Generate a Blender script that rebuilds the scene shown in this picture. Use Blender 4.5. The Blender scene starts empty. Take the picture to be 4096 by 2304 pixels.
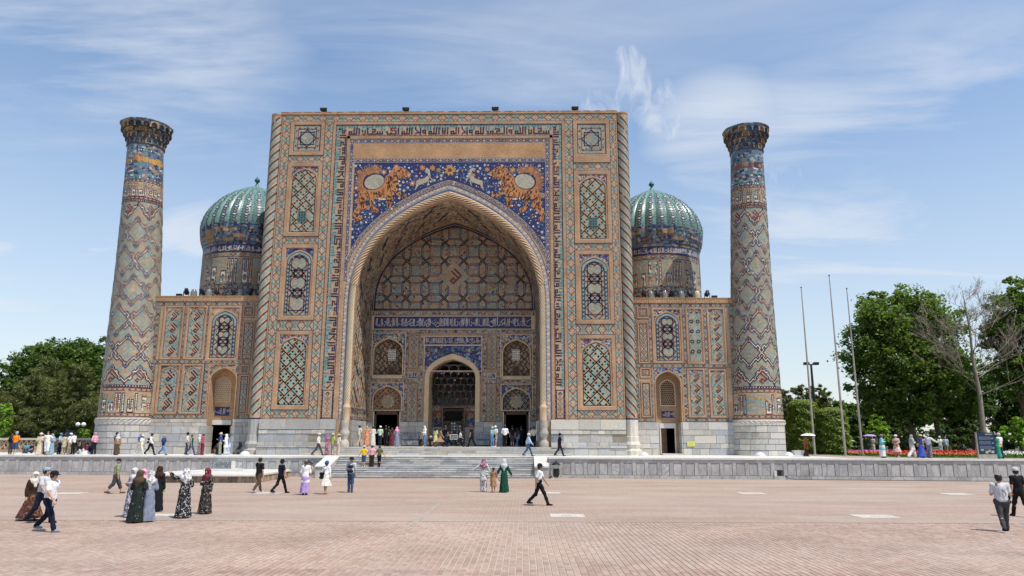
import bpy,math,random
import numpy as np
from mathutils import Vector,Matrix
from mathutils.geometry import tessellate_polygon
random.seed(7);RNG=np.random.default_rng(7)
scene=bpy.context.scene
COL=scene.collection
R_=math.radians
# camera
F_PX,YAW,PITCH,ROLL=2887.1,-0.0158,0.2077,0.0019
CAM=Vector((6.9147,-62.5334,2.7045))
_fwd=Vector((math.sin(YAW)*math.cos(PITCH),math.cos(YAW)*math.cos(PITCH),math.sin(PITCH)))
_r0=Vector((math.cos(YAW),-math.sin(YAW),0));_u0=_r0.cross(_fwd)
_right=_r0*math.cos(ROLL)+_u0*math.sin(ROLL)
_up=_u0*math.cos(ROLL)-_r0*math.sin(ROLL)
cam_data=bpy.data.cameras.new('camera')
cam_data.sensor_width=36.0;cam_data.lens=F_PX/4096*36.0
cam_data.clip_start=0.1;cam_data.clip_end=6000
cam=bpy.data.objects.new('camera',cam_data);COL.objects.link(cam)
_m=Matrix((_right,_up,-_fwd)).transposed().to_4x4();_m.translation=CAM
cam.matrix_world=_m
scene.camera=cam
def _ray(x,y):return _fwd+_right*((x-2048)/F_PX)-_up*((y-1152)/F_PX)
def onY(x,y,Y):
 """photo pixel (4096 wide) -> (X, Z) on the upright plane at depth Y"""
 r=_ray(x,y);t=(Y-CAM.y)/r.y;p=CAM+r*t;return p.x,p.z
def onZ(x,y,Z):
 """photo pixel -> (X, Y) on the level plane at height Z"""
 r=_ray(x,y);t=(Z-CAM.z)/r.z;p=CAM+r*t;return p.x,p.y
# light
SUN_EL,SUN_AZ=63.0,38.0
sd=Vector((math.cos(R_(SUN_EL))*math.cos(R_(SUN_AZ)),-math.cos(R_(SUN_EL))*math.sin(R_(SUN_AZ)),math.sin(R_(SUN_EL))))
sun_l=bpy.data.lights.new('sun','SUN');sun_l.energy=4.1;sun_l.angle=R_(0.55);sun_l.color=(1.0,0.94,0.85)
sun=bpy.data.objects.new('sun',sun_l);COL.objects.link(sun)
sun.rotation_euler=(-sd).to_track_quat('-Z','Y').to_euler();sun.location=(40,-40,80)
world=bpy.data.worlds.new('World');scene.world=world;world.use_nodes=True
wn=world.node_tree.nodes;wl=world.node_tree.links;wn.clear()
def N(nodes,t,**kw):
 n=nodes.new(t)
 for k,v in kw.items():
  if k.startswith('i_'):n.inputs[k[2:].replace('_',' ')].default_value=v
  else:setattr(n,k,v)
 return n
w_out=N(wn,'ShaderNodeOutputWorld');w_bg=N(wn,'ShaderNodeBackground')
w_bg.inputs['Strength'].default_value=0.125
sky=N(wn,'ShaderNodeTexSky',sky_type='NISHITA',sun_disc=False)
sky.sun_elevation=R_(SUN_EL);sky.sun_rotation=R_(90+SUN_AZ);sky.altitude=700
sky.air_density=1.5;sky.dust_density=0.3;sky.ozone_density=6.0
tc=N(wn,'ShaderNodeTexCoord');sep=N(wn,'ShaderNodeSeparateXYZ');wl.new(tc.outputs['Generated'],sep.inputs[0])
def M(op,a,b=None,nodes=wn,links=wl,clamp=False):
 n=nodes.new('ShaderNodeMath');n.operation=op;n.use_clamp=clamp
 for i,v in enumerate((a,b)):
  if v is None:continue
  if isinstance(v,(int,float)):n.inputs[i].default_value=v
  else:links.new(v,n.inputs[i])
 return n.outputs[0]
zz=M('ADD',M('MAXIMUM',sep.outputs['Z'],0.0),0.10)
cx_=M('DIVIDE',sep.outputs['X'],zz);cy_=M('DIVIDE',sep.outputs['Y'],zz)
comb=N(wn,'ShaderNodeCombineXYZ');wl.new(cx_,comb.inputs[0]);wl.new(cy_,comb.inputs[1])
def cloud(scale,stretch,rot,lo,hi,detail,rough,seed,dist=0.0):
 mp=N(wn,'ShaderNodeMapping');mp.inputs['Scale'].default_value=(scale,scale*stretch,1)
 mp.inputs['Rotation'].default_value=(0,0,R_(rot));mp.inputs['Location'].default_value=(seed,seed*0.37,0)
 wl.new(comb.outputs[0],mp.inputs[0])
 nz=N(wn,'ShaderNodeTexNoise');nz.inputs['Scale'].default_value=1.0
 nz.inputs['Detail'].default_value=detail;nz.inputs['Roughness'].default_value=rough
 nz.inputs['Distortion'].default_value=dist;wl.new(mp.outputs[0],nz.inputs[0])
 rp=N(wn,'ShaderNodeMapRange');rp.interpolation_type='SMOOTHSTEP'
 rp.inputs['From Min'].default_value=lo;rp.inputs['From Max'].default_value=hi
 wl.new(nz.outputs['Fac'],rp.inputs['Value']);return rp.outputs[0]
c1=cloud(0.40,2.6,16,0.36,0.78,6,0.58,3.1,0.6)
c2=cloud(0.95,4.2,-16,0.42,0.86,7,0.60,11.7,0.9)
cl=M('ADD',M('MULTIPLY',c1,0.44),M('MULTIPLY',c2,0.28),clamp=True)
veil=N(wn,'ShaderNodeMapRange');veil.interpolation_type='SMOOTHSTEP'
veil.inputs['From Min'].default_value=0.50;veil.inputs['From Max'].default_value=0.0
veil.inputs['To Min'].default_value=0.08;veil.inputs['To Max'].default_value=0.62
wl.new(sep.outputs['Z'],veil.inputs['Value'])
pm=N(wn,'ShaderNodeMapping');pm.inputs['Rotation'].default_value=(0,R_(38),0);pm.inputs['Scale'].default_value=(1.9,1,0.75);wl.new(tc.outputs['Generated'],pm.inputs[0])
pn=N(wn,'ShaderNodeTexNoise');pn.inputs['Scale'].default_value=15;pn.inputs['Detail'].default_value=9;pn.inputs['Roughness'].default_value=.62;pn.inputs['Distortion'].default_value=.8;wl.new(pm.outputs[0],pn.inputs[0])
pr_=N(wn,'ShaderNodeMapRange');pr_.interpolation_type='SMOOTHSTEP';pr_.inputs['From Min'].default_value=.27;pr_.inputs['From Max'].default_value=.78;wl.new(pn.outputs['Fac'],pr_.inputs['Value']);wispn=pr_.outputs[0]
def blob(px,py,rad):
 d=_ray(px,py).normalized()
 vm=N(wn,'ShaderNodeVectorMath',operation='DOT_PRODUCT');wl.new(tc.outputs['Generated'],vm.inputs[0]);vm.inputs[1].default_value=d
 mr=N(wn,'ShaderNodeMapRange');mr.interpolation_type='SMOOTHSTEP'
 mr.inputs['From Min'].default_value=math.cos(R_(rad));mr.inputs['From Max'].default_value=math.cos(R_(rad*0.15))
 wl.new(vm.outputs['Value'],mr.inputs['Value']);return mr.outputs[0]
def blobs(L):
 bs=None
 for px,py,rad in L:b=blob(px,py,rad);bs=b if bs is None else M('MAXIMUM',bs,b)
 return bs
plume=M('MULTIPLY',M('MULTIPLY',wispn,blobs(((2510,230,1.5),(2535,285,2.0),(2570,340,2.4),(2610,400,2.7),(2660,460,2.8),(2720,520,2.8),(2400,430,2.6),(2470,400,2.6),(2800,580,2.8),(2890,640,2.8),(3000,700,3.2),(3120,770,3.2)))),0.85)
hazen=cloud(0.60,2.6,24,0.30,0.66,7,0.60,8.9,0.8)
haze_l=M('MULTIPLY',M('MULTIPLY',hazen,blobs(((60,900,17),(500,1000,13),(2900,600,8),(3300,780,13),(3800,700,15),(350,180,17)))),0.78)
wisp=M('MAXIMUM',plume,haze_l)
fac=M('MAXIMUM',M('MAXIMUM',cl,veil.outputs[0]),wisp,clamp=True)
mixc=N(wn,'ShaderNodeMixRGB');mixc.inputs[2].default_value=(5.1,5.4,5.9,1)
wl.new(fac,mixc.inputs[0]);wl.new(sky.outputs[0],mixc.inputs[1])
wl.new(mixc.outputs[0],w_bg.inputs[0]);wl.new(w_bg.outputs[0],w_out.inputs[0])
vs=scene.view_settings;vs.view_transform='Standard';vs.look='None';vs.gamma=1.0;vs.use_curve_mapping=False
vs.exposure=0.30
scene.cycles.max_bounces=7;scene.cycles.diffuse_bounces=4;scene.cycles.transparent_max_bounces=6
scene.cycles.caustics_reflective=False;scene.cycles.caustics_refractive=False
# materials
MATS={}
def mat(name,col,rough=0.7,var=0.18,vscale=1.3,spec=0.35,fine=0.0,fscale=14.0,bump=0.0,metal=0.0,alt=None,alt_amt=0.5,alt_scale=0.5,trans=0.0,coat=0.0):
 """procedural paint: base colour, large blotches (alt colour), fine grain, bump"""
 if name in MATS:return MATS[name]
 m=bpy.data.materials.new(name);m.use_nodes=True;MATS[name]=m
 nt=m.node_tree;nd=nt.nodes;lk=nt.links;b=nd['Principled BSDF']
 b.inputs['Roughness'].default_value=rough;b.inputs['Specular IOR Level'].default_value=spec;b.inputs['Metallic'].default_value=metal
 if trans:b.inputs['Transmission Weight'].default_value=trans
 if coat:b.inputs['Coat Weight'].default_value=coat;b.inputs['Coat Roughness'].default_value=0.08
 geo=nd.new('ShaderNodeNewGeometry');src=geo.outputs['Position']
 def noise(sc,det=4,ro=0.6):
  n=nd.new('ShaderNodeTexNoise');n.inputs['Scale'].default_value=sc;n.inputs['Detail'].default_value=det;n.inputs['Roughness'].default_value=ro
  lk.new(src,n.inputs['Vector']);return n.outputs['Fac']
 cur=None
 rgb=nd.new('ShaderNodeRGB');rgb.outputs[0].default_value=(*col,1);cur=rgb.outputs[0]
 if alt is not None:
  mr=nd.new('ShaderNodeMapRange');mr.inputs['From Min'].default_value=0.42;mr.inputs['From Max'].default_value=0.68
  mr.inputs['To Max'].default_value=alt_amt;lk.new(noise(alt_scale,6,0.65),mr.inputs['Value'])
  mx=nd.new('ShaderNodeMixRGB');mx.inputs[2].default_value=(*alt,1);lk.new(mr.outputs[0],mx.inputs[0]);lk.new(cur,mx.inputs[1]);cur=mx.outputs[0]
 def scaleby(fac,amt):
  nonlocal cur
  mr=nd.new('ShaderNodeMapRange');mr.inputs['From Min'].default_value=0.3;mr.inputs['From Max'].default_value=0.7
  mr.inputs['To Min'].default_value=1-amt;mr.inputs['To Max'].default_value=1+amt;mr.clamp=False;lk.new(fac,mr.inputs['Value'])
  vm=nd.new('ShaderNodeVectorMath');vm.operation='SCALE';lk.new(cur,vm.inputs[0]);lk.new(mr.outputs[0],vm.inputs['Scale']);cur=vm.outputs[0]
 if var:scaleby(noise(vscale),var)
 if fine:scaleby(noise(fscale,2),fine)
 lk.new(cur,b.inputs['Base Color'])
 if bump:
  bp=nd.new('ShaderNodeBump');bp.inputs['Strength'].default_value=bump;bp.inputs['Distance'].default_value=0.03
  lk.new(noise(fscale,3),bp.inputs['Height']);lk.new(bp.outputs[0],b.inputs['Normal'])
 return m
def objrand(m,amt=0.25,tint=None,tint_amt=0.6):
 """vary a material a little from object to object (stones, slabs, clothes)"""
 nt=m.node_tree;nd=nt.nodes;lk=nt.links;b=nd['Principled BSDF']
 l=b.inputs['Base Color'].links[0];cur=l.from_socket
 oi=nd.new('ShaderNodeObjectInfo')
 if tint is not None:
  ml=nd.new('ShaderNodeMath');ml.operation='MULTIPLY';ml.inputs[1].default_value=7.31;lk.new(oi.outputs['Random'],ml.inputs[0])
  fr=nd.new('ShaderNodeMath');fr.operation='FRACT';lk.new(ml.outputs[0],fr.inputs[0])
  pw=nd.new('ShaderNodeMath');pw.operation='POWER';pw.inputs[1].default_value=2.0;lk.new(fr.outputs[0],pw.inputs[0])
  sc=nd.new('ShaderNodeMath');sc.operation='MULTIPLY';sc.inputs[1].default_value=tint_amt;lk.new(pw.outputs[0],sc.inputs[0])
  mx=nd.new('ShaderNodeMixRGB');mx.inputs[2].default_value=(*tint,1);lk.new(sc.outputs[0],mx.inputs[0]);lk.new(cur,mx.inputs[1]);cur=mx.outputs[0]
 mr=nd.new('ShaderNodeMapRange');mr.inputs['To Min'].default_value=1-amt;mr.inputs['To Max'].default_value=1+amt;lk.new(oi.outputs['Random'],mr.inputs['Value'])
 vm=nd.new('ShaderNodeVectorMath');vm.operation='SCALE';lk.new(cur,vm.inputs[0]);lk.new(mr.outputs[0],vm.inputs['Scale'])
 lk.new(vm.outputs[0],b.inputs['Base Color']);return m
def veins(m,col,scale=1.1,amt=0.55,width=0.06):
 """grey veining for marble"""
 nt=m.node_tree;nd=nt.nodes;lk=nt.links;b=nd['Principled BSDF']
 cur=b.inputs['Base Color'].links[0].from_socket
 geo=nd.new('ShaderNodeNewGeometry');oi=nd.new('ShaderNodeObjectInfo')
 mp=nd.new('ShaderNodeMapping');mp.inputs['Rotation'].default_value=(0.3,0.9,0.2);mp.inputs['Scale'].default_value=(1,1,0.45);lk.new(geo.outputs['Position'],mp.inputs[0])
 cb=nd.new('ShaderNodeCombineXYZ');ml=nd.new('ShaderNodeMath');ml.operation='MULTIPLY';ml.inputs[1].default_value=40;lk.new(oi.outputs['Random'],ml.inputs[0])
 lk.new(ml.outputs[0],cb.inputs[0]);lk.new(ml.outputs[0],cb.inputs[2]);lk.new(cb.outputs[0],mp.inputs['Location'])
 nz=nd.new('ShaderNodeTexNoise');nz.inputs['Scale'].default_value=scale;nz.inputs['Detail'].default_value=5;nz.inputs['Distortion'].default_value=1.4;lk.new(mp.outputs[0],nz.inputs['Vector'])
 sb=nd.new('ShaderNodeMath');sb.operation='SUBTRACT';sb.inputs[1].default_value=0.5;lk.new(nz.outputs['Fac'],sb.inputs[0])
 ab=nd.new('ShaderNodeMath');ab.operation='ABSOLUTE';lk.new(sb.outputs[0],ab.inputs[0])
 mr=nd.new('ShaderNodeMapRange');mr.inputs['From Min'].default_value=0;mr.inputs['From Max'].default_value=width;mr.inputs['To Min'].default_value=amt;mr.inputs['To Max'].default_value=0;lk.new(ab.outputs[0],mr.inputs['Value'])
 mx=nd.new('ShaderNodeMixRGB');mx.inputs[2].default_value=(*col,1);lk.new(mr.outputs[0],mx.inputs[0]);lk.new(cur,mx.inputs[1])
 lk.new(mx.outputs[0],b.inputs['Base Color']);return m
def patch(name,cols,scale=3.0,rough=0.4,var=0.3,aniso=(1,1,1)):
 """mosaic too fine to tell its pieces apart: small cells in a few glaze colours"""
 if name in MATS:return MATS[name]
 m=mat(name,(1,1,1),rough,0)
 nt=m.node_tree;nd=nt.nodes;lk=nt.links;b=nd['Principled BSDF']
 geo=nd.new('ShaderNodeNewGeometry');mp=nd.new('ShaderNodeMapping');mp.inputs['Scale'].default_value=aniso;lk.new(geo.outputs['Position'],mp.inputs[0])
 vo=nd.new('ShaderNodeTexVoronoi');vo.inputs['Scale'].default_value=scale;lk.new(mp.outputs[0],vo.inputs['Vector'])
 sx=nd.new('ShaderNodeSeparateColor');lk.new(vo.outputs['Color'],sx.inputs[0])
 cr=nd.new('ShaderNodeValToRGB');cr.color_ramp.interpolation='CONSTANT'
 el=cr.color_ramp.elements
 while len(el)>1:el.remove(el[-1])
 tot=sum(w for _,w in cols);acc=0
 for i,(c,w)in enumerate(cols):
  e=el[0]if i==0 else el.new(acc/tot)
  e.position=acc/tot;e.color=(*c,1);acc+=w
 lk.new(sx.outputs[0],cr.inputs[0])
 nz=nd.new('ShaderNodeTexNoise');nz.inputs['Scale'].default_value=0.7;nz.inputs['Detail'].default_value=6;lk.new(geo.outputs['Position'],nz.inputs['Vector'])
 mr=nd.new('ShaderNodeMapRange');mr.inputs['From Min'].default_value=0.3;mr.inputs['From Max'].default_value=0.7;mr.inputs['To Min'].default_value=1-var;mr.inputs['To Max'].default_value=1+var;lk.new(nz.outputs['Fac'],mr.inputs['Value'])
 vm=nd.new('ShaderNodeVectorMath');vm.operation='SCALE';lk.new(cr.outputs[0],vm.inputs[0]);lk.new(mr.outputs[0],vm.inputs['Scale']);lk.new(vm.outputs[0],b.inputs['Base Color'])
 return m
BUFF_C=(0.43,0.302,0.198);TURQ_C=(0.125,0.30,0.305);DARK_C=(0.032,0.013,0.032);COB_C=(0.016,0.023,0.105);WHITE_C=(0.66,0.62,0.54)
ORNG_C=(0.44,0.19,0.065);GREEN_C=(0.06,0.20,0.10);BROWN_C=(0.20,0.075,0.045)
def mk_buff(name,col,rows=14.0,var=0.20):
 """fired brick with faint courses"""
 m=mat(name,col,0.85,var,0.55,spec=0.15,fine=0.15,fscale=9,bump=0.25,alt=(col[0]*0.74,col[1]*0.70,col[2]*0.66),alt_amt=0.6,alt_scale=0.22)
 nt=m.node_tree;nd=nt.nodes;lk=nt.links;b=nd['Principled BSDF'];cur=b.inputs['Base Color'].links[0].from_socket
 geo=nd.new('ShaderNodeNewGeometry');sp=nd.new('ShaderNodeSeparateXYZ');lk.new(geo.outputs['Position'],sp.inputs[0])
 ad=nd.new('ShaderNodeMath');ad.operation='ADD';lk.new(sp.outputs[0],ad.inputs[0]);lk.new(sp.outputs[1],ad.inputs[1])
 cb=nd.new('ShaderNodeCombineXYZ');lk.new(ad.outputs[0],cb.inputs[0]);lk.new(sp.outputs[2],cb.inputs[1])
 br=nd.new('ShaderNodeTexBrick');br.inputs['Scale'].default_value=1.0;br.inputs['Brick Width'].default_value=0.27;br.inputs['Row Height'].default_value=0.075
 br.inputs['Mortar Size'].default_value=0.012;br.inputs['Color1'].default_value=(1.12,1.10,1.06,1);br.inputs['Color2'].default_value=(0.88,0.87,0.88,1);br.inputs['Mortar'].default_value=(0.92,0.96,1.02,1)
 lk.new(cb.outputs[0],br.inputs['Vector'])
 mx=nd.new('ShaderNodeMixRGB');mx.blend_type='MULTIPLY';mx.inputs[0].default_value=0.9;lk.new(cur,mx.inputs[1]);lk.new(br.outputs['Color'],mx.inputs[2]);lk.new(mx.outputs[0],b.inputs['Base Color'])
 return m
mk_buff('buff',BUFF_C);mk_buff('brick',(0.40,0.262,0.165));mk_buff('brick_pale',(0.44,0.268,0.146));mk_buff('brick_old',(0.36,0.25,0.16))
GL=dict(rough=0.42,var=0.16,vscale=0.9,spec=0.4,fine=0.22,fscale=7)
mat('turq',TURQ_C,alt=(0.20,0.34,0.32),alt_amt=0.55,alt_scale=0.8,**GL);mat('turq_pale',(0.20,0.38,0.38),**GL);mat('dark',DARK_C,**GL);mat('cobalt',COB_C,**GL)
mat('glaze_white',WHITE_C,alt=(0.55,0.42,0.30),alt_amt=0.5,alt_scale=1.2,**GL);mat('orange',ORNG_C,**GL);mat('green',GREEN_C,**GL);mat('maroon',(0.15,0.035,0.035),**GL);mat('red_line',BROWN_C,**GL);mat('gold',(0.44,0.24,0.05),**GL)
mat('sky_blue',(0.11,0.18,0.27),**GL);mat('lilac',(0.33,0.29,0.29),**GL);mat('disc_stone',(0.38,0.335,0.255),**GL);mat('grille_green',(0.07,0.13,0.12),**GL)
patch('mosaic_blue',[(COB_C,6),((0.04,0.06,0.17),3),((0.26,0.24,0.28),1.1),((0.20,0.08,0.05),1.6),((0.09,0.20,0.21),1.5)],6)
patch('mosaic_spandrel',[((0.05,0.06,0.22),3),(COB_C,2),((0.42,0.30,0.18),3),((0.20,0.06,0.06),2.2),((0.10,0.26,0.27),2),((0.45,0.42,0.38),1)],8)
patch('mosaic_border',[((0.30,0.22,0.16),4),((0.06,0.04,0.07),3),((0.10,0.24,0.25),3),((0.42,0.36,0.28),2),((0.17,0.05,0.05),2)],7)
patch('mosaic_worn',[((0.09,0.13,0.20),5),((0.03,0.035,0.07),3),((0.25,0.17,0.10),2),((0.33,0.33,0.32),1.3),((0.07,0.16,0.18),3)],4,aniso=(1,1,1.2))
patch('brick_maze',[((0.40,0.285,0.19),6),((0.22,0.15,0.105),4),((0.27,0.28,0.24),1.2),((0.11,0.07,0.06),1.6)],4.5,rough=0.8)
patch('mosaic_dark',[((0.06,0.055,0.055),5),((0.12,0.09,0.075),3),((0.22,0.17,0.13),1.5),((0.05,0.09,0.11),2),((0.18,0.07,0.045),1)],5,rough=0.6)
mat('marble_grey',(0.48,0.465,0.445),0.42,0.14,0.9,fine=0.06,fscale=6,alt=(0.34,0.34,0.36),alt_amt=0.7,alt_scale=0.9);veins(objrand(MATS['marble_grey'],0.13),(0.20,0.21,0.24))
mat('marble_frame',(0.445,0.435,0.415),0.45,0.2,0.7,fine=0.1,fscale=5,alt=(0.30,0.29,0.28),alt_amt=0.75,alt_scale=0.6);veins(objrand(MATS['marble_frame'],0.08),(0.24,0.24,0.26),0.8,0.4)
mat('marble_blue',(0.14,0.155,0.18),0.35,0.2,1.2,alt=(0.25,0.26,0.27),alt_amt=0.6,alt_scale=1.1);veins(objrand(MATS['marble_blue'],0.2),(0.50,0.51,0.52),1.6,0.6,0.03)
mat('marble_white',(0.66,0.645,0.60),0.45,0.08,0.8,fine=0.05,fscale=6,alt=(0.58,0.56,0.52),alt_amt=0.7,alt_scale=0.7);veins(objrand(MATS['marble_white'],0.06),(0.44,0.45,0.47),0.9,0.35)
mat('plinth_stone',(0.48,0.445,0.38),0.75,0.2,1.1,fine=0.16,fscale=9,bump=0.4,alt=(0.38,0.30,0.20),alt_amt=0.75,alt_scale=1.3);veins(objrand(MATS['plinth_stone'],0.18,(0.36,0.38,0.40),0.9),(0.32,0.33,0.35),1.4,0.45,0.07)
mat('plinth_pale',(0.55,0.52,0.455),0.7,0.15,1.0,fine=0.12,fscale=9,bump=0.3,alt=(0.45,0.38,0.28),alt_amt=0.7,alt_scale=1.0);veins(objrand(MATS['plinth_pale'],0.14,(0.42,0.43,0.44),0.8),(0.40,0.41,0.43),1.4,0.4)
mat('plinth_cool',(0.39,0.38,0.355),0.72,0.15,1.0,fine=0.12,fscale=9,bump=0.3,alt=(0.36,0.31,0.24),alt_amt=0.5,alt_scale=1.0);veins(objrand(MATS['plinth_cool'],0.14,(0.34,0.36,0.39),0.8),(0.28,0.29,0.31),1.4,0.5)
mat('joint_dark',(0.16,0.15,0.14),0.9,0.2);mat('mortar',(0.25,0.215,0.17),0.9,0.2,2.0,fine=0.1)
mat('rubble_stone',(0.36,0.27,0.19),0.8,0.25,3.0,fine=0.15,bump=0.4,alt=(0.28,0.26,0.24),alt_amt=0.8,alt_scale=2.0);objrand(MATS['rubble_stone'],0.35,(0.42,0.25,0.14),0.9)
mat('wood',(0.085,0.045,0.026),0.6,0.25,2.0,fine=0.2,fscale=12);mat('wood_pale',(0.23,0.13,0.075),0.65,0.2,2.0,fine=0.15)
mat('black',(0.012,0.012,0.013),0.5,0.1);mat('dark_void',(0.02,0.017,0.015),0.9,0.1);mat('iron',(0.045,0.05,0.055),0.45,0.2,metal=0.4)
mat('galvanised',(0.36,0.33,0.29),0.5,0.2,3,metal=0.3);mat('plaster_white',(0.62,0.61,0.58),0.8,0.1,1.5,fine=0.05)
mat('gesso',(0.57,0.42,0.27),0.8,0.1,1.5,fine=0.08)
# object helpers
def finish(o,name,parent=None,label=None,cat=None,group=None,kind=None):
 o.parent=parent
 if label:o['label']=label
 if cat:o['category']=cat
 if group:o['group']=group
 if kind:o['kind']=kind
 return o
def empty(name,loc=(0,0,0),rz=0.0,label=None,cat=None,group=None):
 o=bpy.data.objects.new(name,None);COL.objects.link(o);o.location=loc;o.rotation_euler=(0,0,rz);o.empty_display_size=0.3
 return finish(o,name,None,label,cat,group)
def obj(name,me,parent=None,loc=(0,0,0),rot=(0,0,0),scl=(1,1,1),world=False,**kw):
 """world=True: coordinates are in world space though the parent stands elsewhere (parents are never rotated then)"""
 o=bpy.data.objects.new(name,me);COL.objects.link(o)
 if parent is not None and world:
  p=parent.location.copy();q=parent.parent
  while q is not None:p+=q.location;q=q.parent
  loc=(loc[0]-p.x,loc[1]-p.y,loc[2]-p.z)
 o.location=loc;o.rotation_euler=rot;o.scale=scl
 return finish(o,name,parent,**kw)
class MB:
 """mesh collector: faces with named materials"""
 def __init__(s):s.v=[];s.f=[];s.m=[];s.names=[];s._i={}
 def mi(s,n):
  if n not in s._i:s._i[n]=len(s.names);s.names.append(n)
  return s._i[n]
 def face(s,pts,m):
  b=len(s.v);s.v.extend(pts);s.f.append(tuple(range(b,b+len(pts))));s.m.append(s.mi(m))
 def box(s,x0,y0,z0,x1,y1,z1,m,skip=''):
  P=[(x0,y0,z0),(x1,y0,z0),(x1,y1,z0),(x0,y1,z0),(x0,y0,z1),(x1,y0,z1),(x1,y1,z1),(x0,y1,z1)]
  b=len(s.v);s.v.extend(P);k=s.mi(m)
  for n,f in(('d',(0,3,2,1)),('u',(4,5,6,7)),('f',(0,1,5,4)),('b',(2,3,7,6)),('r',(1,2,6,5)),('l',(3,0,4,7))):
   if n in skip:continue
   s.f.append(tuple(b+i for i in f));s.m.append(k)
 def grid(s,rows,m,close=False):
  """rows: list of equal-length point lists; close joins the ends of every row. m: name or function(i, j)"""
  b=len(s.v);n=len(rows[0])
  for r in rows:s.v.extend(r)
  for i in range(len(rows)-1):
   for j in range(n if close else n-1):
    k=(j+1)%n
    s.f.append((b+i*n+j,b+i*n+k,b+(i+1)*n+k,b+(i+1)*n+j));s.m.append(s.mi(m(i,j)if callable(m)else m))
 def cap(s,ring,m):s.face(list(ring),m)
 def tube(s,path,rad,m,n=8,caps=True):
  rows=[]
  for i,p in enumerate(path):
   p=Vector(p);a=Vector(path[max(0,i-1)]);c=Vector(path[min(len(path)-1,i+1)])
   t=(c-a).normalized();x=t.orthogonal()if abs(t.z)>0.95 else t.cross(Vector((0,0,1)));x.normalize();y=x.cross(t)
   r=rad[i]if isinstance(rad,(list,tuple))else rad
   rows.append([tuple(p+x*(r*math.cos(2*math.pi*k/n))+y*(r*math.sin(2*math.pi*k/n)))for k in range(n)])
  s.grid(rows,m,True)
  if caps:s.cap(rows[0],m);s.cap(rows[-1][::-1],m)
 def lathe(s,prof,m,n=24,c=(0,0,0),mod=None):
  """prof [(r, z)...]; m name or f(i, j); mod(theta, i)->radius factor"""
  rows=[]
  for i,(r,z)in enumerate(prof):
   rows.append([(c[0]+r*(mod(2*math.pi*k/n,i)if mod else 1)*math.cos(2*math.pi*k/n),c[1]+r*(mod(2*math.pi*k/n,i)if mod else 1)*math.sin(2*math.pi*k/n),c[2]+z)for k in range(n)])
  s.grid(rows,m,True)
 def mesh(s,name,smooth=False):
  me=bpy.data.meshes.new(name);me.from_pydata(s.v,[],s.f)
  for n in s.names:me.materials.append(MATS[n])
  me.polygons.foreach_set('material_index',s.m)
  if smooth:me.polygons.foreach_set('use_smooth',[True]*len(s.f))
  me.update();return me
 def build(s,name,parent=None,smooth=False,**kw):
  return obj(name,s.mesh(name,smooth),parent,**kw)
def bevel_box(name,m,bv=0.03):
 """unit box with its edges knocked off, for stones and slabs (scaled per object)"""
 mb=MB();a,c=0.5,0.5-bv;vs_=[]
 rings=[[(-c,-c,-a),(c,-c,-a),(c,c,-a),(-c,c,-a)],[(-a,-a,-c),(a,-a,-c),(a,a,-c),(-a,a,-c)],[(-a,-a,c),(a,-a,c),(a,a,c),(-a,a,c)],[(-c,-c,a),(c,-c,a),(c,c,a),(-c,c,a)]]
 mb.grid(rings,m,True);mb.cap(rings[0][::-1],m);mb.cap(rings[3],m)
 return mb.mesh(name)
mat('turq_old',(0.21,0.30,0.25),**GL)
# ornament kit: flat tilework laid a few millimetres proud of the wall
def clip_poly(poly,cp):
 out=poly
 n=len(cp)
 for i in range(n):
  ax,ay=cp[i];bx,by=cp[(i+1)%n];ex,ey=bx-ax,by-ay
  inp=out;out=[]
  if not inp:return out
  d=[ex*(p[1]-ay)-ey*(p[0]-ax)for p in inp]
  for k in range(len(inp)):
   p,q=inp[k-1],inp[k];dp,dq=d[k-1],d[k]
   if dq>=0:
    if dp<0:t=dp/(dp-dq);out.append((p[0]+(q[0]-p[0])*t,p[1]+(q[1]-p[1])*t))
    out.append(q)
   elif dp>=0:
    t=dp/(dp-dq);out.append((p[0]+(q[0]-p[0])*t,p[1]+(q[1]-p[1])*t))
 return out
def rect(x0,z0,x1,z1):return[(x0,z0),(x1,z0),(x1,z1),(x0,z1)]
def arch_half(n=12):
 """(x/halfwidth, t) from springing to apex"""
 r=[]
 for i in range(n+1):
  t=math.sin(i/n*math.pi/2)**0.9 if i<n else 1.0
  r.append((max(0.0,1-t**2.8)**0.85,t))
 return r
def arch_poly(cx,w,z0,zs,za,n=12):
 H=arch_half(n);pts=[(cx-w,z0),(cx+w,z0)]
 pts+=[(cx+w*x,zs+(za-zs)*t)for x,t in H]
 pts+=[(cx-w*x,zs+(za-zs)*t)for x,t in H[-2::-1]]
 return pts
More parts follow.
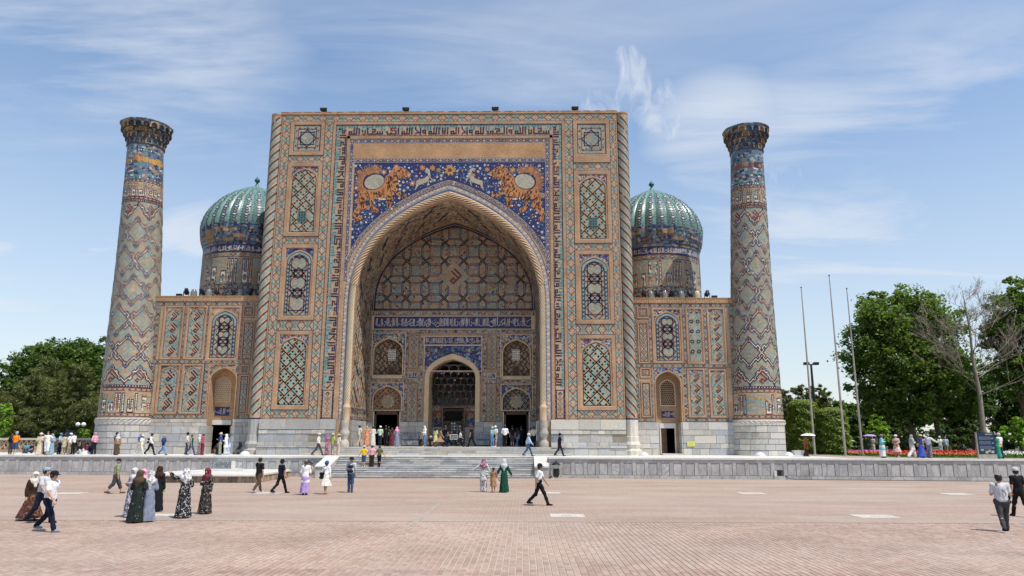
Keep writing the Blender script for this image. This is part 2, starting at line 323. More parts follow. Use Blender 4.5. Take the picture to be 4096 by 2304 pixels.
class Orn(MB):
 def __init__(s,fmap,sub=None,base=0.012,step=0.004):
  super().__init__();s.fm=fmap;s.sub=sub;s.b=base;s.st=step;s.clip=None
 RW=random.Random(99)
 def poly(s,pts,m,lay=0):
  if m in('turq','dark','glaze_white','cobalt')and len(pts)==4:
   k=s.RW.random()
   if lay>0 and k<.018:return
   if k>.72:m={'turq':'turq_pale','dark':'maroon','glaze_white':'gesso','cobalt':'cobalt'}[m]if k>.80 else{'turq':'turq_old','dark':'cobalt','glaze_white':'lilac','cobalt':'cobalt'}[m]
  if s.clip is not None:
   pts=clip_poly(pts,s.clip)
   if len(pts)<3:return
  h=s.b+s.st*lay
  s.face([s.fm(u,v,h)for u,v in pts],m)
 def rect(s,x0,z0,x1,z1,m,lay=0):
  if s.sub and abs(x1-x0)>s.sub:
   n=int(math.ceil(abs(x1-x0)/s.sub))
   for i in range(n):s.poly(rect(x0+(x1-x0)*i/n,z0,x0+(x1-x0)*(i+1)/n,z1),m,lay)
  else:s.poly(rect(x0,z0,x1,z1),m,lay)
 def line(s,p,q,w,m,lay=0,ext=0.5):
  dx,dy=q[0]-p[0],q[1]-p[1];L=math.hypot(dx,dy)
  if L<1e-6:return
  dx/=L;dy/=L;e=w*ext;p=(p[0]-dx*e,p[1]-dy*e);L+=2*e;nx,ny=-dy*w/2,dx*w/2
  n=max(1,int(math.ceil(abs(L*dx)/s.sub)))if s.sub else 1
  for i in range(n):
   a=L*i/n;c=L*(i+1)/n
   P0=(p[0]+dx*a,p[1]+dy*a);P1=(p[0]+dx*c,p[1]+dy*c)
   s.poly([(P0[0]-nx,P0[1]-ny),(P1[0]-nx,P1[1]-ny),(P1[0]+nx,P1[1]+ny),(P0[0]+nx,P0[1]+ny)],m,lay)
 def pline(s,pts,w,m,lay=0,closed=False):
  for a,c in zip(pts,pts[1:]+([pts[0]]if closed else[])):s.line(a,c,w,m,lay)
 def frame(s,x0,z0,x1,z1,w,m,lay=0):
  s.rect(x0,z0,x1,z0+w,m,lay);s.rect(x0,z1-w,x1,z1,m,lay);s.rect(x0,z0+w,x0+w,z1-w,m,lay);s.rect(x1-w,z0+w,x1,z1-w,m,lay)
 def diamond(s,cx,cz,a,c,m,lay=0):s.poly([(cx,cz-c),(cx+a,cz),(cx,cz+c),(cx-a,cz)],m,lay)
 def disc(s,cx,cz,r,m,lay=0,n=6,a0=0.3):s.poly([(cx+r*math.cos(a0+2*math.pi*k/n),cz+r*math.sin(a0+2*math.pi*k/n))for k in range(n)],m,lay)
 def flower(s,cx,cz,r,m,mc,lay=0,n=6):
  pts=[]
  a0=random.random()*6
  for k in range(2*n):
   rr=r if k%2==0 else r*0.55
   pts.append((cx+rr*math.cos(a0+math.pi*k/n),cz+rr*math.sin(a0+math.pi*k/n)))
  for k in range(n):
   s.poly([(cx,cz),pts[2*k-1],pts[2*k],pts[2*k+1]],m,lay)
  s.disc(cx,cz,r*0.33,mc,lay+1)
 def arch_line(s,cx,w,z0,zs,za,lw,m,lay=0,n=12):
  """band of width lw just inside the arch outline, open at the foot"""
  H=arch_half(n);o=[(w,z0-zs)]+[(w*x,(za-zs)*t)for x,t in H]
  wi=w-lw;zi=(za-zs)-lw*1.15
  i_=[(wi,z0-zs)]+[(wi*x,zi*t)for x,t in H]
  for k in range(len(o)-1):
   for sg in(1,-1):
    P=[(cx+sg*o[k][0],zs+o[k][1]),(cx+sg*o[k+1][0],zs+o[k+1][1]),(cx+sg*i_[k+1][0],zs+i_[k+1][1]),(cx+sg*i_[k][0],zs+i_[k][1])]
    s.poly(P if sg>0 else P[::-1],m,lay)
R45=math.sqrt(0.5)
def rot45(u,v,ox,oz):return(ox+(u-v)*R45,oz+(u+v)*R45)
def maze(o,x0,z0,x1,z1,c,m,lay=0,w=0.36,seed=0,skip=None,dens=0.93):
 """short 45-degree hooked strokes of glazed brick"""
 rd=random.Random(seed);n=int(max(x1-x0,z1-z0)/c)+3;ox,oz=x0,z0
 span=(x1-x0)+(z1-z0)
 N_=int(span*R45/c)+2;Mx=int((x1-x0)*R45/c)+2
 for i in range(-1,N_):
  for j in range(-Mx-1,int((z1-z0)*R45/c)+2):
   cu,cv=(i+0.5)*c,(j+0.5)*c;X,Z=rot45(cu,cv,ox,oz)
   if X<x0-c*.2 or X>x1+c*.2 or Z<z0-c*.2 or Z>z1+c*.2:continue
   if skip and skip(X,Z):continue
   if rd.random()>dens:continue
   k=rd.random();a=c*0.46
   s=1 if rd.random()<.5 else-1
   if k<0.42:
    o.line(rot45(cu-a,cv,ox,oz),rot45(cu+a,cv,ox,oz),c*w,m,lay,0);o.line(rot45(cu+s*a,cv,ox,oz),rot45(cu+s*a,cv+a,ox,oz),c*w,m,lay,0.3)
   elif k<0.84:
    o.line(rot45(cu,cv-a,ox,oz),rot45(cu,cv+a,ox,oz),c*w,m,lay,0);o.line(rot45(cu,cv+s*a,ox,oz),rot45(cu-a,cv+s*a,ox,oz),c*w,m,lay,0.3)
   else:
    o.diamond(X,Z,c*.3,c*.3,m,lay)
def basket(o,x0,z0,x1,z1,a,b,lw,mline,mfill,lay=0,cx=None,cz=None):
 """windmill lattice turned 45 degrees: oblong cells round small squares, glazed hooks in every cell"""
 T=a+b;cx=(x0+x1)/2 if cx is None else cx;cz=(z0+z1)/2 if cz is None else cz
 n=int(max(x1-x0,z1-z0)/T)+2
 for i in range(-n,n+1):
  for j in range(-n,n+1):
   ou,ov=i*T-T/2,j*T-T/2;X,Z=rot45(ou+T/2,ov+T/2,cx,cz)
   if X<x0-T or X>x1+T or Z<z0-T or Z>z1+T:continue
   for(u0,v0,du,dv)in((0,0,a,b),(a,0,b,a),(b,a,a,b),(0,b,b,a)):
    P=[rot45(ou+u0+p*du,ov+v0+q*dv,cx,cz)for p,q in((0,0),(1,0),(1,1),(0,1))]
    for k in range(4):o.line(P[k],P[(k+1)%4],lw,mline,lay+1)
    f=lambda p,q:rot45(ou+u0+p*du,ov+v0+q*dv,cx,cz)
    sw=min(du,dv)*0.20
    if du>dv:pts=[(.16,.28),(.16,.72),(.5,.72),(.5,.28),(.84,.28),(.84,.72)]
    else:pts=[(.28,.16),(.72,.16),(.72,.5),(.28,.5),(.28,.84),(.72,.84)]
    o.pline([f(*p)for p in pts],sw,mfill,lay)
   X,Z=rot45(ou+T/2,ov+T/2,cx,cz);q=(a-b)*.42;o.diamond(X,Z,q*.7,q*.7,'turq',lay)
def star(o,cx,cz,r,lw,m,lay=0):
 """eight-pointed knot: two crossed squares"""
 sq=r*0.72
 o.pline([(cx-sq,cz-sq),(cx+sq,cz-sq),(cx+sq,cz+sq),(cx-sq,cz+sq)],lw,m,lay,True)
 o.pline([(cx,cz-r),(cx+r,cz),(cx,cz+r),(cx-r,cz)],lw,m,lay,True)
def seal(o,cx,cz,r,m,lay=0,kind=0):
 """a short word in square writing, turned on its point"""
 bits=WORDS[('allah','lillah','ilah')[kind%3]];W_,H_=len(bits[0]),len(bits);c=1.95*r/(R45*(W_+H_))
 for j,row in enumerate(bits):
  i=0
  while i<W_:
   if row[i]!='X':i+=1;continue
   e=i
   while e+1<W_ and row[e+1]=='X':e+=1
   u0,u1,v=(i-W_/2)*c,(e+1-W_/2)*c,(H_/2-j-1)*c
   o.poly([rot45(p,q,cx,cz)for p,q in((u0,v-.08*c),(u1,v-.08*c),(u1,v+1.08*c),(u0,v+1.08*c))],m,lay);i=e+1
WORDS={'allah':["....X.X.X","....X.X.X","....X.X.X","XXX.X.X.X","X.X.X.X.X","XXXXXXX.X"],'subhan':["....X............","....X...XXX......","X.X.X.....X......","X.X.X...XXX.X.X.X","X.X.X...X...X.X.X","XXX.XXXXXXXXXXXXX"],'walhamd':["..............X.X....",".......XXXX...X.X....","..........X...X.X.XXX","XX.XXX..XXX...X.X.X.X",".X.X.X..X.....X.X.XXX","XXXXXXXXXXXXXXX.X...X"],'lillah':["....X.X","....X.X","....X.X","XXX.X.X","X.X.X.X","XXXXXXX"],'wala':["X...X....","X...X....",".X..X.XXX","..X.X.X.X",".XXXX.XXX","X...X...X"],'ilah':["....X.X","....X.X","....X.X","XXX.X.X","X.X.X.X","XXXXX.X"],'illa':["X.X.X","X.X.X","X.X.X","XXX.X","X.X.X","XXX.X"],'akbar':["....XXXXX.X","....X.....X","....XXXXX.X","XX......X.X",".X..X...X.X",".XXXXXXXX.X"],}
TEXT=['subhan','allah','walhamd','lillah','wala','ilah','illa','allah','wala','allah','akbar']
def kufic(o,fmap3,length,cell,m,lay=0,order=None,fill=1.0,rtl=True,start=0,sx=1.0):
 """write the phrase along a line: fmap2(s, t) -> (u, v); s runs with the reading eye's left to right, t up from the writing line"""
 s=0.0;k=start;seq=(order or TEXT);length/=sx;fmap2=lambda a,b:fmap3(a*sx,b)
 words=[]
 while True:
  w=WORDS[seq[k%len(seq)]];L=(len(w[0])+1.6)*cell
  if s+L>length:break
  words.append((w,L));s+=L;k+=1
 gap=(length-s)/max(1,len(words));s=gap/2
 for w,L in(words[::-1]if rtl else words):
  rows=len(w)
  for j,row in enumerate(w):
   t0=(rows-1-j)*cell
   i=0
   while i<len(row):
    if row[i]!='X':i+=1;continue
    e=i
    while e+1<len(row)and row[e+1]=='X':e+=1
    up=0.5*(1+fill)
    a,b_=s+i*cell,s+(e+1)*cell
    o.poly([fmap2(a+cell*(1-fill)/2,t0+cell*(1-up)),fmap2(b_-cell*(1-fill)/2,t0+cell*(1-up)),fmap2(b_-cell*(1-fill)/2,t0+cell*up),fmap2(a+cell*(1-fill)/2,t0+cell*up)],m,lay)
    i=e+1
   if j<rows-1:
    nxt=w[j+1]
    for i in range(len(row)):
     if row[i]=='X' and nxt[i]=='X' and fill<1:
      a=s+i*cell+cell*(1-fill)/2;o.poly([fmap2(a,t0-cell*.5),fmap2(a+cell*fill,t0-cell*.5),fmap2(a+cell*fill,t0+cell*.5),fmap2(a,t0+cell*.5)],m,lay)
  s+=L+gap
def thuluth(o,x0,z0,x1,z1,m,lay=0,seed=0,dens=1.0):
 """tall interlaced cursive band: uprights above, bowls and joins along the line, dots"""
 rd=random.Random(seed);h=z1-z0;s=x0+h*.12;lw=h*.046
 while s<x1-h*.22:
  k=rd.random()
  if k<.62:
   n=rd.choice((1,2,2,3))
   for i in range(n):
    a=s+i*h*.10;o.line((a,z0+h*.30),(a+h*.02,z0+h*rd.uniform(.78,.95)),lw,m,lay)
   bw=h*rd.uniform(.18,.42);o.pline([(s,z0+h*.32),(s+bw*.3,z0+h*.20),(s+bw*.7,z0+h*.20),(s+bw,z0+h*.36)],lw,m,lay)
   s+=max(n*h*.10,bw*.75)+h*.05
  else:
   bw=h*rd.uniform(.25,.5);zz_=z0+h*rd.uniform(.12,.5)
   o.pline([(s-bw*.1,zz_+h*.14),(s+bw*.15,zz_),(s+bw*.6,zz_-h*.02),(s+bw,zz_+h*.10),(s+bw*1.2,zz_+h*.22)],lw,m,lay)
   if rd.random()<.6:o.line((s,z0+h*.55),(s+bw*1.1,z0+h*rd.uniform(.6,.85)),lw*.8,m,lay)
   s+=bw*.55
  if rd.random()<.5:o.diamond(s,z0+h*rd.uniform(.1,.6),lw*.7,lw*.7,m,lay)
def strip(o,p0,p1,w,period,style,lay=0,seed=0):
 """running border centred on p0-p1"""
 dx,dy=p1[0]-p0[0],p1[1]-p0[1];L=math.hypot(dx,dy)
 if L<0.05:return
 dx/=L;dy/=L
 f=lambda s,t:(p0[0]+dx*s-dy*t,p0[1]+dy*s+dx*t)
 n=max(1,round(L/period));P=L/n;h=w/2
 quad=lambda a,b,c,d,m,l:o.poly([f(*a),f(*b),f(*c),f(*d)],m,l)
 dia=lambda s,t,a,b,m,l:o.poly([f(s-a,t),f(s,t-b),f(s+a,t),f(s,t+b)],m,l)
 seg=lambda a,b,lw,m,l:o.line(f(*a),f(*b),lw,m,l,0.2)
 def band(t0,t1,m,l):
  k=max(1,int(L/2.5))if o.sub else 1
  for i in range(k):quad((L*i/k,t0),(L*(i+1)/k,t0),(L*(i+1)/k,t1),(L*i/k,t1),m,l)
 if style=='girih':
  band(-h,h,'buff',lay)
  for i in range(n):
   a=i*P;c=a+P/2;lw=w*.055
   for sg in(-1,1):
    o.poly([f(a+P*.26,sg*h),f(a+P*.74,sg*h),f(c,sg*h*.36)][::sg],'turq',lay+1)
    o.poly([f(a-P*.14,sg*h),f(a+P*.14,sg*h),f(a,sg*h*.72)][::sg],'turq_pale',lay+1)
    for lw_,off,mm,l2 in((lw*1.15,0,'red_line',2),(lw*1.0,w*.075,'glaze_white',2)):
     seg((a,-sg*(h-off)),(c,sg*(h*.42-off)),lw_,mm,lay+l2);seg((c,sg*(h*.42-off)),(a+P,-sg*(h-off)),lw_,mm,lay+l2)
     seg((a,sg*(h*.25-off)),(a+P*.25,sg*(h-off)),lw_*.8,mm,lay+l2);seg((a+P*.75,sg*(h-off)),(a+P,sg*(h*.25-off)),lw_*.8,mm,lay+l2)
   dia(c,0,w*.19,w*.19,'turq',lay+3);dia(c,0,w*.06,w*.06,'dark',lay+4)
   dia(a+P*.22,h*.1,w*.07,w*.07,'turq',lay+3);dia(a+P*.78,-h*.1,w*.07,w*.07,'turq',lay+3)
  band(-h,-h+w*.035,'dark',lay+4);band(h-w*.035,h,'dark',lay+4)
 elif style=='mosaic':
  band(-h,h,'glaze_white',lay);band(-h*.86,h*.86,'cobalt',lay+1)
  for i in range(n):
   a=i*P
   dia(a+P*.25,0,P*.20,h*.74,'glaze_white',lay+2);dia(a+P*.25,0,P*.13,h*.50,'sky_blue' if i%2 else 'cobalt',lay+3);dia(a+P*.25,0,P*.06,h*.2,'glaze_white',lay+4)
   o.poly([f(a+P*.48,0),f(a+P*.60,-h*.66),f(a+P*.90,-h*.66),f(a+P*1.02,0),f(a+P*.90,h*.66),f(a+P*.60,h*.66)],'lilac' if i%3 else 'gesso',lay+2)
   o.poly([f(a+P*.54,0),f(a+P*.63,-h*.46),f(a+P*.87,-h*.46),f(a+P*.96,0),f(a+P*.87,h*.46),f(a+P*.63,h*.46)],'maroon' if i%2 else 'dark',lay+3)
   dia(a+P*.75,0,P*.07,h*.26,'green' if i%2 else 'orange',lay+4)
 elif style=='xdia':
  band(-h,h,'turq',lay);band(-h*.72,h*.72,'buff',lay+1)
  for i in range(n):
   a=i*P
   seg((a+P*.02,-h*.8),(a+P*.36,h*.8),w*.20,'dark',lay+2);seg((a+P*.02,h*.8),(a+P*.36,-h*.8),w*.20,'dark',lay+2)
   dia(a+P*.69,0,P*.27,h*.78,'dark',lay+2);dia(a+P*.69,0,P*.22,h*.62,'turq',lay+2.5);dia(a+P*.69,0,P*.14,h*.40,'buff',lay+3);dia(a+P*.69,0,P*.09,h*.26,'cobalt' if i%2 else 'maroon',lay+4)
   for q in(.42,.98):dia(a+P*q,0,P*.05,h*.2,'turq',lay+2)
  band(-h,-h+w*.06,'dark',lay+4);band(h-w*.06,h,'dark',lay+4)
 elif style=='dots':
  band(-h,h,'dark',lay)
  for i in range(n):dia((i+.5)*P,0,P*.26,h*.5,'glaze_white' if i%3 else 'red_line',lay+1)
 elif style=='flowers':
  band(-h,h,'lilac',lay)
  for i in range(n):
   a=(i+.5)*P;q=f(a,h*.08*(-1)**i);o.disc(q[0],q[1],h*.52,'gesso',lay+1);o.disc(q[0],q[1],h*.18,'orange',lay+2)
   for sg in(-1,1):q=f(a+P*.5,sg*h*.62);o.disc(q[0],q[1],h*.24,'cobalt',lay+1)
  band(-h,-h+w*.09,'cobalt',lay+3);band(h-w*.14,h,'sky_blue',lay+3)
 elif style=='chain':
  band(-h,h,'mosaic_border',lay)
  for i in range(n):
   a=(i+.5)*P;q=f(a,0);o.disc(q[0],q[1],h*.62,'brick_pale',lay+1,8);o.disc(q[0],q[1],h*.36,'maroon' if i%2 else 'turq',lay+2,6)
  band(-h,-h+w*.07,'brick_pale',lay+3);band(h-w*.07,h,'brick_pale',lay+3)
def loop_strip(o,x0,z0,x1,z1,w,period,style,lay=0):
 """border running round a rectangle (outer edge given)"""
 h=w/2
 strip(o,(x0,z1-h),(x1,z1-h),w,period,style,lay);strip(o,(x0,z0+h),(x1,z0+h),w,period,style,lay)
 strip(o,(x0+h,z0+w),(x0+h,z1-w),w,period,style,lay);strip(o,(x1-h,z0+w),(x1-h,z1-w),w,period,style,lay)
def plane_map(Y):return lambda u,v,h:(u,Y-h,v)
def wall_with_holes(mb,outer,holes,fm,m,h=0.0):
 loops=[[Vector((p[0],p[1],0))for p in outer]]+[[Vector((p[0],p[1],0))for p in hl]for hl in holes]
 flat=[p for l in loops for p in l]
 for t in tessellate_polygon(loops):
  P=[flat[i]for i in t]
  if(P[1].x-P[0].x)*(P[2].y-P[0].y)-(P[1].y-P[0].y)*(P[2].x-P[0].x)<0:P=P[::-1]
  mb.face([fm(p.x,p.y,h)for p in P],m)
def reveal(mb,outline,Y0,Y1,m,close=True):
 """inner faces of an opening; outline counter-clockwise as seen from the front"""
 n=len(outline)
 for i in range(n if close else n-1):
  a,b=outline[i],outline[(i+1)%n]
  mb.face([(a[0],Y0,a[1]),(a[0],Y1,a[1]),(b[0],Y1,b[1]),(b[0],Y0,b[1])],m)
def frame_prism(name,parent,x0,z0,x1,z1,w,depth,Y,m,wb=None):
 """four-sided moulded frame standing proud of the wall, inner edge bevelled"""
 mb=MB();wb=w if wb is None else wb
 o=[(x0,z0),(x1,z0),(x1,z1),(x0,z1)];b=min(0.05,w*.2)
 i1=[(x0+w-b,z0+wb-b),(x1-w+b,z0+wb-b),(x1-w+b,z1-w+b),(x0+w-b,z1-w+b)];i2=[(x0+w,z0+wb),(x1-w,z0+wb),(x1-w,z1-w),(x0+w,z1-w)]
 R=[[(p[0],Y+.01,p[1])for p in o],[(p[0],Y-depth,p[1])for p in o],[(p[0],Y-depth,p[1])for p in i1],[(p[0],Y-depth+b,p[1])for p in i2],[(p[0],Y+.01,p[1])for p in i2]]
 mb.grid(R,m,True)
 return mb.build(name,parent,world=True)
# ground and terrace
ZT=1.47
ZF=2.13
C0=0.12
STONES={n:bevel_box('stone_'+n,n)for n in('plinth_stone','plinth_pale','plinth_cool','marble_grey','marble_frame','marble_blue','marble_white','rubble_stone')}
def stone(name,m,x0,y0,z0,x1,y1,z1,parent=None,rz=0.0,**kw):
 return obj(name,STONES[m],parent,((x0+x1)/2,(y0+y1)/2,(z0+z1)/2),(0,0,rz),(x1-x0,y1-y0,z1-z0),world=True,**kw)
def courses(parent,x0,x1,rows,Y,mats,depth=0.22,seed=0,wmin=0.6,wmax=1.6,holes=(),gap=0.011,jit=0.035):
 """coursed stonework: rows = [z0, z1, ...] boundaries; every block is its own stone; holes = (x0, x1, z0, z1)"""
 rd=random.Random(seed)
 for z0,z1 in zip(rows,rows[1:]):
  x=x0;zm=(z0+z1)/2
  while x<x1-0.05:
   w=rd.uniform(wmin,wmax)
   e=x+w
   if x1-e<wmin*.6:e=x1
   hit=None
   for h in holes:
    if h[2]<zm<h[3]and e>h[0]and x<h[1]:hit=h
   if hit:
    if x<hit[0]-.12:stone('stone_block',rd.choice(mats),x+gap,Y-rd.random()*jit,z0+gap,hit[0]-gap*.2,Y+depth,z1-gap,parent)
    x=hit[1];continue
   stone('stone_block',rd.choice(mats),x+gap,Y-rd.random()*jit,z0+gap,min(e,x1)-gap,Y+depth,z1-gap,parent);x=e
# the great portal
portal=empty('portal',(0,0,ZT),label='towering tiled madrasa portal with a pointed arch hall between the two wings',cat='portal')
PO=plane_map(0.0)
ARCH_IN=(8.2,13.7,24.13)
mb=MB();XW=15.62
outline=arch_poly(C0+.06,8.2,ZF,13.7,24.13,26)
wall_with_holes(mb,rect(-XW,ZT,XW,32.5),[outline[::-1]],lambda u,v,h:(u,0.0,v),'buff')
reveal(mb,outline,0.0,0.5,'brick')
mb.box(-16.4,.35,ZT,-8.9,9.0,32.5,'brick',skip='f');mb.box(8.9,.35,ZT,16.4,9.0,32.5,'brick',skip='f');mb.box(-8.9,6.4,24.6,8.9,9,32.5,'brick')
mb.box(-8.9,.35,26.0,8.9,9.0,32.5,'brick',skip='f')
mb.build('masonry',portal,world=True)
mb=MB();mb.box(-15.75,-.07,32.5,15.7,9,32.74,'brick_pale')
for i in range(30):mb.box(-15.7+i*1.046,-.09,32.73,-15.7+i*1.046+random.uniform(.5,1),.5,32.745+random.random()*.03,'brick_pale')
mb.build('coping',portal,world=True)
# borders of interlaced brick between the panels
LP=[(31.80,28.47),(27.73,20.69),(19.94,13.03),(12.07,5.24)];RP=[(31.78,27.64),(26.86,19.99),(19.30,12.66),(11.71,5.21)]
o=Orn(PO)
strip(o,(-15.5,32.12),(15.5,32.12),.72,1.25,'girih')
for sx,PN,xa,xb in((-1,LP,-14.75,-11.55),(1,RP,11.56,14.91)):
 xi=sx*10.78+(C0*0);xo=sx*15.50
 a0,a1=(xo,xa)if sx<0 else(xb,xo)
 strip(o,((a0+a1)/2,4.55),((a0+a1)/2,31.76),abs(a1-a0),1.25,'girih')
 a0,a1=(xb,xi)if sx<0 else(xi,xa)
 strip(o,((a0+a1)/2,4.55),((a0+a1)/2,31.76),abs(a1-a0),1.25,'girih')
 for(t1,b1),(t2,b2)in zip(PN,PN[1:]):strip(o,(xa,(b1+t2)/2),(xb,(b1+t2)/2),abs(b1-t2),1.07,'girih')
 strip(o,(xa,(4.55+PN[-1][1])/2),(xb,(4.55+PN[-1][1])/2),PN[-1][1]-4.55,1.07,'girih')
 o.rect(min(xo,sx*15.62),4.4,max(xo,sx*15.62),32.45,'brick',1)
 o.rect(*sorted((xa-.0 if 0 else sx*10.75,xo))[:1],4.4,sorted((sx*10.75,xo))[1],4.55,'brick',1)
o.build('interlace_border',portal,world=True,kind='stuff')
# the band of square writing and its brick rims
rim=MB()
for x0,x1,z0,z1 in((-10.75,-10.5,4.4,31.73),(10.52,10.78,4.4,31.73),(-9.38,-9.14,4.4,30.30),(9.38,9.62,4.4,30.30)):rim.box(x0,-.07,z0,x1,.01,z1,'brick')
rim.box(-10.5,-.07,31.48,10.52,.01,31.73,'brick');rim.box(-9.38,-.07,30.06,9.62,.01,30.30,'brick')
rim.build('brick_rim',portal,world=True)
o=Orn(PO)
KX0,KX1,KZ=-10.5,10.52,31.48;kw=1.12
o.rect(KX0,6.95,KX0+kw,KZ,'buff',0);o.rect(KX1-.9,6.95,KX1,KZ,'buff',0);o.rect(KX0+kw,30.30,KX1-.9,KZ,'buff',0)
for p0,p1 in(((KX0+.05,4.45),(KX0+.05,KZ)),((KX1-.05,4.45),(KX1-.05,KZ)),((KX0,KZ-.05),(KX1,KZ-.05)),((KX0+kw-.05,4.45),(KX0+kw-.05,30.36)),((KX1-.85,4.45),(KX1-.85,30.36)),((KX0+kw,30.36),(KX1-.85,30.36))):strip(o,p0,p1,.10,.16,'dots',1)
cell=.115
kufic(o,lambda s,t:(KX0+kw+.05+s,30.47+t),KX1-KX0-kw-1.0,cell,'dark',2,fill=1.15)
kufic(o,lambda s,t:(KX0+.25+s,31.38-t*.70),KX1-KX0-.5,cell*1.1,'turq',1,start=4,fill=1.4)
kufic(o,lambda s,t:(KX0+kw-.14-t*.86,7.05+s),KZ-7.4,cell,'dark',2,start=2,fill=1.15)
kufic(o,lambda s,t:(KX0+.12+t*.62,7.0+s),KZ-7.2,cell*1.1,'turq',1,start=5,fill=1.4)
kufic(o,lambda s,t:(KX1-.78+t*.72,KZ-.3-s),KZ-7.4,cell,'dark',2,start=7,fill=1.15)
kufic(o,lambda s,t:(KX1-.10-t*.50,KZ-.2-s),KZ-7.2,cell*1.1,'turq',1,start=1,fill=1.4)
o.build('writing_band',portal,world=True,kind='stuff')
for x0,x1 in((KX0,KX0+kw),(KX1-.9,KX1)):
 o=Orn(PO);o.rect(x0+.1,4.5,x1-.1,6.93,'buff',0);o.frame(x0+.1,4.5,x1-.1,6.93,.07,'dark',1);cx=(x0+x1)/2
 for k in range(5):o.diamond(cx,4.9+k*.42,.24,.21,'red_line',1);o.diamond(cx,4.9+k*.42,.16,.14,'buff',2);o.diamond(cx,4.9+k*.42,.07,.07,'cobalt' if k%2 else 'turq',3)
 for k in range(6):
  for sg in(-1,1):o.diamond(cx+sg*.28,4.72+k*.40,.07,.10,'turq' if k%2 else 'sky_blue',1)
 o.disc(cx,6.62,.12,'maroon',2,8)
 o.build('cartouche',portal,world=True,kind='stuff')
# blank panel, mosaic strips, flower band along the arch, spandrels
mb=MB();mb.box(-8.72,-.02,28.13,8.90,.01,29.60,'brick_pale');mb.build('blank_panel',portal,world=True)
o=Orn(PO)
mz=lambda a,b,w=.36,p=.62:strip(o,a,b,w,p,'mosaic',1)
mz((-9.08,29.82),(9.3,29.82));mz((-8.76,27.90),(8.94,27.90));mz((-8.93,16.6),(-8.93,29.62));mz((9.14,16.6),(9.14,29.62))
CA=C0+.06
def arch_curve(w,zs,za,n=40):return[(CA+w*x,zs+(za-zs)*t)for x,t in arch_half(n)]
def band_between(o,wo,zo,wi,zi,zs,m,lay,z0,xmax=99):
 A=[(wo,z0)]+[(wo*x,zs+(zo-zs)*t)for x,t in arch_half(30)];B=[(wi,z0)]+[(wi*x,zs+(zi-zs)*t)for x,t in arch_half(30)]
 for k in range(len(A)-1):
  P=[A[k],A[k+1],B[k+1],B[k]]
  if max(min(p[0]for p in P),0)>xmax:continue
  for sg in(1,-1):Q=[(CA+sg*min(p[0],xmax),p[1])for p in P];o.poly(Q if sg>0 else Q[::-1],m,lay)
band_between(o,9.13,25.55,8.66,24.95,13.7,'lilac',0,4.45)
band_between(o,8.80,25.12,8.66,24.95,13.7,'sky_blue',1,4.45);band_between(o,8.71,25.01,8.66,24.95,13.7,'cobalt',2,4.45)
band_between(o,9.13,25.55,9.08,25.49,13.7,'cobalt',1,4.45)
def walk(curve,step):
 """points every step along a polyline with tangent"""
 out=[];acc=0
 for a,b in zip(curve,curve[1:]):
  L=math.hypot(b[0]-a[0],b[1]-a[1]);s=-acc
  while s+step<=L:s+=step;out.append((a[0]+(b[0]-a[0])*s/L,a[1]+(b[1]-a[1])*s/L,(b[0]-a[0])/L,(b[1]-a[1])/L))
  acc=L-s if s>0 else acc+L
 return out
for sg in(1,-1):
 cv=[(CA+sg*(p[0]-CA),p[1])for p in[(CA+8.94,4.6)]+arch_curve(8.94,13.7,25.33)]
 for i,(x,z,tx,tz)in enumerate(walk(cv,.30)):o.disc(x,z,.15,'gesso' if i%2 else 'lilac',3,6);o.disc(x-tz*.13,z+tx*.13,.06,'gesso',4,5);o.disc(x+tz*.13,z-tx*.13,.06,'sky_blue',4,5)
 cv=[p for p in[(CA+sg*(q[0]-CA),q[1])for q in arch_curve(9.55,13.7,25.80)]if abs(p[0]-CA)<9.0]
 for a,b in zip(cv,cv[1:]):strip(o,a,b,.34,.60,'mosaic',5)
o.build('mosaic_strips',portal,world=True,kind='stuff')
o=Orn(PO)
ARO=arch_curve(9.75,13.7,26.02,40)
def above_arch(x,z,pad=0.0):
 ax=abs(x-CA)
 if ax>8.72:return False
 for(a,za),(b,zb)in zip(ARO,ARO[1:]):
  a-=CA;b-=CA
  if b<=ax<=a:return z>za+(zb-za)*(a-ax)/max(1e-6,a-b)+pad
 return False
for sg in(1,-1):
 pts=[(p[0]-CA,p[1])for p in ARO if p[0]-CA<8.75]
 xs=[(8.76,pts[0][1]-.35)]+pts
 for a,b in zip(xs,xs[1:]):
  Q=[(CA+sg*b[0],b[1]),(CA+sg*a[0],a[1]),(CA+sg*a[0],27.72),(CA+sg*b[0],27.72)];o.poly(Q if sg>0 else Q[::-1],'cobalt',0)
rd=random.Random(5);taken=[]
for k in range(6500):
 x=rd.uniform(-8.6,8.8);z=rd.uniform(17,27.6);r=rd.choice((.08,.09,.10,.12,.15,.16,.26,.32))
 if not above_arch(x,z,r*1.8)or z>27.6-r:continue
 if any((x-a)**2+(z-b)**2<(r+c+.03)**2 for a,b,c in taken):continue
 taken.append((x,z,r))
 if r>.2:o.flower(x,z,r,'orange',rd.choice(('green','gold','glaze_white')),2,6)
 elif r>.13:o.flower(x,z,r,'glaze_white','sky_blue',2,5)
 else:o.disc(x,z,r*.8,rd.choice(('glaze_white','glaze_white','sky_blue','orange','turq')),2,5)
for k in range(1300):
 x=rd.uniform(-8.6,8.8);z=rd.uniform(17,27.6);a=rd.random()*6.3;L=rd.uniform(.15,.4)
 if above_arch(x,z,.35)and z<27.4:
  o.pline([(x,z),(x+L*math.cos(a),z+L*math.sin(a)),(x+L*1.5*math.cos(a+.6),z+L*1.5*math.sin(a+.6))],.035,rd.choice(('sky_blue','turq','sky_blue','maroon')),1)
def spx(px,py):return onY(1380+px/3.81,620+py/3.81,0)
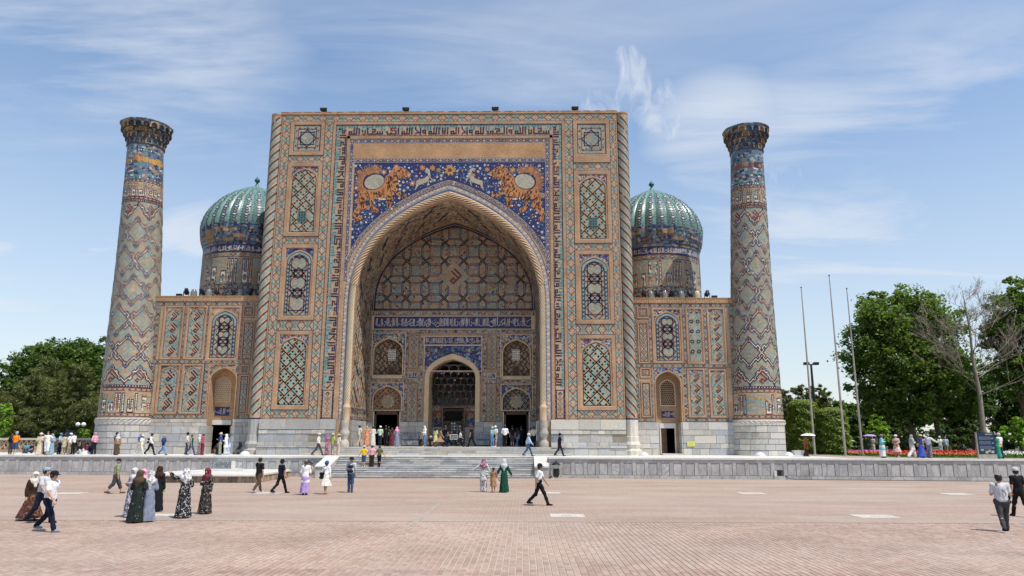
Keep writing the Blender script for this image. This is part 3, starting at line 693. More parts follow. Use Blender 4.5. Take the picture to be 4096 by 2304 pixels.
def tess(o,pts,m,lay):
 V=[Vector((p[0],p[1],0))for p in pts]
 for t in tessellate_polygon([V]):
  P=[pts[i]for i in t]
  if(P[1][0]-P[0][0])*(P[2][1]-P[0][1])-(P[1][1]-P[0][1])*(P[2][0]-P[0][0])<0:P=P[::-1]
  o.poly(P,m,lay)
BODY=[(195,600),(250,540),(400,520),(540,430),(640,320),(720,240),(800,330),(812,440),(790,560),(700,650),(560,672),(400,655),(300,700),(225,660)]
LEGS=[[(200,630),(300,680),(335,790),(235,870),(175,930),(222,1000),(150,1020),(120,900),(190,780)],[(375,650),(445,665),(430,780),(515,830),(500,885),(420,870),(385,790)],[(632,640),(722,630),(702,780),(690,808),(640,800)],[(772,590),(840,560),(880,620),(940,590),(935,645),(860,650),(800,625)]]
HEAD=[(700,250),(760,180),(860,185),(940,235),(1000,290),(935,322),(935,380),(880,350),(790,345),(740,310)]
def in_poly(p,poly):
 c=False;n=len(poly)
 for i in range(n):
  a,b=poly[i-1],poly[i]
  if(a[1]>p[1])!=(b[1]>p[1])and p[0]<(b[0]-a[0])*(p[1]-a[1])/(b[1]-a[1])+a[0]:c=not c
 return c
for sg in(-1,1):
 def T(p):
  x,z=spx(*p);return(x,z)if sg<0 else(2*CA-x,z)
 for k in range(46):
  a=R_(58+k*4.1);c=(430,420);r0,r1=150,265 if k%2 else 235
  p0=(c[0]+r0*math.cos(a)*1.05,c[1]-r0*math.sin(a));p1=(c[0]+r1*math.cos(a)*1.05,c[1]-r1*math.sin(a));o.line(T(p0),T(p1),.055,'orange',5)
 for P,m in[(BODY,'orange')]+[(L,'orange')for L in LEGS]:tess(o,[T(p)for p in P],m,6)
 tess(o,[T((440+165*math.cos(a)+30*math.sin(a),410-128*math.sin(a)))for a in[2*math.pi*k/16 for k in range(16)]],'dark',7)
 tess(o,[T((448+148*math.cos(a)+30*math.sin(a),412-114*math.sin(a)))for a in[2*math.pi*k/16 for k in range(16)]],'disc_stone',8)
 for k in range(9):a=k*.7;o.line(T((448+120*math.cos(a),412-90*math.sin(a))),T((448+70*math.cos(a+.5),412-50*math.sin(a+.5))),.045,'turq_old',9)
 tess(o,[T(p)for p in HEAD],'orange',8);o.disc(*T((835,235)),.07,'dark',9);o.line(T((880,350)),T((1000,300)),.05,'glaze_white',9)
 for k in range(1100):
  p=(rd.uniform(110,960),rd.uniform(180,1010))
  if any(in_poly(p,P)for P in LEGS+[BODY,HEAD]):
   if((p[0]-448)/175)**2+((p[1]-412)/140)**2<1:continue
   a=rd.uniform(.7,1.7);q=(p[0]+26*math.cos(a),p[1]+26*math.sin(a));o.line(T(p),T(q),.06,rd.choice(('maroon','dark','maroon','gold')),9)
 for P in([(430,658),(560,690),(625,685),(625,668)],[(805,350),(820,440),(770,590),(740,610),(795,540),(808,430)]):tess(o,[T(p)for p in P],'glaze_white',7)
 for P in([(1085,400),(1180,370),(1270,315),(1310,360),(1240,420),(1130,460)],[(1085,400),(1130,450),(1085,520),(1060,545),(1080,480)],[(1270,330),(1250,240),(1215,270),(1240,190),(1290,230),(1310,350)],[(1280,360),(1300,350),(1262,470),(1245,480)],[(1300,340),(1345,380),(1330,420),(1322,390)]):tess(o,[T(p)for p in P],'disc_stone',6)
o.flower(CA+.02,26.95,.62,'gold','maroon',4,8)
o.build('spandrel_mosaic',portal,world=True,kind='stuff')
# rope moulding round the arch: twisted strands
def rope(name,parent,path,r,strands,pitch,mats,seg=.10):
 """sweep a lobed section along path (x, y, z), turning as it goes"""
 P=[Vector(p)for p in path];mb=MB();rows=[];ang=0;NS=strands*6;st=[]
 for i,p in enumerate(P):
  t=(P[min(i+1,len(P)-1)]-P[max(i-1,0)]).normalized();y=Vector((0,-1,0));x=t.cross(y).normalized()
  if i:ang+=(p-P[i-1]).length/pitch*2*math.pi
  ring=[]
  for k in range(NS):
   th=2*math.pi*k/NS+ang;lob=abs(math.cos(strands*math.pi*k/NS));rr=r*(.66+.34*lob**.6)
   ring.append(tuple(p+x*(rr*math.cos(th))+y*(rr*math.sin(th))))
  rows.append(ring)
 mb.grid(rows,lambda i,j:mats[1]if 2<=(j%6)<=3 else mats[0],True)
 return mb.build(name,parent,smooth=True,world=True)
cv=[]
for sg in(1,):
 H=arch_half(60);pr=[(8.44,5.9)]+[(8.44,5.9+k*.11)for k in range(1,71)]+[(8.44*x,13.7+(24.56-13.7)*t)for x,t in H]
def densify(pts,step):
 out=[pts[0]]
 for a,b in zip(pts,pts[1:]):
  L=math.hypot(b[0]-a[0],b[1]-a[1]);n=max(1,int(L/step))
  out+=[(a[0]+(b[0]-a[0])*k/n,a[1]+(b[1]-a[1])*k/n)for k in range(1,n+1)]
 return out
pr=densify([p for p in pr if p[1]<=24.56],.11)
for sg in(-1,1):
 low=[p for p in pr if p[1]<16.2];up=[p for p in pr if p[1]>=16.1]
 rope('rope_moulding',portal,[(CA+sg*p[0],-.02,p[1])for p in low],.26,7,2.4*sg,('gesso','turq_old'))
 rope('rope_moulding',portal,[(CA+sg*p[0],-.02,p[1])for p in up],.31,7,2.6*sg,('gesso','red_line'))
 mb=MB();mb.lathe([(.30,4.35),(.30,5.35),(.33,5.4),(.33,5.5),(.27,5.6),(.25,5.75),(.27,5.95)],'gesso',14,(CA+sg*8.44,0,0));mb.build('rope_base',portal,smooth=True,world=True)
 mb=MB();mb.lathe([(.42,ZF),(.42,2.5),(.34,2.62),(.22,2.8),(.38,3.1),(.42,3.35),(.30,3.62),(.34,3.8),(.34,4.35)],'plinth_stone',14,(CA+sg*8.50,0,0));mb.build('column_base',portal,smooth=True,world=True)
# framed panels of the two piers
def panel_field(o,cx,w,zb,zs,za,kind,seed=0):
 o.clip=arch_poly(cx,w,zb,zs,za)if za>zs else rect(cx-w,zb,cx+w,zs)
 x0,x1=cx-w,cx+w;zt=max(za,zs)
 if kind=='basket':
  o.poly(rect(x0,zb,x1,zt),'buff',0);basket(o,x0,zb,x1,zt,1.14,.76,.085,'dark','turq',1)
 elif kind=='weave':
  o.poly(rect(x0,zb,x1,zt),'buff',0);basket(o,x0,zb,x1,zt,.98,.80,.085,'dark','turq',1,cz=zb+(zt-zb)*.45)
 elif kind=='stars':
  o.poly(rect(x0,zb,x1,zt),'buff',0);maze(o,x0,zb,x1,zt,.24,'turq',1,seed=seed,w=.28)
  n=3;p=(zt-zb)/(n+.15)
  for k in range(n):
   cz=zb+p*(k+.58);star(o,cx,cz,min(w*.94,p*.50),.085,'dark',3);star(o,cx,cz+p*.5,w*.5,.07,'dark',3);o.diamond(cx,cz,w*.42,w*.42,'buff',2);seal(o,cx,cz,w*.36,'turq',3,k)
   for sg in(-1,1):
    for s2 in(-1,1):o.line((cx+sg*w,cz+s2*p*.18),(cx+sg*w*.2,cz+s2*p*.62),.08,'dark',3)
  for cx2,wz in((cx,0),):pass
 elif kind=='star':
  o.poly(rect(x0,zb,x1,zt),'buff',0);cz=(zb+zt)/2;maze(o,x0,zb,x1,zt,.2,'turq',1,seed=seed)
  o.frame(x0+w*.25,zb+w*.25,x1-w*.25,zt-w*.25,.06,'dark',3);star(o,cx,cz,w*.72,.09,'dark',3);o.diamond(cx,cz,w*.4,w*.4,'buff',2);seal(o,cx,cz,w*.38,'turq',3,1)
  for k in range(4):
   for q in(-.4,0,.4):
    t=w*.87;px,pz=((q*1.6*w,t),(q*1.6*w,-t),(t,q*1.6*w),(-t,q*1.6*w))[k];o.diamond(cx+px,cz+pz,.11,.11,'maroon',3)
 elif kind=='cross':
  o.poly(rect(x0,zb,x1,zt),'buff',0);cz=(zb+zt)/2;o.frame(x0+.05,zb+.05,x1-.05,zt-.05,.045,'dark',1)
  for a,b in((0,0),(1,0),(-1,0),(0,1),(0,-1)):o.diamond(cx+a*w*.42,cz+b*w*.42,w*.22,w*.22,'dark',2);o.diamond(cx+a*w*.42,cz+b*w*.42,w*.12,w*.12,'turq',3)
 elif kind=='seals':
  o.poly(rect(x0,zb,x1,zt),'buff',0);maze(o,x0,zb,x1,zt,.17,'turq',1,seed=seed,w=.5)
  n=max(3,round((zt-zb)/(w*1.75)));p=(zt-zb)/n
  for k in range(n):cz=zb+p*(k+.48);o.diamond(cx,cz,w*.86,p*.46,'buff',2);seal(o,cx,cz,min(w*.80,p*.46),'dark',3,k)
 elif kind=='seals_blue':
  o.poly(rect(x0,zb,x1,zt),'buff',0)
  n=max(3,round((zt-zb)/(w*1.75)));p=(zt-zb)/n
  maze(o,x0,zb,x1,zt,.17,'turq',1,seed=seed,w=.45)
  for k in range(n):
   cz=zb+p*(k+.48);o.diamond(cx,cz,w*.8,p*.42,'buff',2);seal(o,cx,cz,min(w*.74,p*.42),'turq',3,k)
   for sg in(-1,1):star(o,cx+sg*w*.55,cz+p*.5,w*.3,.05,'dark',3)
 elif kind=='lozenge':
  o.poly(rect(x0,zb,x1,zt),'buff',0);n=max(3,round((zt-zb)/(w*1.9)));p=(zt-zb)/n
  for k in range(n):
   cz=zb+p*(k+.5)
   o.diamond(cx,cz,w*.95,p*.5,'dark',1);o.diamond(cx,cz,w*.70,p*.37,'buff',2);o.diamond(cx,cz,w*.52,p*.27,'turq',3);o.diamond(cx,cz,w*.22,p*.12,'dark',4)
   for sg in(-1,1):o.diamond(cx+sg*w,cz+p*.5,w*.42,p*.22,'turq',2);o.diamond(cx+sg*w,cz+p*.5,w*.2,p*.12,'maroon',3)
   o.diamond(cx,cz+p*.5,w*.16,p*.09,'red_line',3)
 o.clip=None
def panel(parent,x0,z0,x1,z1,kind,Y,fw=.34,arched=True,wb=None,spand='mosaic_spandrel',trim='dark',seed=0,depth=.08,rise=1.05,rim=True):
 """a framed tile panel: moulded brick frame (part) with its tilework (sub-part)"""
 fr=frame_prism('panel_frame',parent,x0,z0,x1,z1,fw,depth,Y,'brick',wb)
 o=Orn(plane_map(Y));xi0,xi1,zi0,zi1=x0+fw,x1-fw,z0+(wb or fw),z1-fw;cx=(xi0+xi1)/2;w=(xi1-xi0)/2
 ew=min(.05,fw*.2)
 for a,b,c,d in((x0-ew,z0-ew,x1+ew,z0),(x0-ew,z1,x1+ew,z1+ew),(x0-ew,z0,x0,z1),(x1,z0,x1+ew,z1)):o.rect(a,b,c,d,'dark',6)
 if arched:
  o.poly(rect(xi0,zi0,xi1,zi1),spand,0)
  za=zi1-.10*w;zs=za-w*rise;bw=w*.09
  o.poly(arch_poly(cx,w,zi0,zs,za),'brick_pale',1);w2=w-bw;za2=za-bw*1.4
  o.poly(arch_poly(cx,w2,zi0,zs,za2),trim,2)
  t=w*.055 if rim else .02;o.b+=.016;panel_field(o,cx,w2-t,zi0+t,zs,za2-t*1.3,kind,seed)
  if kind=='stars':
   o.b+=.02;o.arch_line(cx,w2-t,zi0+t,zs,za2-t*1.3,w*.14,'turq_old',0);o.arch_line(cx,w2-t-w*.16,zi0+t,zs,za2-t*1.3-w*.19,.05,'cobalt',1)
   n=int((zs-zi0)/.36)
   for k in range(n):
    for sg in(-1,1):px=cx+sg*(w2-t-w*.08);pz=zi0+.3+k*.36;o.line((px-.09,pz-.1),(px+.09,pz+.1),.06,'dark',1);o.line((px-.09,pz+.1),(px+.09,pz-.1),.06,'dark',1)
 else:
  o.poly(rect(xi0,zi0,xi1,zi1),trim,0);t=.07;o.b+=.008;panel_field(o,cx,w-t,zi0+t,zi1-t,0,kind,seed)
 ob=o.build('panel_tilework',fr,world=True,kind='stuff')
 return fr
def grille(parent,x0,z0,x1,z1,Y,m='turq_pale',mv='dark_void',rows=4,cols=3):
 mb=MB();mb.box(x0,Y-.06,z0,x1,Y+.02,z1,m,skip='b')
 g=MB.box
 for i in range(cols):
  for j in range(rows):
   a=x0+(x1-x0)*(i+.24)/cols;b=x0+(x1-x0)*(i+.80)/cols;c=z0+(z1-z0)*(j+.22)/rows;d=z0+(z1-z0)*(j+.80)/rows
   mb.face([(p[0],Y-.066,p[1])for p in[((a+b)/2,c),(b,c+(d-c)*.3),(b,c+(d-c)*.7),((a+b)/2,d),(a,c+(d-c)*.7),(a,c+(d-c)*.3)]],mv)
 return mb.build('window_grille',parent,world=True)
for sx,PN,xa,xb in((-1,LP,-14.75,-11.55),(1,RP,11.56,14.91)):
 (t,b)=PN[0];panel(portal,xa,b,xb,t,'star',0,.36,False,wb=.36 if sx<0 else .8,seed=1)
 (t,b)=PN[1];panel(portal,xa,b,xb,t,'basket',0,.38,seed=2);cx=(xa+xb)/2;grille(portal,cx-.34,b+1.38,cx+.34,b+2.35,-.035,'grille_green')
 (t,b)=PN[2];panel(portal,xa,b,xb,t,'stars',0,.38,trim='cobalt',seed=3,spand='mosaic_spandrel' if sx>0 else 'mosaic_blue')
 (t,b)=PN[3];panel(portal,xa,b,xb,t,'weave',0,.36,seed=4)
# twisted corner shafts
def corner_shaft(cx,cy,sg,z0,z1,r):
 mb=MB();mb.lathe([(r,z0),(r,z1-.05),(r*1.06,z1-.04),(r*1.06,z1+.1),(.0,z1+.12)],'buff',28,(cx,cy,0));sh=mb.build('corner_shaft',portal,smooth=False,world=True)
 fm=lambda u,v,h:(cx+(r+h)*math.sin(u/r),cy-(r+h)*math.cos(u/r),v)
 o=Orn(fm,sub=.16,base=.010,step=.004);U=r*1.75;sl=1.05
 n=int((z1-z0)/.84)+4
 for k in range(-3,n):
  zc=z0+.5+k*.84
  def seg(za,zb,w,m,lay,u0=-U,u1=U):
   pts=[]
   q0=za if sg>0 else za;f=(lambda u:zc+q0+(-sg)*sl*u)
   a,b=(u0,f(u0)),(u1,f(u1))
   if max(a[1],b[1])<z0+.5 or min(a[1],b[1])>z1-.6:return
   NN=14
   for i in range(NN):
    ua,ub=u0+(u1-u0)*i/NN,u0+(u1-u0)*(i+1)/NN
    if z0+.3<f(ua)<z1-.3:o.poly([(ua,f(ua)-w),(ub,f(ub)-w),(ub,f(ub)+w),(ua,f(ua)+w)],m,lay)
  seg(0,0,.085,'dark',1)
  for i in range(6):
   u=-U+(i+.5)*2*U/6;z=zc+.42-sg*sl*u
   if z0+.5<z<z1-.5:
    d=.13;o.line((u-d,z+sg*d*.9),(u+d,z-sg*d*.9),.10,'turq',0);o.line((u+d*sg,z-d*.7),(u+d*sg,z+d*.9),.08,'turq',0)
 for sgn in(-1,1):o.rect(sgn*U*.98-.03,z0,sgn*U*.98+.03,z1,'dark',1)
 o.rect(-U,z0,U,z0+.12,'cobalt',2)
 o.build('shaft_tilework',sh,world=True,kind='stuff')
corner_shaft(-16.14,.28,-1,4.42,32.45,.52);corner_shaft(16.14,.28,1,4.42,32.45,.52)
# stone foot of the piers
for sx,mats,seed in((-1,['plinth_cool','plinth_cool','plinth_stone'],11),(1,['plinth_pale','plinth_stone','plinth_pale'],12)):
 x0,x1=(-15.6,-9.05)if sx<0 else(9.25,15.6)
 mb=MB();mb.box(x0,-.26,ZT,x1,.2,4.4,'mortar');mb.build('plinth_core',portal,world=True)
 courses(portal,x0,x1,[3.56,4.40],-.34,mats[:1],.3,seed,1.8,3.0,gap=.008)
 courses(portal,x0,x1,[3.20,3.54],-.30,mats,.3,seed+1,.5,1.2)
 courses(portal,x0,x1,[2.50,3.20],-.25,mats+['plinth_cool','marble_blue'],.3,seed+2,.9,2.3)
 courses(portal,x0,x1,[2.20,2.52],-.36,mats,.3,seed+3,.5,1.3)
 courses(portal,x0,x1,[2.06,2.22],-.66,mats,.6,seed+4,.9,1.8,gap=.01);courses(portal,x0,x1,[ZT,2.06],-.60,mats,.6,seed+5,.5,1.6)
 cx=sx*16.14
 mb=MB();mb.lathe([(.80,ZT),(.80,1.85),(.66,2.0),(.74,2.35),(.62,2.6),(.60,3.0),(.57,3.05),(.57,4.40),(.5,4.42)],'plinth_pale' if sx>0 else 'plinth_cool',10,(cx,.28,0));mb.build('shaft_pedestal',portal,world=True)
# the hall inside the portal
YB=6.2
def c6(x,y):return onY(1350+x/2.4156,1250+y/2.4156,YB)
def c5(x,y):return onY(1350+x/2.862,900+y/2.862,YB)
def r6(x0,y0,x1,y1):
 a=c6(x0,(y0+y1)/2)[0];b=c6(x1,(y0+y1)/2)[0];c=c6((x0+x1)/2,y1)[1];d=c6((x0+x1)/2,y0)[1];return a,c,b,d
BC=.16;WF,WBk=8.2,7.95
mb=MB();fr=arch_poly(CA,WF,4.38,13.7,24.13,26)[1:]+[(CA-WF,4.38)];bk=arch_poly(BC,WBk,4.38,14.0,23.95,26)[1:]+[(BC-WBk,4.38)]
rows=[]
for k in range(7):
 t=k/6;rows.append([(a[0]+(b[0]-a[0])*t,.45+(YB-.45)*t,a[1]+(b[1]-a[1])*t)for a,b in zip(fr,bk)])
mb.grid(rows,'brick_maze');vault=mb.build('hall_vault',portal,smooth=True,world=True)
HF=arch_half(40)
def vault_pt(side,s,y,h):
 """s: metres up from the foot; y: depth"""
 t=(y-.45)/(YB-.45);w=WF+(WBk-WF)*t;c=CA+(BC-CA)*t;zs=13.7+.3*t;za=24.13-.18*t
 if s<zs:return(c+side*(w-h),y,s)
 L=[(w*x,zs+(za-zs)*q)for x,q in HF];acc=zs
 for a,b in zip(L,L[1:]):
  d=math.hypot(b[0]-a[0],b[1]-a[1])
  if acc+d>=s:k=(s-acc)/d;return(c+side*max(0,a[0]+(b[0]-a[0])*k-h*.7),y,a[1]+(b[1]-a[1])*k-h*.7)
  acc+=d
 return(c,y,za-h)
o=None
for side in(-1,1):
 o=Orn(lambda u,v,h,side=side:vault_pt(side,v,u,h),base=.015)
 rd=random.Random(9+side)
 for i in range(15):
  for j in range(56):
   y=.75+i*.36;s=4.9+j*.42
   if y>6.0 or s>27:continue
   d=.17;a,b=((y-d,s-d),(y+d,s+d))if(i+j)%2 else((y-d,s+d),(y+d,s-d))
   k=rd.random();o.line(a,b,.10,'brick_old' if k<.6 else('dark' if k<.85 else 'turq'),1)
 for j in range(9):
  s=6+j*2.4
  for q in(0,.22):o.line((.9+q,s+1.2),(2.3+q,s),.09,'dark',2);o.line((3.2+q,s+2.3),(4.6+q,s+1.1),.09,'dark',2)
 o.rect(.6,4.45,6.1,4.75,'mosaic_border',3);o.rect(.6,5.05,6.1,5.45,'mosaic_dark',3);o.rect(.6,4.76,6.1,4.82,'brick_pale',4)
 o.build('vault_tilework',vault,world=True,kind='stuff')
 mb=MB();x=CA+side*8.3;mb.box(min(x,x-side*.25),.3,ZF,max(x,x-side*.25),YB,4.38,'mortar');mb.build('jamb_core',portal,world=True)
 rdj=random.Random(60+side)
 for z0,z1 in zip([ZF,2.75,3.4,3.95,4.38],[2.75,3.4,3.95,4.38]):
  y=.5
  while y<YB-.3:
   w=rdj.uniform(.7,1.6);e=min(YB,y+w);xa=x-side*.30;stone('stone_block',rdj.choice(['plinth_cool','plinth_cool','plinth_stone']),min(x,xa),y+.01,z0+.01,max(x,xa),e-.01,z1-.01,portal);y=e
UL=r6(350,255,628,610);UR=r6(1600,268,1860,620);LL=r6(340,715,610,1285);LR=r6(1595,735,1860,1290);CN=r6(880,450,1330,1285)
def oarch(r,rise):cx,w=(r[0]+r[2])/2,(r[2]-r[0])/2;return cx,w,r[1],r[3]-w*rise,r[3]
holes={}
for nme,r,rise in(('UL',UL,1.05),('UR',UR,1.05),('LL',LL,1.0),('LR',LR,1.0),('CN',CN,.92)):holes[nme]=oarch((r[0],max(r[1],ZF),r[2],r[3]),rise)
backwall=MB();fmB=lambda u,v,h:(u,YB,v)
bp=arch_poly(BC,WBk+.05,ZF,14.0,24.0,26)
wall_with_holes(backwall,bp,[arch_poly(*h)[::-1]for h in holes.values()],fmB,'brick_old')
dep={'UL':.7,'UR':.7,'LL':.35,'LR':.35,'CN':3.2}
for k,h in holes.items():reveal(backwall,arch_poly(*h),YB,YB+dep[k],'gesso' if k=='CN' else 'brick_old')
bw=backwall.build('hall_back_wall',portal,world=True)
mb=MB();mb.box(-8.6,-.3,ZT,8.8,YB+3.4,ZF,'plinth_cool');mb.build('hall_floor',portal,world=True)
HL=[(h[0]-h[1],h[0]+h[1],ZF,99)for k,h in holes.items()if k in('LL','LR','CN')]
courses(portal,BC-WBk,BC+WBk,[ZF,2.75,3.4,3.9,4.36],YB-.10,['plinth_cool','plinth_cool','plinth_stone'],.12,21,.7,1.5,HL)
for q0,q1 in((628,790),(1345,1470)):
 a=r6(q0,1175,q1,1225);stone('stone_bench','marble_blue',a[0],YB-.28,a[1],a[2],YB-.11,a[3],portal);a=r6(q0,1240,q1,1282);stone('stone_bench','marble_blue',a[0],YB-.5,max(a[1],ZF),a[2],YB-.11,a[3],portal)
zb0=c5(1200,975)[1]
o=Orn(plane_map(YB));o.clip=arch_poly(BC,WBk-.2,zb0,zb0+.1,23.55,24)
o.poly(rect(-9,14,9,24),'brick_old',0);maze(o,-8,zb0,8.3,23.6,.40,'mosaic_border',1,seed=31,w=.30,dens=.6);maze(o,-8,zb0,8.3,23.6,.46,'turq',1.5,seed=32,w=.22,dens=.32)
S=1.86
for i in range(-5,6):
 for j in range(0,7):
  cx,cz=BC+i*S,zb0+.25+j*S;r=S*.70
  pts=[(cx+r*a,cz+r*b)for a,b in((-.42,-1),(.42,-1),(1,-.42),(1,.42),(.42,1),(-.42,1),(-1,.42),(-1,-.42))]
  o.pline(pts,.19,'dark',3,True);o.pline(pts,.045,'lilac',4,True);
  if(i+j)%2==0:seal(o,cx,cz,.5,'turq_old',2,i)
o.diamond(BC,c5(0,590)[1],1.5,1.5,'brick_old',5);seal(o,BC,c5(0,590)[1],.85,'maroon',6,1)
for k in range(24):
 a=k*math.pi/12;
 t=(k%6)/6;e=[(1,0),(0,1),(-1,0),(0,-1)];p,q=e[k//6],e[(k//6+1)%4];o.diamond(BC+1.28*(p[0]+(q[0]-p[0])*t),c5(0,590)[1]+1.28*(p[1]+(q[1]-p[1])*t),.10,.10,'turq',6)
o.clip=None;o.b+=.03;o.arch_line(BC,WBk-.05,zb0,zb0+.1,23.75,.32,'dark',0,24);o.arch_line(BC,WBk-.15,zb0,zb0+.1,23.62,.05,'lilac',1,24);o.rect(BC-WBk+.1,zb0-.05,BC+WBk-.1,zb0+.15,'dark',0)
o.build('tympanum_tilework',bw,world=True,kind='stuff')
o=Orn(plane_map(YB));L0,R0=BC-WBk+.1,BC+WBk-.1
ia=r6(360,45,1865,150)
strip(o,(L0,c6(1100,8)[1]),(R0,c6(1100,8)[1]),.40,.55,'chain');strip(o,(L0,c6(1100,182)[1]),(R0,c6(1100,182)[1]),.36,.5,'chain')
o.rect(L0,ia[1]-.13,R0,ia[3]+.13,'gesso',0);o.rect(ia[0]-.06,ia[1]-.06,ia[2]+.06,ia[3]+.06,'dark',1);o.rect(*ia,'cobalt',2)
for k in range(70):o.disc(random.uniform(ia[0]+.2,ia[2]-.2),random.uniform(ia[1]+.5,ia[3]-.1),random.uniform(.04,.09),random.choice(('maroon','red_line','sky_blue')),3,5)
thuluth(o,ia[0],ia[1],ia[2],ia[3],'glaze_white',4,3)
o.build('hall_inscription',bw,world=True,kind='stuff')
o=Orn(plane_map(YB))
o.clip=None
vx=[c6(x,700)[0]for x in(293,657,800,1420,1555,1898)]
for x,w in zip(vx,(.42,.36,.36,.36,.36,.42)):strip(o,(x,4.4),(x,c6(1100,200)[1]),w,.5,'chain',0)
for xa,xb,py in((293,820,660),(1400,1898,668)):strip(o,(c6(xa,py)[0],c6(xa,py)[1]),(c6(xb,py)[0],c6(xa,py)[1]),.34,.5,'chain',4)
o.build('chain_border',bw,world=True,kind='stuff')
def niche_surround(r,hole,parent,spand,rim=.10,m='gesso'):
 """mosaic spandrels round an arched opening, with a raised rim"""
 cx,w,z0,zs,za=hole;o=Orn(plane_map(YB));mbx=MB()
 outer=rect(r[0],r[1],r[2],r[3]);hl=arch_poly(cx,w+rim,z0 if z0>r[1]+.02 else r[1]+.02,zs,za+rim*1.2)
 wall_with_holes(o,outer,[hl[::-1]],lambda u,v,h:(u,YB-.03,v),spand)
 o.frame(r[0]-.08,r[1],r[2]+.08,r[3]+.08,.08,'gesso',6)
 o.b=.035
 rdx=random.Random(int(r[0]*100))
 for k in range(60):
  x=rdx.uniform(r[0]+.1,r[2]-.1);z=rdx.uniform(zs,r[3]-.1)
  if not in_poly((x,z),hl):o.disc(x,z,rdx.uniform(.04,.09),rdx.choice(('gold','glaze_white','turq','orange')),1,5)
 for sg in(-1,1):o.poly([(cx+sg*w*.72+a*.16,r[3]-.45+b*.26)for a,b in((0,-1),(.8,-.2),(.5,.6),(0,1),(-.5,.6),(-.8,-.2))],'gold',2);o.poly([(cx+sg*w*.72+a*.08,r[3]-.45+b*.15)for a,b in((0,-1),(.8,-.2),(0,1),(-.8,-.2))],'turq',3)
 ob=o.build('niche_spandrel',parent,world=True,kind='stuff')
 H=arch_half(12);A=[(cx+(w+rim),z0)]+[(cx+(w+rim)*x,zs+(za+rim*1.2-zs)*t)for x,t in H];A=A+[(2*cx-p[0],p[1])for p in A[-2::-1]]
 B=[(cx+w,z0)]+[(cx+w*x,zs+(za-zs)*t)for x,t in H];B=B+[(2*cx-p[0],p[1])for p in B[-2::-1]]
 mm=MB();mm.grid([[(p[0],YB,p[1])for p in A],[(p[0],YB-.07,p[1])for p in A],[(p[0],YB-.07,p[1])for p in B],[(p[0],YB+.02,p[1])for p in B]],m)
 mm.build('arch_moulding',parent,smooth=False,world=True)
niche_surround((c6(335,400)[0],UL[1]+.0,c6(650,400)[0],c6(500,203)[1]),holes['UL'],bw,'mosaic_spandrel')
niche_surround((c6(1583,400)[0],UR[1]+.0,c6(1880,400)[0],c6(1700,217)[1]),holes['UR'],bw,'mosaic_spandrel')
niche_surround((c6(320,900)[0],5.4,c6(630,900)[0],c6(480,683)[1]),(holes['LL'][0],holes['LL'][1],5.42,holes['LL'][3],holes['LL'][4]),bw,'mosaic_spandrel')
niche_surround((c6(1583,900)[0],5.4,c6(1880,900)[0],c6(1730,697)[1]),(holes['LR'][0],holes['LR'][1],5.42,holes['LR'][3],holes['LR'][4]),bw,'mosaic_blue')
niche_surround((c6(842,450)[0],c6(1100,570)[1],c6(1390,450)[0],c6(1100,322)[1]),holes['CN'],bw,'mosaic_blue',rim=.42)
for nm,gx,dx in(('UL',(478,350,552,458),(472,508,545,608)),('UR',(1685,350,1760,455),(1685,503,1760,617))):
 cx,w,z0,zs,za=holes[nm];Yn=YB+.7;o=Orn(plane_map(Yn),base=0.0);o.clip=arch_poly(cx,w,z0,zs,za);o.poly(rect(cx-w,z0,cx+w,za),'brick_old',0);basket(o,cx-w,z0,cx+w,za,.62,.42,.07,'dark','brick_maze',1);o.clip=None
 ob=o.build('niche_back',bw,world=True,kind='stuff')
 a=r6(*gx);grille(bw,a[0],a[1],a[2],a[3],Yn-.03,'glaze_white',rows=5,cols=4)
 a=r6(*dx);mb=MB();mb.box(a[0],Yn-.08,z0+.02,a[2],Yn+.01,a[3],'wood_pale');mb.box(a[0]+.08,Yn-.1,z0+.12,a[2]-.08,Yn-.06,a[3]-.1,'wood');d=mb.build('niche_door',bw,world=True)
 mb=MB();mb.box(cx-w-.05,YB-.16,z0-.28,cx+w+.05,YB+.5,z0+.01,'gesso');mb.build('niche_sill',bw,world=True)
for nm in('LL','LR'):
 cx,w,z0,zs,za=holes[nm];zd=5.30
 o=Orn(plane_map(YB+.33),base=0.0);o.clip=arch_poly(cx,w,zd,zs,za);o.poly(rect(cx-w,zd,cx+w,za),'dark',0)
 basket(o,cx-w,zd,cx+w,za,.46,.34,.05,'dark','turq',1)if nm=='LR' else maze(o,cx-w,zd,cx+w,za,.2,'brick_pale',1,seed=3)
 for i in range(-4,5):
  for j in range(0,8):o.line((cx+i*.5-.25,zd+j*.5),(cx+i*.5+.25,zd+j*.5+.5),.06,'brick_pale',2);o.line((cx+i*.5-.25,zd+j*.5+.5),(cx+i*.5+.25,zd+j*.5),.06,'brick_pale',2)
 star(o,cx,zd+.95,.62,.07,'gesso',4);o.diamond(cx,zd+.95,.5,.5,'brick_pale',3);seal(o,cx,zd+.95,.45,'turq',4,0);o.clip=None
 o.build('door_tympanum',bw,world=True,kind='stuff')
 mb=MB();x0,x1=cx-w+.02,cx+w-.02
 mb.box(x0,YB+.05,ZF,x0+.10,YB+.3,zd,'plaster_white');mb.box(x1-.10,YB+.05,ZF,x1,YB+.3,zd,'plaster_white');mb.build('door_jamb',bw,world=True)
 mb=MB();mb.box(x0+.10,YB+.12,ZF,x0+.30,YB+.34,zd,'wood');mb.box(x1-.30,YB+.12,ZF,x1-.10,YB+.34,zd,'wood');mb.box(x0+.10,YB+.12,zd-.26,x1-.10,YB+.34,zd+.02,'wood');mb.build('door_frame',bw,world=True)
 mb=MB();mb.box(x0-.4,YB+.34,ZF-.01,x1+.4,YB+7,zd+.3,'dark_void',skip='f');mb.build('passage',bw,world=True)
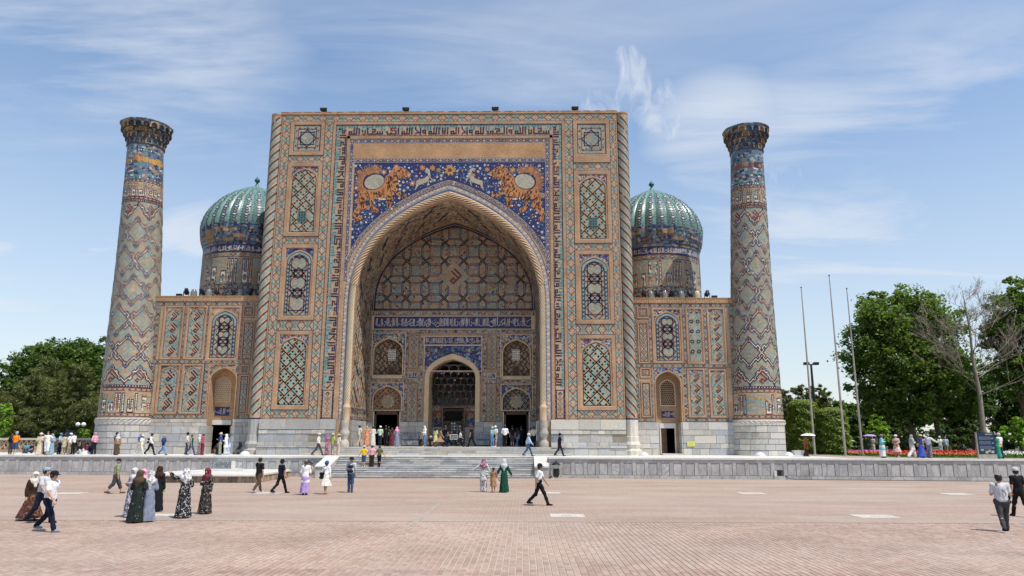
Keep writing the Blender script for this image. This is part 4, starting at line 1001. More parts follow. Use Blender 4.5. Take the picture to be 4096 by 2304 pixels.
for q in((690,208,785,538),(1447,210,1535,545),(670,685,770,1055),(1440,690,1530,1058)):a=r6(*q);panel(bw,a[0],max(a[1],4.4),a[2],a[3],'lozenge',YB-.02,.10,depth=.05,trim='gesso',rim=False)
for q in((680,575,772,640),(1445,585,1530,642)):
 a=r6(*q);o=Orn(plane_map(YB),base=.03);o.rect(*a,'gesso',0);o.rect(a[0]+.06,a[1]+.06,a[2]-.06,a[3]-.06,'mosaic_blue',1);thuluth(o,a[0]+.05,a[1]+.05,a[2]-.05,a[3]-.05,'glaze_white',2,4);o.build('plaque',bw,world=True,kind='stuff')
a=r6(845,235,1387,310);o=Orn(plane_map(YB),base=.03);o.rect(a[0]-.12,a[1]-.1,a[2]+.12,a[3]+.1,'gesso',0);o.rect(*a,'cobalt',1)
for k in range(60):o.disc(random.uniform(a[0]+.1,a[2]-.1),random.uniform(a[1],a[3]),.05,random.choice(('maroon','turq','orange')),2,5)
thuluth(o,a[0],a[1],a[2],a[3],'glaze_white',3,8);o.build('door_inscription',bw,world=True,kind='stuff')
cx,w,z0,zs,za=holes['CN'];Yc=YB+3.2
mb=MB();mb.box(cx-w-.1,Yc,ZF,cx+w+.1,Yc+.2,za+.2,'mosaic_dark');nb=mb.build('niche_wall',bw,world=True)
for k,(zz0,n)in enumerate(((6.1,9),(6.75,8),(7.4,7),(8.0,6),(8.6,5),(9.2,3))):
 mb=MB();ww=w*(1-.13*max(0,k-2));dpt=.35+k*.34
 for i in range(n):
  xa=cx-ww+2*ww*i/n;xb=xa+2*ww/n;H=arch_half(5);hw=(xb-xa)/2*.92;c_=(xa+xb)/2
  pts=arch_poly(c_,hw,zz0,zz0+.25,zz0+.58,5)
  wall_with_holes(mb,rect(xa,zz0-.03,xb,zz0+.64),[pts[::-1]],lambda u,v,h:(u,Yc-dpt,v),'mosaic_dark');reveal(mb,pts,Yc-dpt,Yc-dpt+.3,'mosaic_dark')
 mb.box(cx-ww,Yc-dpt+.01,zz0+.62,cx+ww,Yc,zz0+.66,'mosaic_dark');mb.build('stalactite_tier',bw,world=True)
o=Orn(plane_map(Yc));strip(o,(cx-w,5.75),(cx+w,5.75),.5,.5,'chain');o.rect(cx-w,5.1,cx+w,5.45,'maroon',0);thuluth(o,cx-w,5.1,cx+w,5.45,'brick_old',1,2)
for k in range(9):o.frame(cx-w+.1+k*.47,6.02,cx-w+.5+k*.47,6.08,.02,'brick_old',0)
for sg in(-1,1):
 ax=cx+sg*w*.72;o.poly(arch_poly(ax,.46,4.0,4.5,5.0),'mosaic_blue',0);o.arch_line(ax,.5,4.0,4.5,5.05,.05,'brick_old',1)
 o.flower(ax,5.05,.3,'gold','maroon',2)
o.build('niche_painting',bw,world=True,kind='stuff')
courses(portal,cx-w,cx+w,[ZF,2.8,3.4,3.95],Yc-.12,['plinth_cool'],.12,44,.8,1.5)
a0,b0=onY(1350+1010/2.4156,1250+1080/2.4156,Yc)[0],onY(1350+1230/2.4156,1250+1080/2.4156,Yc)[0];zt0=onY(1820,1250+912/2.4156,Yc)[1]
scr=empty('lattice_screen',((a0+b0)/2,Yc-.2,ZF),label='tall wooden lattice screen of hexagons inside the central arched niche',cat='screen')
mb=MB();Ys=Yc-.24
for x in(a0,b0-.10):mb.box(x,Ys-.04,ZF,x+.10,Ys+.08,zt0,'wood_pale')
for z in(ZF,zt0-.1):mb.box(a0+.1,Ys-.04,z,b0-.1,Ys+.08,z+.10,'wood_pale')
mb.build('screen_frame',scr,world=True)
def hexbars(z0,z1,r,m,name):
 mb=MB();dx=r*math.sqrt(3);j=0;z=z0+r
 while z+r*.5<z1:
  i=0;x=a0+.1+(dx/2 if j%2 else 0)+r*.6
  while x<b0-.1-r*.4:
   P=[(x+r*math.sin(math.pi/3*k),z+r*math.cos(math.pi/3*k))for k in range(6)]
   for k in(0,1,2,3,4,5):
    p,q=P[k],P[(k+1)%6];L=math.hypot(q[0]-p[0],q[1]-p[1]);nx,nz=-(q[1]-p[1])/L*.022,(q[0]-p[0])/L*.022
    mb.face([(p[0]-nx,Ys,p[1]-nz),(q[0]-nx,Ys,q[1]-nz),(q[0]+nx,Ys,q[1]+nz),(p[0]+nx,Ys,p[1]+nz)],m)
   x+=dx
  z+=1.5*r;j+=1
 return mb.build(name,scr,world=True)
zm=ZF+(zt0-ZF)*.60
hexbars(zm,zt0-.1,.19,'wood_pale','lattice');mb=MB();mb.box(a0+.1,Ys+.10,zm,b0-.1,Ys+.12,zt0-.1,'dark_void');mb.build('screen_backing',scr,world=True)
mb=MB()
for j in range(8):
 for i in range(8):
  x=a0+.2+i*(b0-a0-.4)/7;z=ZF+.2+j*(zm-ZF-.3)/7;s_=.13
  mb.face([(x,Ys,z-s_),(x+s_,Ys,z),(x,Ys,z+s_),(x-s_,Ys,z)],random.choice(('plaster_white','turq_pale','plinth_cool','wood','iron')))
  mb.tube([(x-s_,Ys-.01,z),(x,Ys-.01,z+s_),(x+s_,Ys-.01,z),(x,Ys-.01,z-s_),(x-s_,Ys-.01,z)],.018,'wood',4,False)
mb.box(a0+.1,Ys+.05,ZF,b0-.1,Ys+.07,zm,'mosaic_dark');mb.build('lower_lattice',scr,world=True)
# wings
def wing(side,name,label):
 Y=1.5
 cf=(lambda x,y:(350+x/1.811,1100+y/1.811))if side<0 else(lambda x,y:(2400+x/1.811,1100+y/1.811))
 def rc(x0,y0,x1,y1):
  ym,xm=(y0+y1)/2,(x0+x1)/2
  return onY(*cf(x0,ym),Y)[0],onY(*cf(xm,y1),Y)[1],onY(*cf(x1,ym),Y)[0],onY(*cf(xm,y0),Y)[1]
 X0,X1=(-26.9,-16.3)if side<0 else(16.3,26.3)
 ztop,ztile,zmid,zbase=(15.44,14.95,9.52,4.50)if side<0 else(15.21,14.77,9.16,4.28)
 W=empty(name,((X0+X1)/2,Y,ZT),label=label,cat='building wing')
 if side<0:
  P=dict(up=[((540,222,690,612),'seals',1),((708,222,858,612),'seals',2),((870,222,1105,620),'stars',3)],lo=[((502,643,662,1005),'seals',4),((675,643,832,1005),'seals',5)],sq=[(1128,220,1210,305),(1108,650,1170,716)],nar=[(1118,335,1205,620),(1092,722,1165,1012)],niche=(862,648,1078,1262),door=(885,1085,1025,1255),win=(928,745,1035,915),plq=(922,955,1030,1020),spd='brick_maze')
 else:
  P=dict(up=[((378,235,600,640),'stars',6),((625,235,752,645),'seals_blue',7),((780,235,912,648),'seals',8)],lo=[((635,675,765,1033),'seals',9),((793,680,920,1035),'seals',10)],sq=[(268,232,352,315),(290,672,368,745)],nar=[(275,342,355,640),(298,772,373,1030)],niche=(395,672,605,1290),door=(443,1110,543,1275),win=(438,765,538,943),plq=(443,985,540,1035),spd='mosaic_spandrel')
 nr=rc(*P['niche']);ncx=(nr[0]+nr[2])/2;nw=(nr[2]-nr[0])/2-.18;nza=nr[3]-.32;nzs=nza-nw*1.05;nd=1.1
 hole=arch_poly(ncx,nw,ZT+.02,nzs,nza,14)
 mb=MB();wall_with_holes(mb,rect(X0,ZT,X1,ztop),[hole[::-1]],lambda u,v,h:(u,Y,v),'buff');reveal(mb,hole,Y,Y+nd,'brick')
 mb.box(X0,Y+2.4,ZT,X1,Y+10,ztop-.25,'brick',skip='f');mb.face([(X0,Y,ztop),(X1,Y,ztop),(X1,Y+2.4,ztop),(X0,Y+2.4,ztop)],'brick_pale')
 mb.build('masonry',W,world=True)
 mb=MB();mb.box(X0,Y-.10,ztop-.02,X1,Y+.5,ztop+.06,'brick_pale')
 n=int((X1-X0)/.21)
 for i in range(n):
  x=X0+i*.21
  if i%2:mb.box(x+.01,Y-.085,ztop-.42,x+.20,Y+.01,ztop-.04,'brick')
  else:mb.box(x+.01,Y-.07,ztop-.42,x+.20,Y+.01,ztop-.04,'brick_pale')
 mb.build('cornice',W,world=True)
 o=Orn(plane_map(Y));o.rect(X0,ztile,X1,ztop-.42,'brick_pale',1)
 strip(o,(X0,ztile-.18),(X1,ztile-.18),.36,.95,'xdia')
 strip(o,(X0,zmid),(X1,zmid),.32,.95,'xdia',6);strip(o,(X0,zbase+.17),(nr[0],zbase+.17),.30,.95,'xdia');strip(o,(nr[2],zbase+.17),(X1,zbase+.17),.30,.95,'xdia')
 ups=[rc(*p[0])for p in P['up']]+[rc(*P['nar'][0])];los=[rc(*p[0])for p in P['lo']]+[nr,rc(*P['nar'][1])]
 for grp,za,zb in((ups,zmid+.18,ztile-.36),(los,zbase+.32,zmid-.18)):
  g=sorted(grp,key=lambda r:r[0]);ed=[X0+.2]+[v for r in g for v in(r[0],r[2])]+[X1-.2]
  for a,b in zip(ed[::2],ed[1::2]):
   w=min(.40,max(.2,b-a-.03));strip(o,((a+b)/2,za),((a+b)/2,zb),w,.95,'xdia')
 o.build('tile_border',W,world=True,kind='stuff')
 for r,kd,sd in P['up']+P['lo']:
  a=rc(*r);panel(W,a[0],a[1],a[2],a[3],kd,Y,.17 if kd!='stars' else .22,spand=P['spd'],depth=.06,trim='cobalt',seed=sd+20)
 for r in P['sq']:a=rc(*r);panel(W,a[0],a[1],a[2],a[3],'cross',Y,.14,False,depth=.05)
 for r in P['nar']:a=rc(*r);panel(W,a[0],a[1],a[2],a[3],'lozenge',Y,.13,False,depth=.05)
 o=Orn(plane_map(Y),base=.02);wall_with_holes(o,rect(nr[0],nzs-.5,nr[2],nr[3]),[arch_poly(ncx,nw+.10,nzs-.49,nzs,nza+.12,14)[::-1]],lambda u,v,h:(u,Y-.02,v),P['spd'])
 for a,b,c,d in((nr[0]-.10,zbase,nr[0]+.02,nr[3]+.1),(nr[2]-.02,zbase,nr[2]+.10,nr[3]+.1),(nr[0],nr[3]-.02,nr[2],nr[3]+.10)):o.rect(a,b,c,d,'brick',3)
 for k in range(40):
  x=random.uniform(nr[0]+.1,nr[2]-.1);z=random.uniform(nzs,nr[3]-.05)
  if not in_poly((x,z),arch_poly(ncx,nw+.18,nzs-.49,nzs,nza+.2)):o.disc(x,z,.07,random.choice(('turq','gold','lilac','cobalt')),2,5)
 o.build('niche_spandrel',W,world=True,kind='stuff')
 H=arch_half(14);A=[(nw+.10,zbase-nzs)]+[((nw+.10)*x,(nza+.12-nzs)*t)for x,t in H];B=[(nw,zbase-nzs)]+[(nw*x,(nza-nzs)*t)for x,t in H]
 full=lambda L:[(ncx+p[0],nzs+p[1])for p in L]+[(ncx-p[0],nzs+p[1])for p in L[-2::-1]]
 mm=MB();mm.grid([[(p[0],Y,p[1])for p in full(A)],[(p[0],Y-.06,p[1])for p in full(A)],[(p[0],Y-.06,p[1])for p in full(B)],[(p[0],Y+.02,p[1])for p in full(B)]],'brick_pale');mm.build('arch_moulding',W,world=True)
 Yn=Y+nd;dr=rc(*P['door']);sc=(Yn+62.5)/(Y+62.5)
 sh=lambda r:(6.9147+(r[0]-6.9147)*sc,2.7045+(r[1]-2.7045)*sc,6.9147+(r[2]-6.9147)*sc,2.7045+(r[3]-2.7045)*sc)
 dr=sh(dr);dr=(dr[0],ZT+.02,dr[2],dr[3])
 mb=MB();wall_with_holes(mb,arch_poly(ncx,nw+.01,ZT+.01,nzs,nza+.01,14),[rect(*dr)[::-1]],lambda u,v,h:(u,Yn,v),'brick_pale' if side<0 else 'brick_old')
 nb=mb.build('niche_wall',W,world=True)
 a=sh(rc(*P['win']));wc=(a[0]+a[2])/2;ww=(a[2]-a[0])/2;wza=a[3];wzs=wza-ww*1.1
 mm=MB();o1=arch_poly(wc,ww+.10,a[1]-.10,wzs,wza+.12,10);i1=arch_poly(wc,ww,a[1],wzs,wza,10)
 wall_with_holes(mm,o1,[i1[::-1]],lambda u,v,h:(u,Yn-.05,v),'gesso');reveal(mm,i1,Yn-.05,Yn-.005,'gesso');wf=mm.build('window_frame',nb,world=True)
 o=Orn(plane_map(Yn),base=.012);o.clip=i1;o.poly(rect(a[0],a[1],a[2],wza),'gesso' if side<0 else 'brick_old',0)
 rr=random.Random(2)
 for i in range(7):
  for j in range(13):
   px,pz=a[0]+(i+.5+(.5 if j%2 else 0))*(a[2]-a[0])/6.5-.08,a[1]+(j+.5)*(wza-a[1])/12;o.disc(px,pz,.085,'brick_old' if side<0 else 'dark_void',1,5,rr.random()*6)
 o.build('window_grille',nb,world=True,kind='stuff')
 a=sh(rc(*P['plq']));o=Orn(plane_map(Yn),base=.02);o.rect(a[0]-.05,a[1]-.05,a[2]+.05,a[3]+.05,'brick',0);o.rect(*a,'cobalt',1);thuluth(o,a[0]-.02,a[1],a[2]+.1,a[3],'glaze_white',2,5);o.build('plaque',nb,world=True,kind='stuff')
 mb=MB();mb.box(dr[0]-.12,Yn-.06,dr[3],dr[2]+.12,Yn+.05,dr[3]+.42,'plaster_white');mb.box(dr[0]-.1,Yn-.05,ZT,dr[0],Yn+.1,dr[3],'wood' if side<0 else 'plaster_white');mb.box(dr[2],Yn-.05,ZT,dr[2]+.1,Yn+.1,dr[3],'wood' if side<0 else 'plaster_white');mb.build('door_frame',W,world=True)
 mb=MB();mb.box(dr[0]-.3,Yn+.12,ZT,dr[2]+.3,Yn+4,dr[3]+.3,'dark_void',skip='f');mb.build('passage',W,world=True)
 mb=MB();dw=(dr[2]-dr[0])*(.42 if side>0 else .36);mb.box(dr[0]+.01,Yn+.02,ZT+.03,dr[0]+dw,Yn+.08,dr[3]-.02,'wood')
 for k in range(3):mb.box(dr[0]+.08,Yn+.005,ZT+.2+k*.78,dr[0]+dw-.07,Yn+.03,ZT+.86+k*.78,'wood')
 dl=mb.build('door_leaf',W,world=True);mb=MB();mb.lathe([(.0,-.02),(.03,-.01),(.03,.01),(0,.02)],'iron',8,(dr[0]+dw-.04,Yn-.01,ZT+1.1));mb.build('door_knob',dl,world=True)
 mats=['plinth_cool','plinth_stone','plinth_cool']if side<0 else['plinth_pale','plinth_stone','plinth_pale','plinth_cool']
 hl=[(ncx-nw,ncx+nw,ZT,99)]
 xa,xb=(X0+.6,-16.75)if side<0 else(16.75,X1-.5)
 rows=[ZT,2.1,2.5,3.2,3.85]if side<0 else[ZT,2.02,2.45,3.15,3.6,zbase-.03]
 courses(W,xa,xb,rows,Y-.16,mats,.15,30+side,.5,2.0,hl)
 if side<0:courses(W,xa,xb,[3.85,4.17,4.47],Y-.12,['plinth_stone'],.11,34,.5,1.3,hl)
 for sg in(-1,1):
  y=Y+.05;xx=ncx+sg*nw
  for z0,z1 in zip(rows,rows[1:]):stone('stone_block',random.choice(mats),min(xx,xx-sg*.10),Y-.14,z0+.01,max(xx,xx-sg*.10),Y+nd-.02,z1-.01,W)
 if side>0:stone('door_step','plinth_pale',dr[0]-.15,Y-.35,ZT,dr[2]+.4,Y+nd,ZT+.12,W)
 return W
wingL=wing(-1,'madrasa_wing','two-storey tiled wing between the left minaret and the portal')
wingR=wing(1,'madrasa_wing','two-storey tiled wing between the portal and the right minaret')
# minarets
def minaret(side,prof,label,Yc):
 """prof [(z, centre x, radius)] measured; the shaft leans a little outwards"""
 zs_,xs_,rs_=zip(*prof);cxf=lambda z:float(np.interp(z,zs_,xs_));rf=lambda z:float(np.interp(z,zs_,rs_))
 zb,zc=prof[1][0],prof[-1][0]
 T=empty('minaret',(cxf(ZT),Yc,ZT),label=label,cat='minaret')
 mb=MB();Z=[zb+(zc-zb)*k/30 for k in range(31)];n=48
 mb.grid([[(cxf(z)+rf(z)*math.cos(2*math.pi*k/n),Yc+rf(z)*math.sin(2*math.pi*k/n),z)for k in range(n)]for z in Z],'buff',True);sh=mb.build('shaft',T,smooth=True,world=True)
 rm=rf((zb+zc)/2);fm=lambda u,v,h:(cxf(v)+(rf(v)+h)*math.sin(u/rm),Yc-(rf(v)+h)*math.cos(u/rm),v)
 U=rm*1.75
 o=Orn(fm,sub=.22,base=.012,step=.005)
 z_lo,z_hi=zb+2.72,zc-5.75
 maze(o,-U,z_lo,U,z_hi,.30,'turq',0,w=.30,seed=50+side)
 Pu=rm*2*math.pi/6;n=round((z_hi-z_lo-3.4)/2.72);Pv=(z_hi-z_lo-3.4)/n
 def stepped(a,b):
  """zigzag from a to b with a jog half way"""
  (ua,va),(ub,vb)=a,b;f=lambda t,s:(ua+(ub-ua)*t,va+(vb-va)*s)
  pts=[f(0,0),f(.30,.30),f(.36,.22),f(.46,.33),f(.40,.40),f(.62,.62),f(.56,.70),f(.66,.80),f(.74,.72),f(1,1)]
  o.pline(pts,.22,'dark',2);o.pline(pts,.055,'glaze_white',3)
 ph=.5 if side>0 else .30
 for j in range(-1,n+1):
  v0=z_lo+1.7+j*Pv
  for i in range(-4,5):
   u0=(i+ph+(.5 if j%2 else 0))*Pu;t,b=v0+Pv-.12,v0+.12
   if abs(u0)>U+Pu:continue
   if j==-1:
    for sg in(-1,1):stepped((u0,t),(u0+sg*Pu/2,(t+b)/2))
    if abs(u0+Pu/2)<U:o.rect(u0+Pu/2-.06,z_lo,u0+Pu/2+.06,(t+b)/2,'dark',3);o.diamond(u0,z_lo+.85,.70,.66,'buff',1);seal(o,u0,z_lo+.85,.58,'maroon',2,i)
   elif j==n:
    for sg in(-1,1):stepped((u0+sg*Pu/2,(t+b)/2),(u0,b))
    if abs(u0+Pu/2)<U:o.rect(u0+Pu/2-.06,(t+b)/2,u0+Pu/2+.06,z_hi,'dark',3);o.diamond(u0,z_hi-.85,.66,.62,'buff',1);seal(o,u0,z_hi-.85,.55,'maroon',2,i)
   else:
    for sg in(-1,1):stepped((u0,t),(u0+sg*Pu,b))
   for v in((t,)if j<n else())+((b,)if j>=0 else()):o.diamond(u0,v,.27,.31,'dark',3);o.diamond(u0,v,.17,.20,'lilac',4);o.diamond(u0,v,.11,.13,'dark',5)
 for v in(z_lo,z_hi):o.rect(-U,v-.10,U,v+.10,'dark',4);[o.diamond(-U+k*.2,v,.05,.05,'glaze_white',5)for k in range(int(2*U/.2))]
 o.build('shaft_tilework',sh,world=True,kind='stuff')
 o=Orn(fm,sub=.25,base=.012,step=.005)
 for v0,v1,seed in((zb+.12,z_lo-.14,0),(z_hi+.14,z_hi+2.05,3)):
  o.rect(-U,v0,U,v1,'buff',0);h=v1-v0;maze(o,-U,v0+h*.2,U,v1-h*.2,.2,'turq',1,w=.34,seed=seed,dens=.6)
  for va,vb in((v0,v0+h*.12),(v1-h*.12,v1)):
   o.rect(-U,va,U,va+.05,'dark',2);o.rect(-U,vb-.05,U,vb,'dark',2)
   for k in range(int(2*U/.42)):o.diamond(-U+k*.42+.2,(va+vb)/2,.12,.045,'maroon',2);o.diamond(-U+k*.42+.2,(va+vb)/2,.04,.08,'cobalt',3)
  cl=h*.68/6.2
  kufic(o,lambda s,t:(-U+.1+s,v0+h*.15+t*.98),2*U-.2,cl,'dark',3,start=seed,fill=1.5,sx=.46)
  kufic(o,lambda s,t:(-U+.1+s,v0+h*.15+t*.98),2*U-.2,cl,'glaze_white',4,start=seed,fill=.7,sx=.46)
  kufic(o,lambda s,t:(-U+.2+s,v0+h*.62+t*.45),2*U-.4,cl*.55,'gold',2,start=seed+2,fill=.8)
 o.build('writing_band',sh,world=True,kind='stuff')
 o=Orn(fm,sub=.3,base=.010,step=.004);a=z_hi+2.1
 o.rect(-U,a,U,zc+.05,'mosaic_worn',0)
 rd=random.Random(70+side)
 for k in range(60):z=a+.28+rd.random()*1.5;u=rd.uniform(-U,U);o.rect(u,z,u+rd.uniform(.15,.5),z+rd.uniform(.07,.16),rd.choice(('mosaic_blue','glaze_white','dark','sky_blue','turq','brick_old')),1)
 for k in range(46):
  u=rd.uniform(-U*.6,U)if side<0 else rd.uniform(-U,U);o.rect(u,a+1.62+rd.random()*.25,u+rd.uniform(.2,.7),a+1.95+rd.random()*.35,'gold' if side<0 and rd.random()<.85 else rd.choice(('brick_old','maroon','dark')),2)
 for v in(a+.12,zc-.75):
  for k in range(int(2*U/.26)):o.disc(-U+k*.26,v,.07,rd.choice(('glaze_white','turq','sky_blue')),2,6)
 o.build('mosaic_collar',sh,world=True,kind='stuff')
 r0=rf(zc);rt_=1.5*r0 if side<0 else 1.53*r0;cxx=cxf(zc);nn=20
 lean=(xs_[-1]-xs_[-2])/(zs_[-1]-zs_[-2])
 tiers=[(zc-.05,r0*1.0,.62),(zc+.55,r0*1.06,.50),(zc+1.02,r0*1.15,.46),(zc+1.46,r0*1.25,.60)]
 for k,(z0,r,hh)in enumerate(tiers):
  mb=MB();cxk=cxx+lean*(z0-zc);rr=random.Random(k+5*side)
  for i in range(nn):
   a0=2*math.pi*(i+(.5 if k%2 else 0))/nn;da=math.pi/nn;ro=r+.10+.05*k
   pt=lambda a,r_,z:(cxk+r_*math.cos(a),Yc+r_*math.sin(a),z)
   m1=rr.choice(('mosaic_worn','mosaic_worn','brick_old','brick_old','mosaic_dark'));m2=rr.choice(('mosaic_blue','mosaic_dark','mosaic_worn','brick_old'))
   H=arch_half(5);hw=da*.78;zsx=z0+hh*.30;zax=z0+hh*.86
   L=[(-hw,z0)]+[(-hw*x,zsx+(zax-zsx)*t)for x,t in H]+[(hw*x,zsx+(zax-zsx)*t)for x,t in H[-2::-1]]+[(hw,z0)]
   mb.face([pt(a0+q[0],r+.02,q[1])for q in L],m2)
   for p,q in zip(L,L[1:]):mb.face([pt(a0+p[0],ro,p[1]),pt(a0+q[0],ro,q[1]),pt(a0+q[0],r+.02,q[1]),pt(a0+p[0],r+.02,p[1])],m1)
   half=len(L)//2
   for p,q in zip(L[1:],L[2:]):
    zt=z0+hh;mb.face([pt(a0+p[0],ro,p[1]),pt(a0+q[0],ro,q[1]),pt(a0+q[0],ro,zt),pt(a0+p[0],ro,zt)],m1)
   for sg in(-1,1):mb.face([pt(a0+sg*hw,ro,z0),pt(a0+sg*da,ro,z0),pt(a0+sg*da,ro,z0+hh),pt(a0+sg*hw,ro,z0+hh)],m1)
  mb.lathe([(r*.98,z0),(r+.10+.05*k,z0)],'mosaic_dark',40,(cxk,Yc,0));mb.lathe([(r+.10+.05*k,z0+hh),(r*.98,z0+hh)],'mosaic_dark',40,(cxk,Yc,0));mb.lathe([(r,z0),(r,z0+hh)],'mosaic_dark',40,(cxk,Yc,0))
  mb.build('crown_tier',T,world=True)
 zt=zc+2.06;cxk=cxx+lean*2.0
 mb=MB();R2=r0*1.25+.34;mb.lathe([(r0*1.3,zt),(R2-.1,zt),(R2,zt+.06),(R2,zt+.14),(R2-.25,zt+.22),(.01,zt+.32)],'mosaic_worn',40,(cxk,Yc,0),mod=lambda a,i:1+.012*math.sin(a*9+side)+.01*math.sin(a*4));mb.build('crown_rim',T,world=True)
 zp=zb;n=16;mats=['plinth_cool','plinth_cool','marble_frame']if side<0 else['plinth_pale','plinth_stone','plinth_pale','plinth_cool']
 mb=MB();mb.grid([[(cxf(z)+(rf(z)+k2)*math.cos(2*math.pi*k/n+.2),Yc+(rf(z)+k2)*math.sin(2*math.pi*k/n+.2),z)for k in range(n)]for z,k2 in((ZT,-.02),(zp,-.02))],'mortar',True);mb.build('plinth_core',T,world=True)
 rd=random.Random(80+side);rows=[ZT,1.95,2.42,2.86,3.28,3.72,zp-.62 if side<0 else zp-.5]
 rows=[ZT+(rows[-1]-ZT)*t for t in(0,.17,.38,.56,.78,1)]
 def ring_block(z0,z1,a0,a1,r0_,r1_,m,nm='stone_block',d=.12):
  mb=MB();ns=3;rows_=[]
  for(z,rr,e)in((z0,r0_-d,0),(z0+.01,r0_,.02),(z1-.01,r1_,.02),(z1,r1_-d,0)):
   rows_.append([(cxf(z)+rr*math.sin(a0+(a1-a0)*k/ns),Yc-rr*math.cos(a0+(a1-a0)*k/ns),z)for k in range(ns+1)])
  mb.grid(rows_,m)
  for k in(0,ns):mb.face([r[k]for r in rows_]if k else[r[k]for r in rows_][::-1],m)
  return mb.build(nm,T,world=True)
 for z0,z1 in zip(rows,rows[1:]):
  a=-1.95+rd.uniform(-.2,0)
  while a<1.9:
   w=rd.uniform(.7,1.5)/rf(z0);jit=rd.uniform(0,.03);ring_block(z0+.012,z1-.012,a+.006,a+w-.006,rf(z0)+.07+jit,rf(z1)+.07+jit,rd.choice(mats));a+=w
 mb=MB();nz=22;z0,z1=rows[-1]+.02,zp+.0;zm_=(z0+z1)/2
 rows_=[]
 for k in range(2*nz+1):
  a=-2.0+4.0*k/(2*nz);e=.13 if k%2 else .02
  rows_.append([(cxf(z)+(rf(z)+q)*math.sin(a),Yc-(rf(z)+q)*math.cos(a),z)for z,q in((z0,.06),(z0+.05,.10),(zm_,.06+e),(z1-.12,.05+(.13-e)),(z1-.08,.15),(z1,.12),(z1,-.05))])
 mb.grid(rows_,mats[0]);mb.build('carved_cornice',T,world=True)
 return T
minaret(-1,[(ZT,-28.08,2.42),(4.52,-28.2,2.27),(17.5,-28.56,1.93),(25.8,-28.96,1.68),(29.95,-29.2,1.575)],'left tiled minaret with a gold-patched collar under its stalactite crown',1.8)
minaret(1,[(ZT,27.22,2.20),(4.42,27.33,2.15),(15.1,27.55,1.82),(29.2,28.0,1.45)],'right tiled minaret beside the flagpoles with a bluish collar below its crown',1.8)
